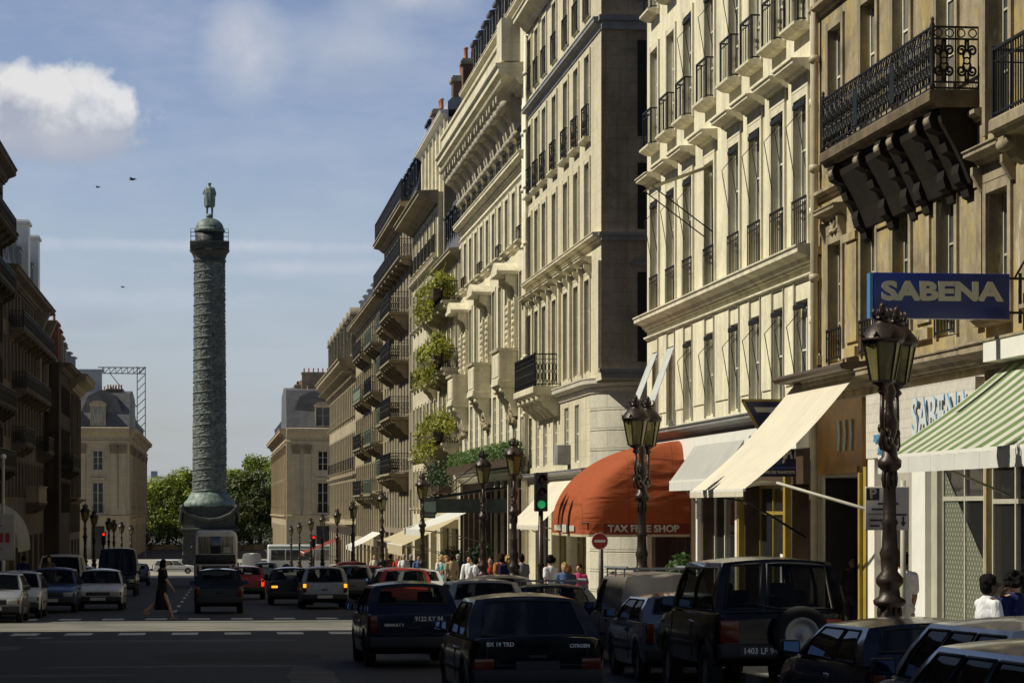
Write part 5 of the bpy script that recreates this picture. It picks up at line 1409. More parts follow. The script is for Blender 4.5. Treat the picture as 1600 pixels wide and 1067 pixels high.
# no-entry sign
Yn = 57.5; xn = Xat(937,Yn); zn = Zat(845,xn,Yn)
t = thing('no_entry_sign', 'round red no-entry sign hanging below the red domed awning', 'sign', (xn,Yn,gz(Yn)+.14))
M['signred'] = plain('red_sign_enamel', (.42,.02,.015), .35, var=.08)
zl = zn-gz(Yn)-.14
MB().lathe([(.16,0),(.14,.2),(.09,.3),(.10,.9),(.06,1.0),(.045,zl+.2)], (.04,.05,0), 12).build('post', M['ironbrown'], t)
def disc(name, r, z, y, mat, th=.02):
    me = MB().lathe([(r,0),(r,th)], (0,0,0), 28, smooth=False).mesh(name, mat); o = put(name, me, t, (0,y,z)); o.rotation_euler = (math.pi/2,0,0)
disc('sign_border', .19, zl, -.005, M['white']); disc('sign_disc', .175, zl, -.026, M['signred'], .006)
MB().box(-.125,.125,-.037,-.0325,zl-.03,zl+.03).build('bar', M['white'], t)
# dark gantry of stacked bins: litter-bin dome and crowd barrier near the sign
t = thing('traffic_bollard', 'dark domed bollard beside the no-entry sign', 'bollard', (Xat(958,55), 55, gz(55)+.14))
MB().lathe([(.13,0),(.13,.9),(.16,.95),(.17,1.1),(.13,1.28),(.0,1.36)], (0,0,0), 16).build('body', M['ironbrown'], t)
# planting
M['leafy'] = foliage('balcony_foliage', (.10,.125,.014), (.46,.45,.06), 1.6); M['leafgreen'] = foliage('green_foliage', (.035,.085,.012), (.09,.17,.03), .8); M['leafdark'] = foliage('dark_foliage', (.012,.03,.01), (.04,.075,.02), .8)
for k, (zc_, lab) in enumerate(((12.95,'golden-green plants spilling over the topmost planted balcony'),(9.75,'golden-green plants spilling over the middle planted balcony'),(6.1,'golden-green plants spilling over the lowest planted balcony'))):
    t = thing('balcony_plant', lab, 'plant', (10.75, 127.0, zc_-1.1), 0, 'plants on the balconies')
    mb = MB()
    for j in range(26): leaves(mb, (random.uniform(-.25,.65), -5.6+.44*j+random.uniform(-.3,.3), .85+random.uniform(-.35,.45)), (random.uniform(.28,.5),random.uniform(.4,.7),random.uniform(.28,.5)), 105, .21, 100*k+j, hollow=.3)
    for j in range(14): leaves(mb, (-.40+random.uniform(-.2,.1), -5.4+.8*j, .0+random.uniform(-.4,.2)), (.2,.25,random.uniform(.4,.8)), 48, .15, 900+100*k+j)
    for j in range(30): a = random.uniform(-5.4,5.6); mb.tube([(-.1,a,.4),(-.2+random.uniform(-.3,.5),a+random.uniform(-.3,.3),1.2),(random.uniform(-.5,.6),a+random.uniform(-.5,.5),1.6+random.uniform(-.4,.5))], .012, 4)
    mb.build('leaves', M['leafy'], t, fix=False)
    MB().box(-.35,.0,-4.9,4.9,.15,.55).build('planter', M['wood'], t)
t = thing('hedge', 'clipped green hedge in a planter along the ledge above the hotel entrance', 'hedge', (11.15, 107, 3.45))
mb = MB()
for j in range(30): leaves(mb, (0, -12.5+.86*j, .55), (.42,.75,.5), 190, .12, 50+j, hollow=.7)
mb.build('leaves', M['leafgreen'], t, fix=False); MB().box(-.3,.3,-13,13,0,.35).build('planter', M['wood'], t)
t = thing('hedge', 'dark shrubs on the ledge under the lowest planted balcony', 'hedge', (11.0, 127, 2.6))
mb = MB()
for j in range(10): leaves(mb, (0, -4+.9*j, .8), (.5,.7,1.0), 190, .15, 80+j, hollow=.6)
mb.build('leaves', M['leafdark'], t, fix=False); MB().box(-.3,.3,-4.5,4.5,0,.35).build('planter', M['wood'], t)
def tub(x, y, lab, r, h, mat, seed):
    t = thing('potted_shrub', lab, 'plant', (x,y,gz(y)+.14), 0, 'shrubs in tubs')
    MB().lathe([(.24,0),(.30,.5),(.33,.52),(.33,.58),(.27,.58)], (0,0,0), 14).build('tub', M['pot'], t)
    MB().tube([(0,0,.5),(.02,.01,h*.6),(0,0,h)], [.04,.035,.02], 6).build('stem', M['wood'], t)
    mb = MB()
    for j in range(6): leaves(mb, (random.uniform(-r,r)*.4, random.uniform(-r,r)*.4, h+random.uniform(-.35,.35)), (r*.75,r*.75,r*.8), 260, .11, seed+j)
    mb.build('leaves', M[mat], t, fix=False)
tub(Xat(1058,54), 54, 'bright green shrub in a tub under the grey awning', .42, 1.25, 'leafgreen', 300)
tub(10.3, 99.5, 'dark shrub in a tub right of the hotel marquee', .5, 1.5, 'leafdark', 320)
tub(10.3, 110.5, 'dark shrub in a tub left of the hotel marquee', .5, 1.5, 'leafdark', 340)
tub(Xat(700,106), 106, 'dark shrub in a tub in the middle of the hotel entrance', .45, 1.3, 'leafdark', 360)
# trees beyond the square
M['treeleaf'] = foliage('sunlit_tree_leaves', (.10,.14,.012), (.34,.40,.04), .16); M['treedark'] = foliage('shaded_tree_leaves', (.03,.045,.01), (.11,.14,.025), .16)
M['bark'] = plain('tree_bark', (.06,.045,.03), .9, var=.3, scale=3, bump=.5, bscale=12)
def tree(x, y, r, h, mat, lab, seed, nclump=46):
    rnd = random.Random(seed); zb = gz(y)
    t = thing('tree', lab, 'tree', (x,y,zb), 0, 'trees beyond the square')
    mb = MB(); mb.tube([(0,0,0),(.1,.1,h*.25),(-.1,0,h*.5),(0,0,h*.8)], [.5,.38,.28,.1], 9)
    cl = MB()
    for k in range(nclump):
        a = rnd.uniform(0,6.28); q = rnd.uniform(-1,1); rr = math.sqrt(max(0,1-q*q))*rnd.uniform(.55,1.0)
        c = (r*rr*math.cos(a), r*rr*math.sin(a), h*.60+h*.40*q)
        if k % 4 == 0: mb.tube([(0,0,h*.35),(c[0]*.5,c[1]*.5,(h*.35+c[2])/2+.5),c], [.2,.12,.04], 6)
        leaves(cl, c, (r*rnd.uniform(.22,.38),r*rnd.uniform(.22,.38),h*rnd.uniform(.09,.15)), 190, .62, seed*100+k, hollow=.2)
    mb.build('trunk', M['bark'], t); cl.build('crown', M[mat], t, fix=False)
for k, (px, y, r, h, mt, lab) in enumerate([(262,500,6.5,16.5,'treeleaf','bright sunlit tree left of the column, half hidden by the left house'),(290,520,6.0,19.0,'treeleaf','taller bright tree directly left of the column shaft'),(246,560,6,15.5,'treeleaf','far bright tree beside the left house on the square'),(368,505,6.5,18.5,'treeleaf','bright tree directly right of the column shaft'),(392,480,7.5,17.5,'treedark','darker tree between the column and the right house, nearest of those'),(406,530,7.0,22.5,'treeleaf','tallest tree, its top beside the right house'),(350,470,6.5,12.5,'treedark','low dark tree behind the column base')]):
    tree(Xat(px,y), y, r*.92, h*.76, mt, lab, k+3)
t = thing('hedge', 'long dark shrubbery below the trees at the far end of the avenue', 'hedge', (-1, 462, gz(462)))
mb = MB()
for j in range(26): leaves(mb, (-12.5+1.0*j, random.uniform(-1,1), 2.0+random.uniform(-.3,.8)), (1.1,1.2,2.4), 120, .5, 500+j, hollow=.5)
mb.build('leaves', M['leafdark'], t, fix=False); MB().box(-13,13,-.4,.4,0,.9).build('kerb_wall', M['stone_b'], t)
# low far roofs beyond the trees
t = thing('far_building', 'low pale roofs far away left of the column, beyond the trees', 'building', (Xat(268,640), 640, gz(640)))
MB().box(-7,7,-6,6,0,13.2).build('wall', M['place_stone'], t)
mb = MB(); mb.sweep([(-6.4,13.2),(0,15.6),(6.4,13.2)], -7.4, 7.4); mb.box(-5,-3.4,-2,-1,13.4,16.6); mb.box(2,3.8,-2,-1,13.4,16.8); mb.build('roof', M['zinc'], t)
t = thing('far_building', 'low grey building far away right of the column, beyond the dark tree', 'building', (Xat(408,660), 660, gz(660)))
MB().box(-9,9,-6,6,0,13).build('wall', M['stone_b'], t); MB().sweep([(-6.4,13),(0,15.4),(6.4,13)], -9.4, 9.4).build('roof', M['zinc'], t)
# birds
for px, py, s, lab in ((207,281,.95,'largest dark bird flying in the sky left of the statue'),(153,293,.6,'small dark bird flying between the left houses and the larger bird'),(192,449,.5,'small dark bird flying low left of the column')):
    y = 200; x = Xat(px,y); z = Zat(py,x,y)
    t = thing('bird', lab, 'bird', (x,y,z), 1.1, 'birds in the sky')
    MB().ball((0,0,0), (.075*s,.22*s,.07*s), 10).ball((0,.24*s,.03), (.05*s,.07*s,.05*s), 8).add([(-.05*s,-.2*s,0),(.05*s,-.2*s,0),(.09*s,-.4*s,0),(-.09*s,-.4*s,0)], [(0,1,2,3)]).build('body', M['black'], t)
    for sg in (-1,1): MB().add([(sg*.05*s,.12*s,.02),(sg*.05*s,-.12*s,.02),(sg*.28*s,-.06*s,.16*s),(sg*.28*s,.14*s,.17*s),(sg*.62*s,-.12*s,.06*s),(sg*.5*s,.08*s,.1*s)], [(0,1,2,3),(3,2,4,5)]).build('wing', M['black'], t)
# ------------------------------------------------------------------ vehicles
def paint(name, col, rough=.28, metal=0):
    n = N(name); v = n.obj(); f = n.noise(v, 5, 4)
    n.link(n.ramp(f, [(.3, tuple(c*.93 for c in col)), (.7, tuple(min(1,c*1.05) for c in col))]), n.b.inputs['Base Color'])
    d = n.noise(n.obj((1,1,2.5)), 3.5, 5)
    n.link(n.ramp(d, [(.35, rough*.75), (.7, min(1,rough*1.7))]), n.b.inputs['Roughness'])
    n.b.inputs['Metallic'].default_value = metal; n.b.inputs['Coat Weight'].default_value = .6 if max(col) > .1 else .25; n.b.inputs['Specular IOR Level'].default_value = .5 if max(col) > .1 else .25; n.b.inputs['Coat Roughness'].default_value = .07
    return n.mat
PA = {k: paint('car_paint_'+k, c, r, m) for k, c, r, m in (
    ('black',(.005,.006,.009),.14,0),('navy',(.006,.010,.030),.14,0),('white',(.60,.60,.58),.3,0),('silver',(.30,.31,.33),.25,.3),('grey',(.16,.155,.15),.4,.1),
    ('bluegrey',(.12,.16,.24),.16,.2),('red',(.36,.03,.02),.3,0),('darkred',(.10,.008,.008),.3,0),('beige',(.46,.42,.33),.35,0),('warmgrey',(.20,.18,.155),.6,0),('blue',(.03,.06,.16),.3,0))}
M['carglass'] = clear_glass('car_window_glass', (.50,.52,.52), .24); M['carglass_clear'] = clear_glass('clear_car_window', (.75,.78,.78), .14); M['carglass_dark'] = clear_glass('tinted_car_window', (.16,.18,.20), .6)
M['tyre'] = plain('tyre_rubber', (.014,.014,.014), .85, var=.2); M['rim'] = plain('wheel_rim', (.30,.30,.29), .4, metal=.5, var=.15)
M['bumper'] = plain('bumper_plastic', (.022,.022,.023), .6, var=.2); M['chrome'] = plain('chrome_trim', (.6,.6,.58), .15, metal=.9, var=.05)
M['taillens'] = plain('red_tail_lens', (.13,.008,.006), .2, var=.1); M['amberlens'] = plain('amber_lens', (.16,.04,.006), .2, var=.1)
M['tail_on'] = glow('lit_tail_lamp', (.8,.03,.01), 2.2); M['amber_on'] = glow('lit_indicator', (.9,.30,.02), 2.0)
M['headlens'] = plain('headlamp_glass', (.42,.42,.38), .12, var=.1); M['fabric'] = plain('seat_fabric', (.02,.019,.02), .9, var=.25, scale=8)
M['plateletter'] = plain('plate_lettering', (.85,.85,.82), .4, var=.03); M['mirror'] = plain('mirror_glass', (.14,.24,.48), .02, metal=1., var=.02)  # blue tint paints a sky reflection into the mirror glass
TY = dict(
 hatch=dict(L=3.65,W=1.58,H=1.39,belt=.88,tail=.84,hood=.86,nose=.68,RB=.035,RR=.15,RF=.58,WB=.74,wins=((.13,.42),(.46,.93)),sill=.22,r=.28,fw=.80,rw=.16),
 bx=dict(L=4.2,W=1.66,H=1.36,belt=.86,tail=.88,hood=.82,nose=.62,RB=.05,RR=.24,RF=.58,WB=.74,wins=((.16,.46),(.50,.93)),sill=.22,r=.29,fw=.80,rw=.17),
 sedan=dict(L=4.4,W=1.67,H=1.39,belt=.88,tail=.90,hood=.85,nose=.68,RB=.19,RR=.31,RF=.57,WB=.72,wins=((.12,.26),(.29,.58),(.61,.93)),sill=.22,r=.29,fw=.80,rw=.19),
 estate=dict(L=4.4,W=1.68,H=1.45,belt=.90,tail=.86,hood=.86,nose=.70,RB=.025,RR=.08,RF=.60,WB=.74,wins=((.05,.34),(.38,.65),(.68,.94)),sill=.23,r=.29,fw=.81,rw=.19),
 van=dict(L=3.9,W=1.58,H=1.54,belt=.88,tail=.86,hood=.86,nose=.70,RB=.015,RR=.03,RF=.66,WB=.77,wins=((.76,.95),),sill=.26,r=.28,fw=.82,rw=.17),
 bigvan=dict(L=4.6,W=1.85,H=2.05,belt=1.0,tail=.95,hood=.98,nose=.80,RB=.012,RR=.025,RF=.74,WB=.86,wins=((.80,.95),),sill=.3,r=.31,fw=.82,rw=.17),
 suv=dict(L=4.3,W=1.70,H=1.82,belt=1.13,tail=1.08,hood=1.08,nose=.95,RB=.025,RR=.05,RF=.62,WB=.71,wins=((.06,.46),(.50,.94)),sill=.46,r=.36,fw=.80,rw=.18))
def lerp(a, b, q): return a+(b-a)*q
def car(kind, x, yr, col, label, face='away', plate=None, seats=True, tint='carglass', lit=None, name='parked_car', cat='car', group='cars in the street', H=None, L=None, mats=None, rack=False, spare=False, badges=(), headrest=True, rzoff=0, W=None, mirrors=True, z=0):
    P = dict(TY[kind]); 
    if H: P['H'] = H
    if L: P['L'] = L
    if W: P['W'] = W
    L, W, H = P['L'], P['W'], P['H']; hw = W/2
    yc = yr+L/2
    rz = (0 if face == 'away' else math.pi if face == 'toward' else face)+rzoff
    t = thing(name, label, cat, (x, yc, gz(yc)+z), 0, group)
    t.rotation_euler = (-math.atan(SLOPE)*math.cos(rz), math.atan(SLOPE)*math.sin(rz)*-1, rz)
    Y = lambda q: -L/2+L*q
    sill, r = P['sill'], P['r']; belt = P['belt']
    def zt(q):
        if q < P['RB']: return lerp(P['tail'], belt, q/P['RB'])
        if q <= P['WB']: return belt
        k = (q-P['WB'])/(1-P['WB']); return lerp(belt-.01, P['hood'], min(1,k*3)) if k < .33 else lerp(P['hood'], P['nose'], ((k-.33)/.67)**1.5)
    qs = sorted(set([0,.006,.018,.04,.97,.985,.994,1.0,P['RB'],P['WB']]+[i/44 for i in range(1,44)]))
    mb = MB(); rows = []
    for q in qs:
        e = min(q, 1-q)*L
        plan = 1-.10*max(0,1-e/.16)**2-.05*max(0,1-e/.9)**2
        w = hw*plan; top = zt(q)-.05*max(0,1-e/.05)**2; zb = sill+.10*max(0,1-e/.25)
        y = Y(q); arch = 0
        for wq in (P['fw'], P['rw']):
            d = abs(y-Y(wq)); Ra = r+.06
            if d < Ra: arch = max(arch, r+math.sqrt(Ra*Ra-d*d))
        zl = max(zb+.02, arch); hgt = top-zb
        z3 = max(zb+.25*hgt, zl+.015); z4 = max(zb+.62*hgt, z3+.02); z5 = max(top-.11, z4+.01)
        cr = .03 if q > P['WB'] or q < P['RB'] else 0
        half = [(0,zb),(.74*w,zb),(.965*w,zl),(.995*w,z3),(w,z4),(.985*w,z5),(.955*w,top-.025),(.88*w,top),(.45*w,top+cr*.7),(0,top+cr)]
        rows.append([(px,y,pz) for px, pz in half]+[(-px,y,pz) for px, pz in half[-2:0:-1]])
    m = len(rows[0]); vs = [p for rw in rows for p in rw]; fs = []; mis = []
    for i in range(len(qs)-1):
        qm = (qs[i]+qs[i+1])/2; cabin = P['RB']-.001 < qm < P['WB']
        for j in range(m):
            k = (j+1) % m; fs.append((i*m+j, (i+1)*m+j, (i+1)*m+k, i*m+k))
            mis.append(1 if (cabin and j in (7,8,9,10)) or j in (0,1,m-2,m-1) else 0)
    fs += [tuple(range(m)), tuple((len(qs)-1)*m+j for j in range(m-1,-1,-1))]; mis += [0,0]
    o = len(mb.v); mb.v += vs; mb.f += fs; mb.m += mis; mb.sm += [True]*(len(fs)-2)+[False]*2
    # cabin
    wb, wr = hw*.945, hw*(.80 if kind in ('suv','van','bigvan') else .755)
    yRB, yRR, yRF, yWB = Y(P['RB']), Y(P['RR']), Y(P['RF']), Y(P['WB']); zr = H-.055; zb0 = belt-.006
    def S(s, v, sg):
        b_ = Vector((wb, lerp(yRB,yWB,s), zb0)); t_ = Vector((wr, lerp(yRR,yRF,s), zr)); p = b_.lerp(t_, v); p.x += .035*math.sin(math.pi*v); p.x *= sg; return p
    cut = [0]; isw = []
    for a, c in P['wins']:
        if a > cut[-1]: isw.append(False); cut.append(a)
        isw.append(True); cut.append(c)
    if cut[-1] < 1: isw.append(False); cut.append(1)
    V0, V1 = .05, .90; vv = [0,V0,.3,.6,V1,1.0]
    panes = []
    for sg in (1,-1):
        for i in range(len(cut)-1):
            for a in range(len(vv)-1):
                iswin = isw[i] and vv[a] >= V0-1e-6 and vv[a+1] <= V1+1e-6
                q = [S(cut[i],vv[a],sg),S(cut[i+1],vv[a],sg),S(cut[i+1],vv[a+1],sg),S(cut[i],vv[a+1],sg)]
                if not iswin: mb.quad(*q, 0, True)
            if isw[i]: panes.append((cut[i],cut[i+1],sg))
    def E(q, v, s):                              # end surfaces: q across, v up, s=0 rear, 1 windscreen
        p = S(s, v, 1); b_ = .045*(1-q*q)*(-1 if s == 0 else 1); return Vector((p.x*q, p.y+b_, p.z+.045*(1-q*q)*v))
    QW = {0:(.80 if kind in ('hatch','bx','estate','sedan') else .78), 1:.90}
    rearwin = kind not in ('van','bigvan')
    for s in (0,1):
        q0 = QW[s]; qq = [-1,-q0,-q0*.5,0,q0*.5,q0,1]; lo = .34 if kind == 'hatch' and s == 0 else V0+.03
        v2 = [0,lo,(lo+.9)/2,.90,1.0]
        if kind == 'suv' and s == 0: v2 = [0,.08,.5,.92,1.0]; qq = [-1,-.86,-.30,-.20,.3,.84,1]
        for i in range(6):
            for a in range(4):
                w_ = 1 <= i <= 4 and 1 <= a <= 2 and not (kind == 'suv' and s == 0 and i == 2) and (s == 1 or rearwin)
                if not w_: mb.quad(E(qq[i],v2[a],s),E(qq[i+1],v2[a],s),E(qq[i+1],v2[a+1],s),E(qq[i],v2[a+1],s), 0, True)
    nq = 8
    for i in range(nq):                           # roof
        for a in range(8):
            def Rf(qi, ai):
                q = -1+2*qi/nq; s = ai/8; p = S(s, 1, 1); e_ = min(s,1-s); f = .045*(1-q*q)
                yy = p.y+(-f if ai == 0 else f if ai == 8 else 0); return (p.x*q, yy, p.z+f+(.035*math.sin(math.pi*s)*(1-q**4)))
            mb.quad(Rf(i,a),Rf(i,a+1),Rf(i+1,a+1),Rf(i+1,a), 0, True)
    me = mb.mesh('body', [mats or PA[col], M['interior']])
    bm = bmesh.new(); bm.from_mesh(me); bmesh.ops.remove_doubles(bm, verts=bm.verts, dist=2e-4); bmesh.ops.recalc_face_normals(bm, faces=bm.faces)
    for e in bm.edges:
        if len(e.link_faces) == 2 and e.calc_face_angle(0) > RAD(38): e.smooth = False
    bm.to_mesh(me); bm.free(); body = put('body', me, t)
    G = M[tint]
    for s in (0,1):
        if s == 0 and not rearwin: continue
        g = MB(); q0 = QW[s]; lo = .34 if kind == 'hatch' and s == 0 else V0+.03; hi = .9
        rng = [(-q0, q0)] if not (kind == 'suv' and s == 0) else [(-.86,-.30),(-.20,.84)]
        if kind == 'suv' and s == 0: lo, hi = .08, .92
        for qa, qb in rng:
            for i in range(6):
                a, c = lerp(qa,qb,i/6), lerp(qa,qb,(i+1)/6); g.quad(E(a,lo,s),E(c,lo,s),E(c,hi,s),E(a,hi,s), 0, True)
        g.build('rear_window' if s == 0 else 'windscreen', G, t)
        f = MB()
        for qa, qb in rng:
            loop = [E(lerp(qa,qb,i/6),lo,s) for i in range(7)]+[E(lerp(qb,qa,i/6),hi,s) for i in range(7)]
            loop = [p+Vector((0,-.004 if s == 0 else .004,0)) for p in loop]
            f.tube(loop, .016, 4, closed=True)
        f.build('window_seal', M['bumper'], t)
        if s == 0 and kind in ('hatch','estate','suv'):
            p = E(.05,lo,0); MB().bar(p+Vector((0,-.02,.0)), E(-.35,lo+.08,0)+Vector((0,-.025,0)), .018).build('wiper', M['black'], t)
    for a, c, sg in panes:
        g = MB()
        for i in range(3): g.quad(S(a,V0+(V1-V0)*i/3,sg),S(c,V0+(V1-V0)*i/3,sg),S(c,V0+(V1-V0)*(i+1)/3,sg),S(a,V0+(V1-V0)*(i+1)/3,sg), 0, True)
        g.build('side_window', G, t)
        g = MB(); g.tube([S(a,V0,sg),S(c,V0,sg),S(c,.5,sg),S(c,V1,sg),S(a,V1,sg),S(a,.5,sg)], .014, 4, closed=True); g.build('window_seal', M['bumper'], t)
    # running gear
    for wq in (P['fw'], P['rw']):
        for sg in (1,-1):
            def wh():
                k = MB(); n = 22; prof = [(-.085,r*.62),(-.09,r*.9),(-.07,r),(.07,r),(.09,r*.9),(.085,r*.62),(.05,r*.58)]
                for i in range(len(prof)-1):
                    for j in range(n):
                        a, c = 2*math.pi*j/n, 2*math.pi*(j+1)/n; (x0,r0),(x1,r1) = prof[i], prof[i+1]
                        k.quad((x0,r0*math.cos(a),r0*math.sin(a)),(x1,r1*math.cos(a),r1*math.sin(a)),(x1,r1*math.cos(c),r1*math.sin(c)),(x0,r0*math.cos(c),r0*math.sin(c)), 0, True)
                return k.fix(k.mesh('tyre', M['tyre']))
            def rm():
                k = MB(); n = 20; prof = [(.082,r*.63),(.06,r*.60),(.045,r*.5),(.055,r*.2),(.07,0.001)]
                for i in range(len(prof)-1):
                    for j in range(n):
                        a, c = 2*math.pi*j/n, 2*math.pi*(j+1)/n; (x0,r0),(x1,r1) = prof[i], prof[i+1]
                        k.quad((x0,r0*math.cos(a),r0*math.sin(a)),(x1,r1*math.cos(a),r1*math.sin(a)),(x1,r1*math.cos(c),r1*math.sin(c)),(x0,r0*math.cos(c),r0*math.sin(c)), 0, True)
                return k.fix(k.mesh('rim', M['rim']))
            wo = put('wheel', cached(('wheel',r), wh), t, (sg*(hw-.11), Y(wq), r)); wo.rotation_euler = (0,0,0 if sg > 0 else math.pi)
            put('rim', cached(('rim',r), rm), wo)
    bc = M['bumper']
    MB().bbox(-hw*.93,hw*.93,Y(0)-.07,Y(0)+.10,sill+.10,sill+.29,.035).build('bumper', bc, t); MB().bbox(-hw*.93,hw*.93,Y(1)-.12,Y(1)+.07,sill+.08,sill+.27,.035).build('bumper', bc, t)
    tall = kind in ('hatch','estate')
    for sg in (1,-1):
        za, zb_ = (sill+.34, belt-.02) if tall else (sill+.32, min(belt-.12, sill+.52))
        if kind == 'bx': za, zb_ = sill+.26, sill+.42
        if kind == 'suv': za, zb_ = sill+.3, sill+.58
        a, c = sg*hw*(.76 if tall else .62), sg*hw*.905
        lo_, hi_ = min(a,c), max(a,c)
        l = MB().bbox(lo_,hi_,Y(0)-.022,Y(0)+.08,za,zb_,.012).build('tail_light', M['taillens'] if not (lit and lit[0] == 'tail') else M['tail_on'], t)
        mid = lerp(za,zb_,.55); on = lit and lit[0] == 'amber' and (lit[1] == 0 or lit[1] == sg)
        MB().bbox(lo_+.008,hi_-.008,Y(0)-.030,Y(0)-.0225,mid,zb_-.01,.003).build('indicator', M['amber_on'] if on else M['amberlens'], l)
        hz = P['nose']-.17
        h_ = MB().bbox(min(sg*hw*.50,sg*hw*.86),max(sg*hw*.50,sg*hw*.86),Y(1)-.10,Y(1)+.018,hz,hz+.14,.015).build('headlight', M['headlens'], t)
        MB().bbox(min(sg*hw*.868,sg*hw*.93),max(sg*hw*.868,sg*hw*.93),Y(1)-.16,Y(1)-.005,hz,hz+.13,.012).build('indicator', M['amberlens'], t)
        if mirrors:
            mm = MB().bbox(min(sg*(wb+.02),sg*(wb+.20)),max(sg*(wb+.02),sg*(wb+.20)),Y(P['WB'])-.22,Y(P['WB'])-.10,belt+.02,belt+.15,.02).build('wing_mirror', M['bumper'], t)
            x0, x1 = min(sg*(wb+.035),sg*(wb+.185)),max(sg*(wb+.035),sg*(wb+.185)); yy = Y(P['WB'])-.2215
            MB().quad((x0,yy,belt+.035),(x1,yy,belt+.035),(x1,yy,belt+.135),(x0,yy,belt+.135)).build('mirror_glass', M['mirror'], mm)
        dy = [(P['RB']+P['WB'])/2-.02] if len(P['wins']) < 3 else [.42,.62]
        for q in dy:
            MB().bbox(min(sg*(hw*.985),sg*(hw+.015)),max(sg*(hw*.985),sg*(hw+.015)),Y(q)-.08,Y(q)+.08,belt-.16,belt-.115,.008).build('door_handle', M['bumper'] if col not in ('black','navy') else M['chrome'], t)
        trim = MB().bbox(min(sg*(hw*.99),sg*(hw+.012)),max(sg*(hw*.99),sg*(hw+.012)),Y(P['rw'])+r+.1,Y(P['fw'])-r-.1,sill+.22,sill+.28,.01); trim.build('side_trim', M['bumper'], t)
    gp = MB()                                    # shut lines of doors and tailgate
    def sidept(q, zz, sg):
        e = min(q,1-q)*L; plan = 1-.10*max(0,1-e/.16)**2-.05*max(0,1-e/.9)**2; top = zt(q); hgt = top-sill
        f = (zz-sill)/hgt; wv = lerp(.97,.995,f/.25) if f < .25 else lerp(.995,1.0,(f-.25)/.37) if f < .62 else lerp(1.0,.985,(f-.62)/.38)
        return (sg*(hw*plan*wv+.002), Y(q), zz)
    for sg in (1,-1):
        for a, c in P['wins']:
            for s_ in (a-.02, c+.02):
                q = lerp(P['RB'],P['WB'],max(0.,min(1.,s_)))
                if abs(Y(q)-Y(P['rw'])) < r+.10 or abs(Y(q)-Y(P['fw'])) < r+.08: continue
                for i in range(5): gp.bar(sidept(q,lerp(sill+.1,belt-.10,i/5),sg), sidept(q,lerp(sill+.1,belt-.10,(i+1)/5),sg), .010, .006, 0, (0,1,0))
    yb = Y(0)-.003; zl_ = sill+.34
    for a, c in (((-hw*.70,yb,zl_),(hw*.70,yb,zl_)), ((-hw*.70,yb,zl_),(-hw*.72,yb,P['tail']-.08)), ((hw*.70,yb,zl_),(hw*.72,yb,P['tail']-.08))): gp.bar(a, c, .012, .008)
    gp.build('shut_line', M['black'], t)
    MB().bbox(-.11,.11,Y(0)-.022,Y(0)-.002,sill+.42,sill+.455,.006).build('boot_handle', M['bumper'], t)
    MB().bbox(-hw*.48,hw*.48,Y(1)-.06,Y(1)+.012,P['nose']-.17,P['nose']-.05,.01).build('grille', M['black'], t)
    if seats:
        m_ = MB()
        for sg in (1,-1):
            for q, hh in ((P['RB']+(P['WB']-P['RB'])*.56, .0), (P['RB']+(P['WB']-P['RB'])*.22, -.08)):
                if q < .3 and kind in ('van','bigvan'): continue
                if not rearwin and q < .3: continue
                y = Y(q); xc_ = sg*hw*.44
                m_.bbox(xc_-.24,xc_+.24,y-.07,y+.08,belt-.1,belt+.18+hh,.05)
                if headrest: m_.bbox(xc_-.13,xc_+.13,y-.05,y+.04,belt+.185+hh,belt+.35+hh,.04); 
        m_.build('seat', M['fabric'], t)
        m_ = MB(); ring = [(-hw*.44+.18*math.cos(a), Y(P['WB'])-.38+.05*math.sin(a), belt-.02+.18*math.sin(a)) for a in [k*math.pi/8 for k in range(16)]]
        m_.tube(ring, .015, 5, closed=True); m_.build('steering_wheel', M['fabric'], t)
    if plate is not None:
        txt, px_, pz_ = plate
        p = MB().box(-.26,.26,-.012,.0,-.055,.055); po = p.build('number_plate', M['black'], t, (px_, Y(0)-(.075 if pz_ < sill+.3 else .03), pz_))
        if txt: text(txt, .104, M['plateletter'], po, (0,-.0155,.0), FACE, extrude=.002, bold=.002, sx=.92, name='plate_lettering')
    else:
        MB().box(-.26,.26,Y(0)-.083,Y(0)-.072,sill+.15,sill+.25).build('number_plate', M['panelgrey'] if random.random() < .4 else M['black'], t)
    MB().box(-.26,.26,Y(1)+.072,Y(1)+.083,sill+.13,sill+.23).build('number_plate', M['panelgrey'], t)
    for body_txt, bx_, bz_, sz, mt in badges:
        text(body_txt, sz, M[mt], t, (bx_, Y(0)-.012, bz_), FACE, extrude=.003, bold=.002, name='badge')
    if rack:
        m_ = MB()
        for q in (.12,.5,.88): m_.bar((-wr-.02,lerp(yRR,yRF,q),H+.07),(wr+.02,lerp(yRR,yRF,q),H+.07),.03)
        for sg in (1,-1):
            m_.bar((sg*wr,yRR,H+.10),(sg*wr,yRF,H+.10),.03)
            for q in (.12,.5,.88): m_.bar((sg*wr,lerp(yRR,yRF,q),H-.07),(sg*wr,lerp(yRR,yRF,q),H+.1),.025)
        m_.build('roof_rack', M['steel'], t)
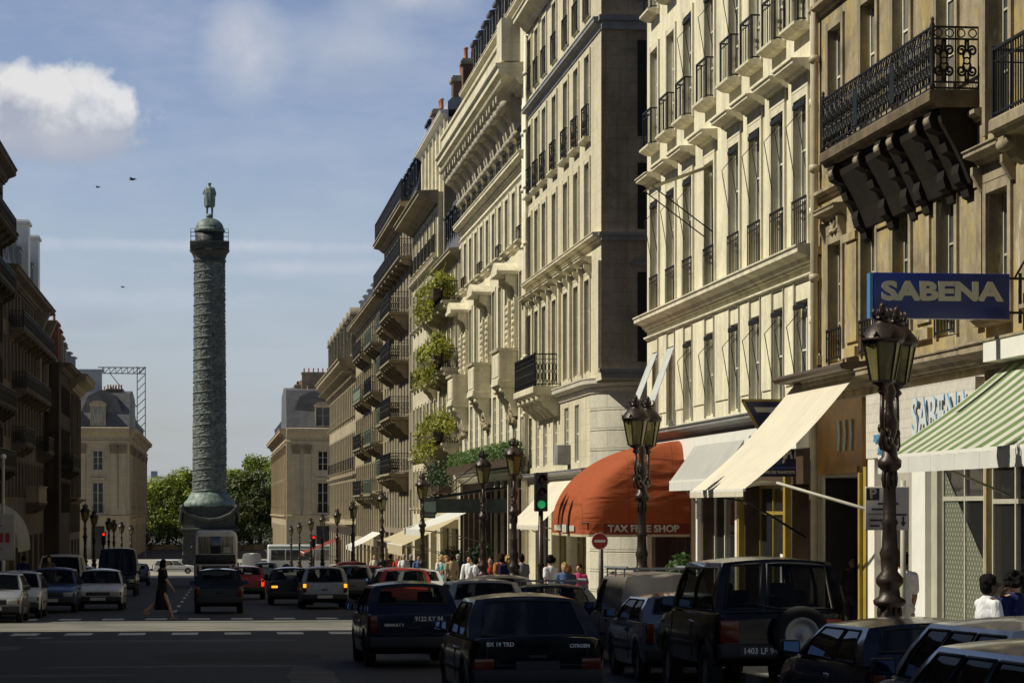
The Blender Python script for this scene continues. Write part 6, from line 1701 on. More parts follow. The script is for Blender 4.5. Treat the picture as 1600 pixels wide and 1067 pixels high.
    if spare:
        k = MB(); n = 26; R0 = .355
        for prof, mt, nm in (([(0,R0*.62),(-.01,R0*.94),(-.05,R0),(-.16,R0),(-.19,R0*.92),(-.19,R0*.66),(-.15,R0*.6)],M['tyre'],'tyre'),([(-.165,R0*.62),(-.175,R0*.56),(-.14,R0*.46),(-.15,R0*.2),(-.17,.001)],M['rim'],'rim')):
            k = MB()
            for i in range(len(prof)-1):
                for j in range(n):
                    a, c = 2*math.pi*j/n, 2*math.pi*(j+1)/n; (y0,r0),(y1,r1) = prof[i], prof[i+1]
                    k.quad((r0*math.cos(a),y0,r0*math.sin(a)),(r1*math.cos(a),y1,r1*math.sin(a)),(r1*math.cos(c),y1,r1*math.sin(c)),(r0*math.cos(c),y0,r0*math.sin(c)), 0, True)
            if nm == 'tyre': so = k.build('spare_wheel', mt, t, (.22, Y(0)-.04, sill+.40))
            else: k.build('rim', mt, so)
    return t
CW = 'moving cars in the carriageway'; PK = 'cars parked along the right kerb'; PL = 'cars parked along the left kerb'
def xc(px, y): return Xat(px, y)
car('hatch', xc(643,42), 42, 'navy', 'dark blue-black small hatchback with a pale-lettered black plate, waiting in the lane', plate=('9122 KY 94', .25, .80), tint='carglass_clear', group=CW, name='car', badges=(('RENAULT 5',-.32,.70,.062,'plateletter'),), rzoff=.02)
car('bx', xc(840,29.8), 29.8, 'black', 'black angular hatchback with a wide sloping rear window, nearest in the lane', plate=('',.0,.55), group=CW, name='car', badges=(('BX 19 TRD',-.44,.80,.068,'plateletter'),('CITROEN',.50,.78,.056,'plateletter')), tint='carglass_dark')
car('suv', xc(1221,31), 31, 'black', 'tall black off-road car with split rear doors and a spare wheel', plate=('1403 LF 94', -.28, .66), spare=True, group=PK, H=1.80)
car('hatch', xc(1348,21.6)+.80, 21.6, 'navy', 'dark hatchback at the bottom right between the tall off-road car and the white car', group=PK, tint='carglass_dark', H=1.25)
car('estate', xc(1562,16.5)+.84, 16.5, 'white', 'white car with a sunlit roof seen from its left side at the bottom right', group=PK, H=1.38, L=3.9)
car('estate', xc(1606,12.5)+.83, 12.5, 'bluegrey', 'blue-grey car cut off by the bottom right corner of the frame', group=PK, H=1.36, L=3.7)
car('hatch', 6.88, 36.3, 'bluegrey', 'pale blue-grey hatchback parked directly left of the tall off-road car', group=PK, H=1.27)
car('van', 7.40, 41.6, 'warmgrey', 'dusty grey windowless van with a roof rack behind the off-road car', group=PK, rack=True, name='parked_van', cat='van', mats=PA['warmgrey'])
car('hatch', xc(762,46.5), 46.5, 'silver', 'silver-grey hatchback just behind the black hatchback, partly hidden by it', group=CW, name='car', seats=True)
car('sedan', 6.42, 46.9, 'navy', 'dark saloon with roof bars parked left of the grey van', group=PK, H=1.28, rack=True)
car('sedan', 6.3, 55, 'beige', 'beige saloon parked behind the no-entry sign', group=PK)
car('estate', xc(634,76.6), 76.6, 'red', 'red estate car just above the roof of the dark small hatchback', group=CW, name='car')
car('hatch', 6.6, 82, 'white', 'white small car parked right of the red estate', group=PK)
car('estate', xc(508,88), 88, 'silver', 'silver estate car with amber indicators glowing, driving away', group=CW, name='car', lit=('amber',0))
car('sedan', xc(456,95), 95, 'black', 'black saloon with one amber indicator, left of the silver estate', group=CW, name='car', lit=('amber',-1))
car('hatch', xc(342,82), 82, 'black', 'black hatchback driving away in the centre lane near the crossing', group=CW, name='car', H=1.42)
car('hatch', xc(386,108), 108, 'red', 'red hatchback with lit tail lamps, half hidden by the centre-lane black hatchback', group=CW, name='car', lit=('tail',))
car('hatch', xc(416,168), 168, 'silver', 'distant silver-blue hatchback in the lane right of the coach', group=CW, name='car')
car('estate', xc(552,99), 99, 'grey', 'dark grey estate parked right of the silver estate', group=PK)
car('sedan', 6.5, 91, 'silver', 'silver saloon parked between the red estate and the dark grey estate', group=PK)
car('hatch', 6.5, 106, 'darkred', 'dark red hatchback parked beyond the dark grey estate', group=PK)
car('hatch', 6.5, 112, 'blue', 'blue hatchback parked beyond the dark red one', group=PK)
car('van', 6.5, 121, 'darkred', 'dark red van far down the right kerb', group=PK, name='parked_van', cat='van')
car('sedan', 6.5, 131, 'beige', 'pale saloon parked farthest down the right kerb', group=PK)
car('bigvan', xc(394,232), 232, 'white', 'small-looking white van far off near the square', group=CW, name='van', cat='van')
car('estate', xc(272,262), 262, 'white', 'white estate car crossing sideways at the entrance to the square', face=-math.pi/2, group=CW, name='car')
car('sedan', xc(408,266), 266, 'white', 'distant white saloon under the white bus', group=CW, name='car', face='toward')
car('sedan', xc(346,258), 258, 'bluegrey', 'distant blue-grey saloon by the foot of the column, left of the coach', group=CW, name='car', face='toward') if False else None
# left kerb, facing the viewer (yr is the nearer end)
car('sedan', xc(153,87), 87, 'white', 'white saloon facing the viewer, rightmost and brightest of the left-hand cars', face='toward', group=PL)
car('estate', xc(78,84), 84, 'blue', 'blue estate facing the viewer behind the pale hatchback', face='toward', group=PL)
car('hatch', xc(21,76.5), 76.5, 'white', 'pale hatchback facing the viewer at the left edge behind the cut-off car', face='toward', group=PL)
car('hatch', xc(-12,71.5), 71.5, 'silver', 'silver car cut off by the left edge of the frame', face='toward', group=PL)
car('bigvan', xc(92,103), 103, 'beige', 'pale van standing behind the blue estate on the left', face='toward', group=PL, name='parked_van', cat='van', H=1.9)
car('hatch', xc(121,112), 112, 'silver', 'small silver car between the pale van and the white saloon', face='toward', group=PL)
car('bigvan', xc(182,118), 118, 'black', 'black van standing behind the white saloon on the left', face='toward', group=PL, name='parked_van', cat='van', H=2.2, tint='carglass_dark')
car('hatch', xc(213,160), 160, 'bluegrey', 'distant blue hatchback driving away right of the black van', group=CW, name='car')
# coach seen from behind
def coach():
    y = 149; x = xc(337,y); W, Hh, L = 2.5, 3.3, 11.0
    t = thing('coach', 'white coach seen from behind in front of the column', 'bus', (x,y+L/2,gz(y+L/2)), 0); t.rotation_euler = (-math.atan(SLOPE),0,0)
    mb = MB(); n = 8; rc = .42; pts = []
    for cx_, cz_, a0 in ((W/2-.12,.5,-90),(W/2-rc,Hh-rc,0),(-W/2+rc,Hh-rc,90),(-W/2+.12,.5,180)):
        rr = rc if cz_ > 1 else .12
        for k in range(n+1): a = RAD(a0+90*k/n); pts.append((cx_+rr*math.cos(a), cz_+rr*math.sin(a)))
    m = len(pts)
    st = [(-L/2,.90),(-L/2+.05,.95),(-L/2+.16,.985),(-L/2+.4,1.0),(L/2-.4,1.0),(L/2-.1,.97),(L/2,.9)]
    vs = [((p[0]*s), yy, (p[1]-1.6)*s+1.6) for yy, s in st for p in pts]
    mb.add(vs, [(i*m+j,i*m+(j+1)%m,(i+1)*m+(j+1)%m,(i+1)*m+j) for i in range(len(st)-1) for j in range(m)], 0, True)
    mb.add(vs[:m], [tuple(range(m))]); mb.add(vs[-m:], [tuple(range(m-1,-1,-1))])
    mb.build('body', PA['white'], t)
    MB().bbox(-1.0,1.0,-L/2-.035,-L/2-.002,1.95,2.95,.03).build('rear_window', M['pane_dark'], t)
    MB().bbox(-1.14,1.14,-L/2-.03,-L/2-.001,1.35,1.9,.02).build('dark_band', M['black'], t)
    g = MB().bbox(-.8,.8,-L/2-.02,-L/2-.001,.95,1.25,.02); g.build('engine_grille', M['bumper'], t)
    MB().bbox(-1.2,1.2,-L/2-.10,-L/2+.1,.38,.68,.04).build('bumper', M['bumper'], t)
    MB().box(.45,.85,-L/2-.045,-L/2-.036,2.0,2.35).build('window_notice', M['panelgrey'], t)
    for sg in (1,-1):
        MB().bbox(min(sg*.95,sg*1.1),max(sg*.95,sg*1.1),-L/2-.03,-L/2,.75,1.3,.01).build('tail_light', M['taillens'], t)
        w = MB().bbox(min(sg*1.235,sg*1.262),max(sg*1.235,sg*1.262),-L/2+.7,L/2-.6,1.8,2.8,.01); w.build('side_window', M['pane_dark'], t)
        for yy in (-3.2, 3.6):
            w = MB().lathe([(.3,-.13),(.48,-.12),(.5,-.05),(.5,.05),(.48,.12),(.3,.13)], (0,0,0), 22).build('wheel', M['tyre'], t, (sg*1.08,yy,.5)); w.rotation_euler = (0,math.pi/2,0)
coach()
def city_bus():
    y = 272; L = 11.5; x = Xat(418,y)+L/2; W, Hh = 2.5, 3.0
    t = thing('city_bus', 'white city bus crossing sideways at the far end of the street', 'bus', (x,y,gz(y)))
    MB().bbox(-L/2,L/2,-W/2,W/2,.35,Hh,.14).build('body', PA['white'], t)
    for k in range(7): MB().bbox(-L/2+.35+1.56*k,-L/2+1.8+1.56*k,-W/2-.02,-W/2-.001,1.35,2.45,.03).build('side_window', M['pane_dark'], t)
    M['busgreen'] = plain('bus_green_band', (.06,.22,.14), .4, var=.08)
    MB().box(-L/2+.05,L/2-.05,-W/2-.012,-W/2-.001,2.6,2.75).build('livery_band', M['busgreen'], t)
    MB().bbox(-L/2-.02,-L/2-.001,-1.1,1.1,1.3,2.6,.03).build('windscreen', M['pane_dark'], t)
    for xx in (-3.8, 3.2):
        for sg in (1,-1):
            w = MB().lathe([(.3,-.13),(.48,-.12),(.5,-.05),(.5,.05),(.48,.12),(.3,.13)], (0,0,0), 22).build('wheel', M['tyre'], t, (xx,sg*1.15,.5)); w.rotation_euler = (math.pi/2,0,0)
city_bus()
# ------------------------------------------------------------------ people
def skin_mat(name, c): return plain(name, c, .55, var=.08, scale=6)
SK = {'fair': skin_mat('fair_skin', (.46,.27,.18)), 'tan': skin_mat('tanned_skin', (.33,.17,.10)), 'dark': skin_mat('dark_skin', (.075,.038,.024))}
def cloth(name, c):
    n = N(name); v = n.obj(); f = n.noise(n.obj((3,3,1.2)), 3.5, 4, .6, .8)
    n.link(n.ramp(f, [(.3, tuple(x*.82 for x in c)), (.7, tuple(min(1,x*1.06) for x in c))]), n.b.inputs['Base Color']); n.b.inputs['Roughness'].default_value = .85
    n.b.inputs['Specular IOR Level'].default_value = .2
    n.bump(f, .55, .06); return n.mat
CL = {k: cloth('cloth_'+k, c) for k, c in dict(white=(.72,.73,.76),navy=(.012,.016,.075),black=(.012,.012,.014),teal=(.06,.32,.34),orange=(.40,.16,.05),magenta=(.42,.04,.13),grey=(.20,.20,.21),tan=(.34,.26,.16),blue=(.07,.11,.25),red=(.40,.05,.03),cream=(.60,.56,.46),green=(.03,.07,.05),brown=(.12,.075,.045)).items()}
HR = {k: plain('hair_'+k, c, .8, var=.45, scale=22, bump=.9, bscale=45, spec=.12) for k, c in dict(black=(.006,.005,.005),brown=(.022,.011,.006),blond=(.42,.29,.12),red=(.20,.07,.025),grey=(.32,.31,.29)).items()}
def organic(mb, name, mat, parent, voxel=.012, smooth=3):
    me = mb.mesh(name, mat)
    o = bpy.data.objects.new('tmp', me); COL.objects.link(o)
    m = o.modifiers.new('r', 'REMESH'); m.mode = 'VOXEL'; m.voxel_size = voxel; m.use_smooth_shade = True
    s = o.modifiers.new('s', 'SMOOTH'); s.factor = .5; s.iterations = smooth
    bpy.context.view_layer.update()
    r = bpy.data.meshes.new_from_object(o.evaluated_get(bpy.context.evaluated_depsgraph_get()))
    bpy.data.objects.remove(o)
    r.materials.clear(); r.materials.append(mat)
    for p in r.polygons: p.use_smooth = True
    r.name = name
    return put(name, r, parent)
def limb(mb, pts, rs):
    mb.tube(pts, rs, 12)
    for p, r in zip(pts, rs): mb.ball(tuple(p), r, 10)
def person(x, y, face, label, h=1.72, skin='fair', top='white', bottom='black', hair='brown', sleeve='short', stride=.35, arms=((.25,.3),(-.25,.3)), skirt=None, hairlen='short', fem=False, z=None, near=False, group='people on the pavement', lean=0., turn=0., handup=None, shoes='black', bag=None, glasses=False):
    zz = gz(y)+.14 if z is None else z
    t = thing('person', label, 'person', (x,y,zz), face, group)
    k = h/1.72; V = Vector; vx = .0095 if near else .017
    sh = (.155 if fem else .172)
    legs = []
    for sg, a in ((1,stride),(-1,-stride)):
        hip = V((sg*.085,0,.90)); kn = hip+V((0,math.sin(a)*.43,-math.cos(a)*.43))
        b = a-(.12 if a > 0 else .45 if a < 0 else .03); an = kn+V((0,math.sin(b)*.41,-math.cos(b)*.41)); legs.append([hip,kn,an,b])
    dz = .075-min(l[2].z for l in legs)
    def T(p): 
        p = V(p); 
        if p.z > .9: p = V((p.x, p.y+lean*(p.z-.9), p.z))
        p.z += dz
        return p*k
    for l in legs: l[:3] = [V((p.x,p.y,p.z+dz))*k for p in l[:3]]
    def arm(sg, pitch, bend):
        s0 = V((sg*sh,0,1.40)); out = .16
        el = s0+V((sg*math.sin(out)*.29, math.sin(pitch)*.29, -math.cos(pitch)*math.cos(out)*.29))
        p2 = pitch+bend; wr = el+V((sg*.02-sg*.06*bend, math.sin(p2)*.25, -math.cos(p2)*.25)); return [T(s0),T(el),T(wr)]
    A = [arm(1,*arms[0]), arm(-1,*arms[1])]
    if handup is not None:                       # one hand raised to the face
        i = 0 if handup > 0 else 1; sg = handup
        A[i] = [T((sg*sh,0,1.40)), T((sg*(sh+.05),.17,1.20)), T((sg*.08,.21,1.47))]
    hc = T((0,.015,1.615)); R3 = Matrix.Rotation(turn, 3, 'Z')
    hd = lambda p: hc+R3 @ (V(p)*k)
    b = MB()                                     # ---- body, one continuous surface
    limb(b, [T((0,0,.92)),T((0,.0,1.08)),T((0,.005,1.28)),T((0,0,1.40))], [.12*k,.105*k,.125*k,.10*k])
    b.ball(T((0,0,1.30)), (sh*.92*k,.105*k,.15*k), 14); b.ball(T((0,-.01,.93)), ((.165 if fem else .155)*k,.115*k,.12*k), 14)
    limb(b, [T((-sh+.02,0,1.41)),T((0,-.01,1.44)),T((sh-.02,0,1.41))], [.055*k,.07*k,.055*k])
    limb(b, [T((0,-.01,1.42)),T((0,.0,1.53))], [.058*k,.052*k])
    hs = MB(); hs.ball((0,0,0),(.074,.094,.115),14); b.add([hd(p) for p in hs.v], hs.f, 0, True)
    hs = MB(); hs.ball((0,.035,-.06),(.052,.05,.055),10); hs.ball((0,.098,-.015),(.012,.022,.022),6); hs.ball((0,.085,-.062),(.024,.014,.010),6); hs.ball((.075,-.005,-.01),(.012,.022,.032),6); hs.ball((-.075,-.005,-.01),(.012,.022,.032),6); hs.ball((0,.082,.028),(.045,.016,.012),6)
    b.add([hd(p) for p in hs.v], hs.f, 0, True)
    for s0, el, wr in A:
        limb(b, [s0,(s0*.5+el*.5),el,(el*.6+wr*.4),wr], [.05*k,.045*k,.037*k,.037*k,.026*k])
        d = (wr-el).normalized(); sd = d.cross(V((0,0,1)) if abs(d.z) < .9 else V((0,1,0))).normalized(); nn = d.cross(sd)
        pc = wr+d*.055*k
        pm = MB(); pm.ball((0,0,0), (.018,.040,.05), 8); Mx = Matrix((tuple(nn)+(0,), tuple(sd)+(0,), tuple(d)+(0,), (0,0,0,1))).transposed()
        b.add([pc+(Mx.to_3x3() @ (V(p)*k)) for p in pm.v], pm.f, 0, True)
        fr = .0105 if near else .013
        for f_, (o_, ln) in enumerate(((-.03,.062),(-.010,.075),(.011,.07),(.031,.055))):
            p0 = pc+sd*o_*k+d*.035*k; p1 = p0+d*ln*.5*k+nn*.010*k; p2 = p1+d*ln*.38*k+nn*.030*k; limb(b, [p0,p1,p2], [fr*k,fr*.9*k,fr*.75*k])
        p0 = pc-sd*.03*k-d*.015*k; limb(b, [p0,p0-sd*.03*k+d*.03*k+nn*.012*k,p0-sd*.036*k+d*.058*k+nn*.026*k], [fr*1.15*k,fr*k,fr*.85*k])
    for hip, kn, an, bb in legs:
        limb(b, [hip,hip*.5+kn*.5,kn,kn*.62+an*.38,an], [.082*k,.068*k,.05*k,.052*k,.034*k])
        b.ball(tuple(an+V((0,.045,-.045))*k), (.036*k,.085*k,.03*k), 8)
    organic(b, 'body', SK[skin], t, vx)
    c = MB(); e = .022 if not fem else .018      # ---- top
    limb(c, [T((0,0,.92)),T((0,0,1.10)),T((0,.005,1.28)),T((0,0,1.39))], [(.125+e)*k,(.11+e)*k,(.125+e)*k,(.105+e)*k])
    c.ball(T((0,0,1.27)), ((sh*.88+e)*k,(.106+e)*k,(.165)*k), 14); c.ball(T((0,0,.97)), ((.168+e)*k,(.126+e)*k,.12*k), 14)
    limb(c, [T((-sh+.02,0,1.395)),T((0,-.01,1.43)),T((sh-.02,0,1.395))], [(.045+e)*k,(.058+e)*k,(.045+e)*k])
    for s0, el, wr in A:
        if sleeve == 'short': limb(c, [s0,s0*.35+el*.65], [(.050+e*.7)*k,(.050+e*.8)*k])
        elif sleeve == 'long': limb(c, [s0,el,el*.1+wr*.9], [(.052+e)*k,(.043+e)*k,(.032+e)*k])
    organic(c, 'shirt' if not skirt or skirt != 'dress' else 'bodice', CL[top], t, vx)
    c = MB()                                     # ---- skirt or trousers
    if skirt:
        zl = .30 if skirt == 'dress' else .52
        n = 20; vs = []; rows = [(1.08,.128,.108,0),(.95,.172,.138,0),(.78,.178,.15,.02),(.55,.165,.155,.05),(zl,.175,.165,.07)]
        for q, rx, ry, w_ in rows:
            for j in range(n): a = 2*math.pi*j/n; f = 1+w_*2*math.sin(a*5+q*4); vs.append(T((0,0,q))+V((rx*math.cos(a)*f, ry*math.sin(a)*f*(1+abs(stride)*.9*(1-q)), 0))*k)
        m = len(rows)
        c.add(vs, [(i*n+j,(i+1)*n+j,(i+1)*n+(j+1)%n,i*n+(j+1)%n) for i in range(m-1) for j in range(n)], 0, True); c.add(vs[:n], [tuple(range(n))]); c.add(vs[-n:], [tuple(range(n-1,-1,-1))])
        organic(c, 'skirt', CL[bottom], t, vx)
    else:
        c.ball(T((0,-.005,.95)), (.172*k,.132*k,.13*k), 14)
        for hip, kn, an, bb in legs: limb(c, [hip,hip*.5+kn*.5,kn,an*.92+kn*.08], [.10*k,.085*k,.066*k,.058*k])
        organic(c, 'trousers', CL[bottom], t, vx)
    c = MB()
    for hip, kn, an, bb in legs: c.ball(tuple(an+V((0,.045,-.045))*k), (.044*k,.115*k,.036*k), 10); c.bbox(an.x-.04*k,an.x+.04*k,an.y-.07*k,an.y+.15*k,an.z-.078*k,an.z-.05*k,.008)
    organic(c, 'shoes', CL[shoes], t, .012, 2)
    c = MB(); hs = MB()                          # ---- hair
    hs.ball((0,-.018,.022),(.086,.102,.110),14)
    if hairlen == 'bob': hs.ball((0,-.05,-.05),(.10,.085,.11),12); hs.ball((.06,-.01,-.05),(.035,.06,.09),8); hs.ball((-.06,-.01,-.05),(.035,.06,.09),8)
    elif hairlen == 'long': hs.ball((0,-.065,-.09),(.095,.07,.17),12); hs.ball((.065,-.02,-.06),(.03,.05,.11),8); hs.ball((-.065,-.02,-.06),(.03,.05,.11),8)
    elif hairlen == 'curly':
        rr = random.Random(int(x*100))
        for q in range(26): a = rr.uniform(0,6.28); v_ = rr.uniform(-.5,1); hs.ball((.10*math.cos(a)*math.sqrt(1-min(1,v_*v_)),-.04+.10*math.sin(a)*math.sqrt(1-min(1,v_*v_)),.02+.11*v_),.036,6)
    else:
        hs.ball((0,-.035,-.01),(.084,.082,.10),12); rr = random.Random(int(x*77))
        for q in range(30): a = rr.uniform(0,6.28); v_ = rr.uniform(.0,1); w_ = math.sqrt(max(0,1-v_*v_)); hs.ball((.082*math.cos(a)*w_,-.022+.095*math.sin(a)*w_,.03+.10*v_),rr.uniform(.014,.026),5)
    hv = [(p[0], min(p[1], .058+max(0,p[2]-.035)*.45), p[2]) for p in hs.v]
    c.add([hd(p) for p in hv], hs.f, 0, True); organic(c, 'hair', HR[hair], t, .010 if near else .014, 2)
    if True:
        c = MB(); hs = MB()
        for sg in (1,-1): hs.ball((sg*.03,.083,.012),(.012,.008,.008),8)
        c.add([hd(p) for p in hs.v], hs.f, 0, True); c.build('eyes', M['black'], t)
    if glasses:
        c = MB()
        for sg in (1,-1):
            c.tube([hd((sg*.034+.026*math.cos(a),.105,.010+.020*math.sin(a))) for a in [j*math.pi/5 for j in range(10)]], .0035, 5, closed=True)
            c.tube([hd((sg*.06,.105,.012)),hd((sg*.082,.04,.012)),hd((sg*.08,-.01,.008))], .0035, 5)
        c.tube([hd((-.01,.107,.014)),hd((.01,.107,.014))], .0035, 5); c.build('glasses', M['black'], t)
    if bag:
        bt = MB().bbox(-.15*k,.15*k,-.25*k,-.125*k,1.05*k+dz,1.42*k+dz,.05)
        for sg in (1,-1): bt.tube([T((sg*.1,-.14,1.40)),T((sg*.11,0,1.50)),T((sg*.115,.13,1.38)),T((sg*.12,.05,1.12)),T((sg*.1,-.14,1.10))], .018*k, 5)
        g = thing('backpack', 'small '+bag+' backpack carried on the back of the person in the orange top', 'backpack', (x,y,zz), face)
        bt.build('pack', CL[bag], g)
    return t
E_ = -math.pi/2                                  # facing +x (right in the picture)
# near figures
person(Xat(1541,26), 26, E_+.25, 'dark-haired person in white shirt and glasses at the right, one hand at the face', h=1.60, skin='dark', top='white', bottom='grey', hair='black', sleeve='short', stride=.05, arms=((.15,.3),(.1,.2)), handup=-1, near=True, glasses=True, turn=-.1, hairlen='short', z=gz(26)+.005, lean=.04)
person(Xat(1585,26.2), 26.2, .35, 'person in a dark blue jacket seen from behind at the right edge', h=1.63, skin='fair', top='navy', bottom='black', hair='black', sleeve='long', stride=.03, near=True, z=gz(26)+.005, hairlen='curly', turn=-.3)
person(Xat(1409,33.2), 33.2, .15, 'person in a pale short-sleeved shirt seen from behind, half hidden by the nearest lamp post', h=1.72, skin='tan', top='white', bottom='tan', hair='black', sleeve='short', stride=.12, near=True)
person(Xat(1333,45.6), 45.6, 2.9, 'person standing by the doorway under the ochre fascia, clothes blackened for its shade', h=1.66, skin='dark', top='black', bottom='black', hair='black', stride=.05, arms=((.1,.9),(.1,.5)))  # black clothes imitate doorway shade; the figure itself stands in sun
person(Xat(253,75.2), 75.2, E_, 'woman in a long dark dress striding over the crossing towards the right', h=1.76, skin='fair', top='black', bottom='black', hair='black', hairlen='bob', fem=True, skirt='dress', stride=.42, arms=((.45,.25),(-.35,.2)), z=gz(75.2)+.006, near=True, group=None, lean=.06, shoes='tan')
# walkers on the sunny pavement
pp = [(888,60,.2,'person in a dark green top with reddish hair left of the magenta-shirted one',dict(h=1.46,top='green',hair='red',hairlen='bob',bottom='black')),
 (905,61,2.6,'person in a magenta shirt under the left end of the red domed awning',dict(h=1.50,top='magenta',hair='brown',bottom='navy')),
 (860,62,.5,'person with big dark curly hair in white, right of the green traffic light',dict(h=1.70,top='white',hair='black',hairlen='curly',bottom='white',fem=True)),
 (795,72,.1,'blond person in a pale blue-white shirt just left of the corner street lamp',dict(h=1.70,top='white',hair='blond',hairlen='curly',bottom='blue')),
 (776,71,.3,'person in an orange top with dark hair carrying a backpack',dict(h=1.74,top='orange',hair='brown',bottom='brown',bag='navy',hairlen='bob')),
 (766,74,3.0,'person in a red shirt hidden behind the orange-topped one',dict(h=1.64,top='red',hair='brown',bottom='navy')),
 (741,78,.0,'person in a white shirt left of the second lamp',dict(h=1.62,top='white',hair='black',bottom='white')),
 (727,80,2.8,'white-sleeved person with light trousers, alone in front of the hotel entrance',dict(h=1.68,top='white',hair='brown',bottom='blue',sleeve='long')),
 (736,84,.3,'short person in white bending slightly near the silver car',dict(h=1.45,top='white',hair='blond',bottom='white')),
 (688,88,3.1,'woman in a turquoise top with folded arms in front of the marquee',dict(h=1.66,top='teal',hair='red',hairlen='bob',bottom='grey',fem=True,arms=((.5,1.5),(.5,1.5)))),
 (676,90,.3,'blond woman in white left of the turquoise top',dict(h=1.70,top='white',hair='blond',hairlen='bob',bottom='black',fem=True)),
 (697,91,2.9,'blond person in a white shirt right of the turquoise top',dict(h=1.69,top='white',hair='blond',bottom='black')),
 (650,100,3.1,'person in a blue jacket left of the lamp with the white awning',dict(h=1.70,top='blue',hair='brown',sleeve='long',bottom='black')),
 (642,112,.2,'grey-haired person in dark clothes below the white scalloped awning',dict(h=1.74,top='black',hair='grey',bottom='black')),
 (631,108,3.0,'grey-haired person in a white shirt below the white scalloped awning',dict(h=1.72,top='white',hair='grey',bottom='grey')),
 (610,118,.1,'person in brown below the beige awning',dict(h=1.72,top='brown',hair='black',bottom='black')),
 (668,86,.1,'person in a tan shirt walking away, left of the blond woman in white',dict(h=1.73,top='tan',hair='brown',bottom='black')),
 (706,94,3.0,'person in a black top in the dark hotel entrance',dict(h=1.70,top='black',hair='blond',hairlen='bob',bottom='tan',fem=True)),
 (716,100,.2,'person in a teal-green jacket deep in the hotel entrance',dict(h=1.74,top='green',hair='grey',bottom='grey',sleeve='long')),
 (752,82,2.9,'person in a cream top directly behind the second street lamp',dict(h=1.66,top='cream',hair='red',hairlen='long',bottom='navy',fem=True)),
 (815,70,.3,'person in grey between the corner lamp and the traffic light',dict(h=1.71,top='grey',hair='black',bottom='black')),
 (876,58,3.0,'short person in a blue top right beside the big curly-haired one',dict(h=1.50,top='blue',hair='blond',bottom='cream')),
 (622,115,3.1,'person in a red top between the two grey-haired people and the beige awning',dict(h=1.68,top='red',hair='blond',bottom='blue')),
 (596,122,.2,'person in navy left of the brown-clothed one',dict(h=1.74,top='navy',hair='brown',bottom='black')),
 (580,128,3.0,'fair person in a cream shirt farthest up the sunny pavement',dict(h=1.70,top='cream',hair='blond',bottom='tan'))]
for px, y, f, lab, kw in pp:
    xx = max(7.95, min(11.0, Xat(px,y))); person(xx, y, f, lab, stride=random.uniform(.15,.4), **kw)
for px, y, f, lab, kw in ((103,93,3.0,'person in dark clothes on the shaded left pavement beside the blue estate',dict(top='brown',bottom='black',hair='brown')),(62,98,.2,'person in navy on the shaded left pavement left of the pale van',dict(top='navy',bottom='black',hair='black'))):
    person(Xat(px,y)-.6, y, f, lab, group='people on the shaded pavement', **kw)
# statue on the column
def statue():
    s = 2.06; b = MB(); V = Vector
    limb(b, [(.14,0,0.1),(.14,.02,.5),(.1,0,.92)], [.06,.075,.1]); limb(b, [(-.14,.08,0.1),(-.14,.07,.5),(-.1,0,.92)], [.06,.075,.1])
    b.ball((.14,.06,.05),(.06,.13,.05),8); b.ball((-.14,.14,.05),(.06,.13,.05),8)
    limb(b, [(0,0,.9),(0,0,1.15),(0,0,1.4)], [.18,.17,.17]); limb(b, [(-.22,0,1.42),(0,-.02,1.46),(.22,0,1.42)], [.08,.09,.08])
    limb(b, [(0,0,1.45),(0,0,1.56)], [.065,.06]); b.ball((0,.01,1.66),(.085,.1,.125),12); b.ball((0,.11,1.65),(.015,.025,.025),6)
    limb(b, [(.24,0,1.4),(.33,.04,1.15),(.28,.2,1.02)], [.07,.055,.05]); limb(b, [(-.24,0,1.4),(-.34,.02,1.15),(-.26,.18,1.2)], [.07,.055,.05])
    n = 18; vs = []; rows = [(1.44,.24,.14),(1.2,.30,.21),(.8,.31,.25),(.45,.29,.26),(.38,.24,.2)]   # cloak hanging down the back
    for q, rx, ry in rows:
        for j in range(n): a = 2*math.pi*j/n; f = 1+.07*math.sin(a*6+q*3); vs.append((rx*math.cos(a)*f, -.05+ry*math.sin(a)*f, q))
    b.add(vs, [(i*n+j,(i+1)*n+j,(i+1)*n+(j+1)%n,i*n+(j+1)%n) for i in range(4) for j in range(n)], 0, True); b.add(vs[:n], [tuple(range(n))]); b.add(vs[-n:], [tuple(range(n-1,-1,-1))])
    for q in range(12): a = q*.52; b.ball((.09*math.cos(a),.01+.1*math.sin(a),1.73), .03, 6)
    b.v = [(p[0]*s,p[1]*s,p[2]*s) for p in b.v]
    t2 = thing('statue', 'bronze statue of a cloaked figure standing on the dome of the column', 'statue', (XCOL, CYY, gC+zst), 0)
    organic(b, 'figure', M['verdigris'], t2, .045, 1)
statue()
# ------------------------------------------------------------------ light, sky, camera
EL, AZ = RAD(46), RAD(2)                          # sun on the left, square to the street
d = Vector((math.cos(EL)*math.cos(AZ), -math.cos(EL)*math.sin(AZ), -math.sin(EL)))
su = bpy.data.lights.new('sun', 'SUN'); su.energy = SUN; su.angle = RAD(.5); su.color = (1.0, .94, .77)
so = bpy.data.objects.new('sun', su); COL.objects.link(so); so.rotation_euler = d.to_track_quat('-Z', 'Y').to_euler(); so.location = (-60, 60, 90)
wd = bpy.data.worlds.new('World'); SC.world = wd; wd.use_nodes = True
nt = wd.node_tree; nn = nt.nodes; ll = nt.links; bg = nn['Background']
sky = nn.new('ShaderNodeTexSky'); sky.sky_type = 'NISHITA'; sky.sun_disc = False; sky.sun_elevation = EL; sky.sun_rotation = RAD(-90)+AZ
sky.altitude = 100; sky.air_density = 1.0; sky.dust_density = .6; sky.ozone_density = 2.0
tc = nn.new('ShaderNodeTexCoord'); gen = tc.outputs['Generated']
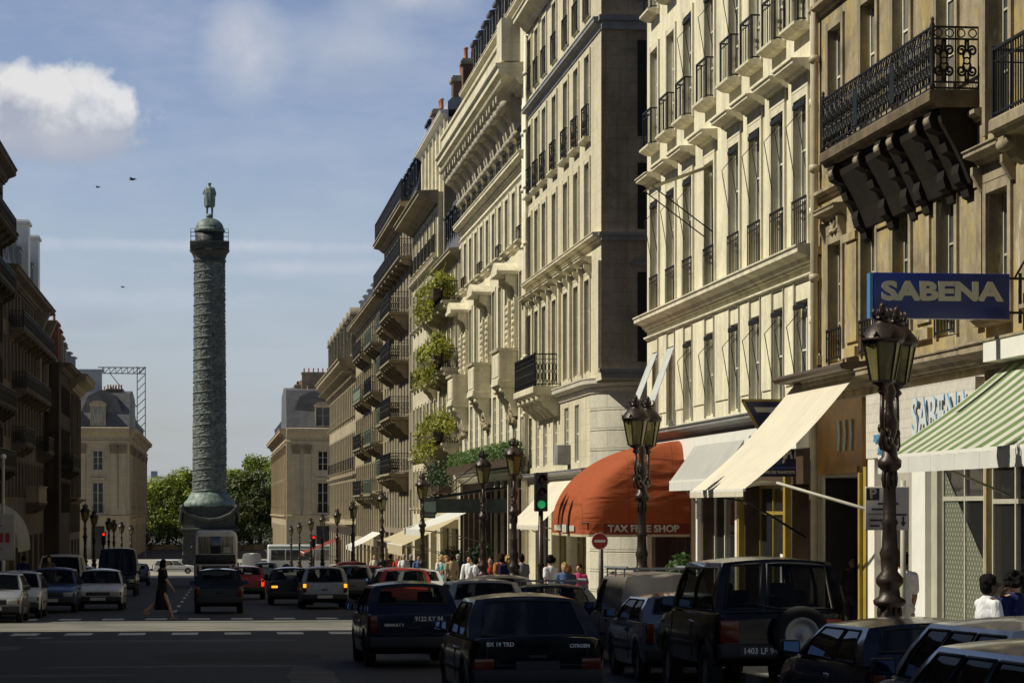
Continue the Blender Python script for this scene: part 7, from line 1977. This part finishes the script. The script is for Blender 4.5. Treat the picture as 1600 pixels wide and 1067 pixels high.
def wmath(op, a, b=None, c=None):
    m = nn.new('ShaderNodeMath'); m.operation = op
    for i, v in enumerate((a,b,c)):
        if v is None: continue
        if isinstance(v, bpy.types.NodeSocket): ll.new(v, m.inputs[i])
        else: m.inputs[i].default_value = v
    return m.outputs[0]
def wnoise(vec, scale, detail, rough=.55, loc=(0,0,0), sc=(1,1,1)):
    mp = nn.new('ShaderNodeMapping'); mp.inputs['Location'].default_value = loc; mp.inputs['Scale'].default_value = sc; ll.new(vec, mp.inputs['Vector'])
    n = nn.new('ShaderNodeTexNoise'); n.inputs['Scale'].default_value = scale; n.inputs['Detail'].default_value = detail; n.inputs['Roughness'].default_value = rough
    ll.new(mp.outputs[0], n.inputs['Vector']); return n.outputs['Fac']
def wramp(f, stops):
    r = nn.new('ShaderNodeValToRGB'); e = r.color_ramp.elements
    while len(e) < len(stops): e.new(.5)
    for i, (p, c) in enumerate(stops): e[i].position = p; e[i].color = lin(c) if isinstance(c, tuple) else (c,c,c,1)
    ll.new(f, r.inputs[0]); return r.outputs[0]
def wmix(f, a, b, mode='MIX'):
    m = nn.new('ShaderNodeMix'); m.data_type = 'RGBA'; m.blend_type = mode
    for i, v in ((0,f),(6,a),(7,b)):
        if isinstance(v, bpy.types.NodeSocket): ll.new(v, m.inputs[i])
        else: m.inputs[i].default_value = v if i == 0 else lin(v)
    return m.outputs[2]
def skydir(px, py):                               # direction of a spot in the sky
    q = (px-800)/FPX; w_ = (HOR-py)/FPX
    return Vector((CY*q+SY, -SY*q+CY, w_)).normalized()
def blob(px, py, rx, ry, soft, amp=.9, sc=26, loc=(0,0,0)):
    """cloud: distance from a direction, stretched, its rim broken up with noise"""
    dv = skydir(px, py)
    sb = nn.new('ShaderNodeVectorMath'); sb.operation = 'SUBTRACT'; ll.new(gen, sb.inputs[0]); sb.inputs[1].default_value = dv
    s = nn.new('ShaderNodeSeparateXYZ'); ll.new(sb.outputs[0], s.inputs[0])
    a = wmath('DIVIDE', s.outputs[0], rx/FPX); b = wmath('DIVIDE', s.outputs[2], ry/FPX)
    fr = wmath('GREATER_THAN', s.outputs[1], -1.0)
    r2 = wmath('SQRT', wmath('ADD', wmath('MULTIPLY', a, a), wmath('MULTIPLY', b, b)))
    nz = wnoise(gen, sc, 7, .6, loc)
    v = wmath('SUBTRACT', 1.0, wmath('ADD', r2, wmath('MULTIPLY', wmath('SUBTRACT', nz, .5), amp*2)))
    return wmath('MULTIPLY', wmath('SMOOTH_MIN', wmath('MAXIMUM', wmath('DIVIDE', v, soft), 0.), 1., .2), fr), b
sx = nn.new('ShaderNodeSeparateXYZ'); ll.new(gen, sx.inputs[0])
grad = wramp(sx.outputs[2], [(0.0, SKY_G[0]), (.10, SKY_G[1]), (.2, SKY_G[2]), (.32, SKY_G[3])])
col = wmix(1.0, sky.outputs[0], grad, 'MULTIPLY')
k = 1/SKY                                          # cloud radiance is written as final radiance
# hazy bands low in the sky
haze = wnoise(gen, 9, 5, .6, (3,1,2), (1,1,5))
low = wramp(sx.outputs[2], [(.0, .9), (.07, .75), (.13, .12), (.2, 0.)])
hz = wmath('MULTIPLY', wramp(haze, [(.34, .25), (.70, .7)]), low)
col = wmix(hz, col, tuple(c*k for c in (.50,.56,.65)))
wisp = wnoise(gen, 16, 6, .6, (7,3,1), (1,1,3)); col = wmix(wramp(wisp, [(.46, 0.), (.80, .40)]), col, tuple(c*k for c in (.52,.57,.67)))
for (px, py, rx, ry, soft, amp, sc, lc, bright, base) in (
    (62,172,165,86,.24,.62,46,(0,0,0),(.80,.79,.78),(.40,.43,.52)),
    (168,180,48,56,.26,.6,52,(1,2,0),(.78,.78,.79),(.42,.46,.55)),
    (100,225,130,36,.7,.3,30,(2,0,2),(.46,.49,.57),(.40,.44,.53)),
    (390,85,80,100,1.1,.5,30,(4,1,3),(.62,.64,.70),(.46,.51,.61)),
    (545,80,130,75,1.3,.5,30,(2,5,3),(.52,.56,.65),(.42,.47,.58)),
    (330,385,420,13,1.3,.9,60,(3,8,1),(.60,.64,.71),(.54,.59,.68)),
    (480,420,240,16,1.4,.9,60,(5,2,8),(.58,.62,.70),(.53,.58,.67)),
    (200,470,260,20,1.5,.9,50,(1,4,6),(.54,.59,.68),(.48,.53,.63)),
    (140,500,70,22,1.2,.7,60,(6,4,6),(.42,.47,.56),(.40,.45,.54)),
    (640,0,150,50,1.0,.5,30,(9,5,3),(.56,.59,.66),(.44,.49,.59))):
    f, b_ = blob(px, py, rx, ry, soft, amp, sc, lc)
    shade = wramp(wmath('ADD', wmath('MULTIPLY', b_, .30), wnoise(gen, sc*1.3, 6, .6, (lc[0]+.003,lc[1],lc[2]-.004))), [(.34, tuple(c*k for c in base)), (.66, tuple(c*k for c in bright))])
    col = wmix(wmath('MULTIPLY', f, .92), col, shade)
ll.new(col, bg.inputs['Color']); bg.inputs['Strength'].default_value = SKY
cam = bpy.data.cameras.new('camera'); co = bpy.data.objects.new('camera', cam); COL.objects.link(co)
co.location = (0,0,CAMH); co.rotation_euler = (math.pi/2,0,-YAW)
cam.sensor_width = 36; cam.lens = 36*FPX/1600; cam.shift_y = (HOR-533.5)/1600; cam.clip_start = .5; cam.clip_end = 9000
SC.camera = co
SC.view_settings.view_transform = 'Standard'; SC.view_settings.look = 'None'; SC.view_settings.exposure = 0
SC.cycles.max_bounces = 6; SC.cycles.transparent_max_bounces = 12
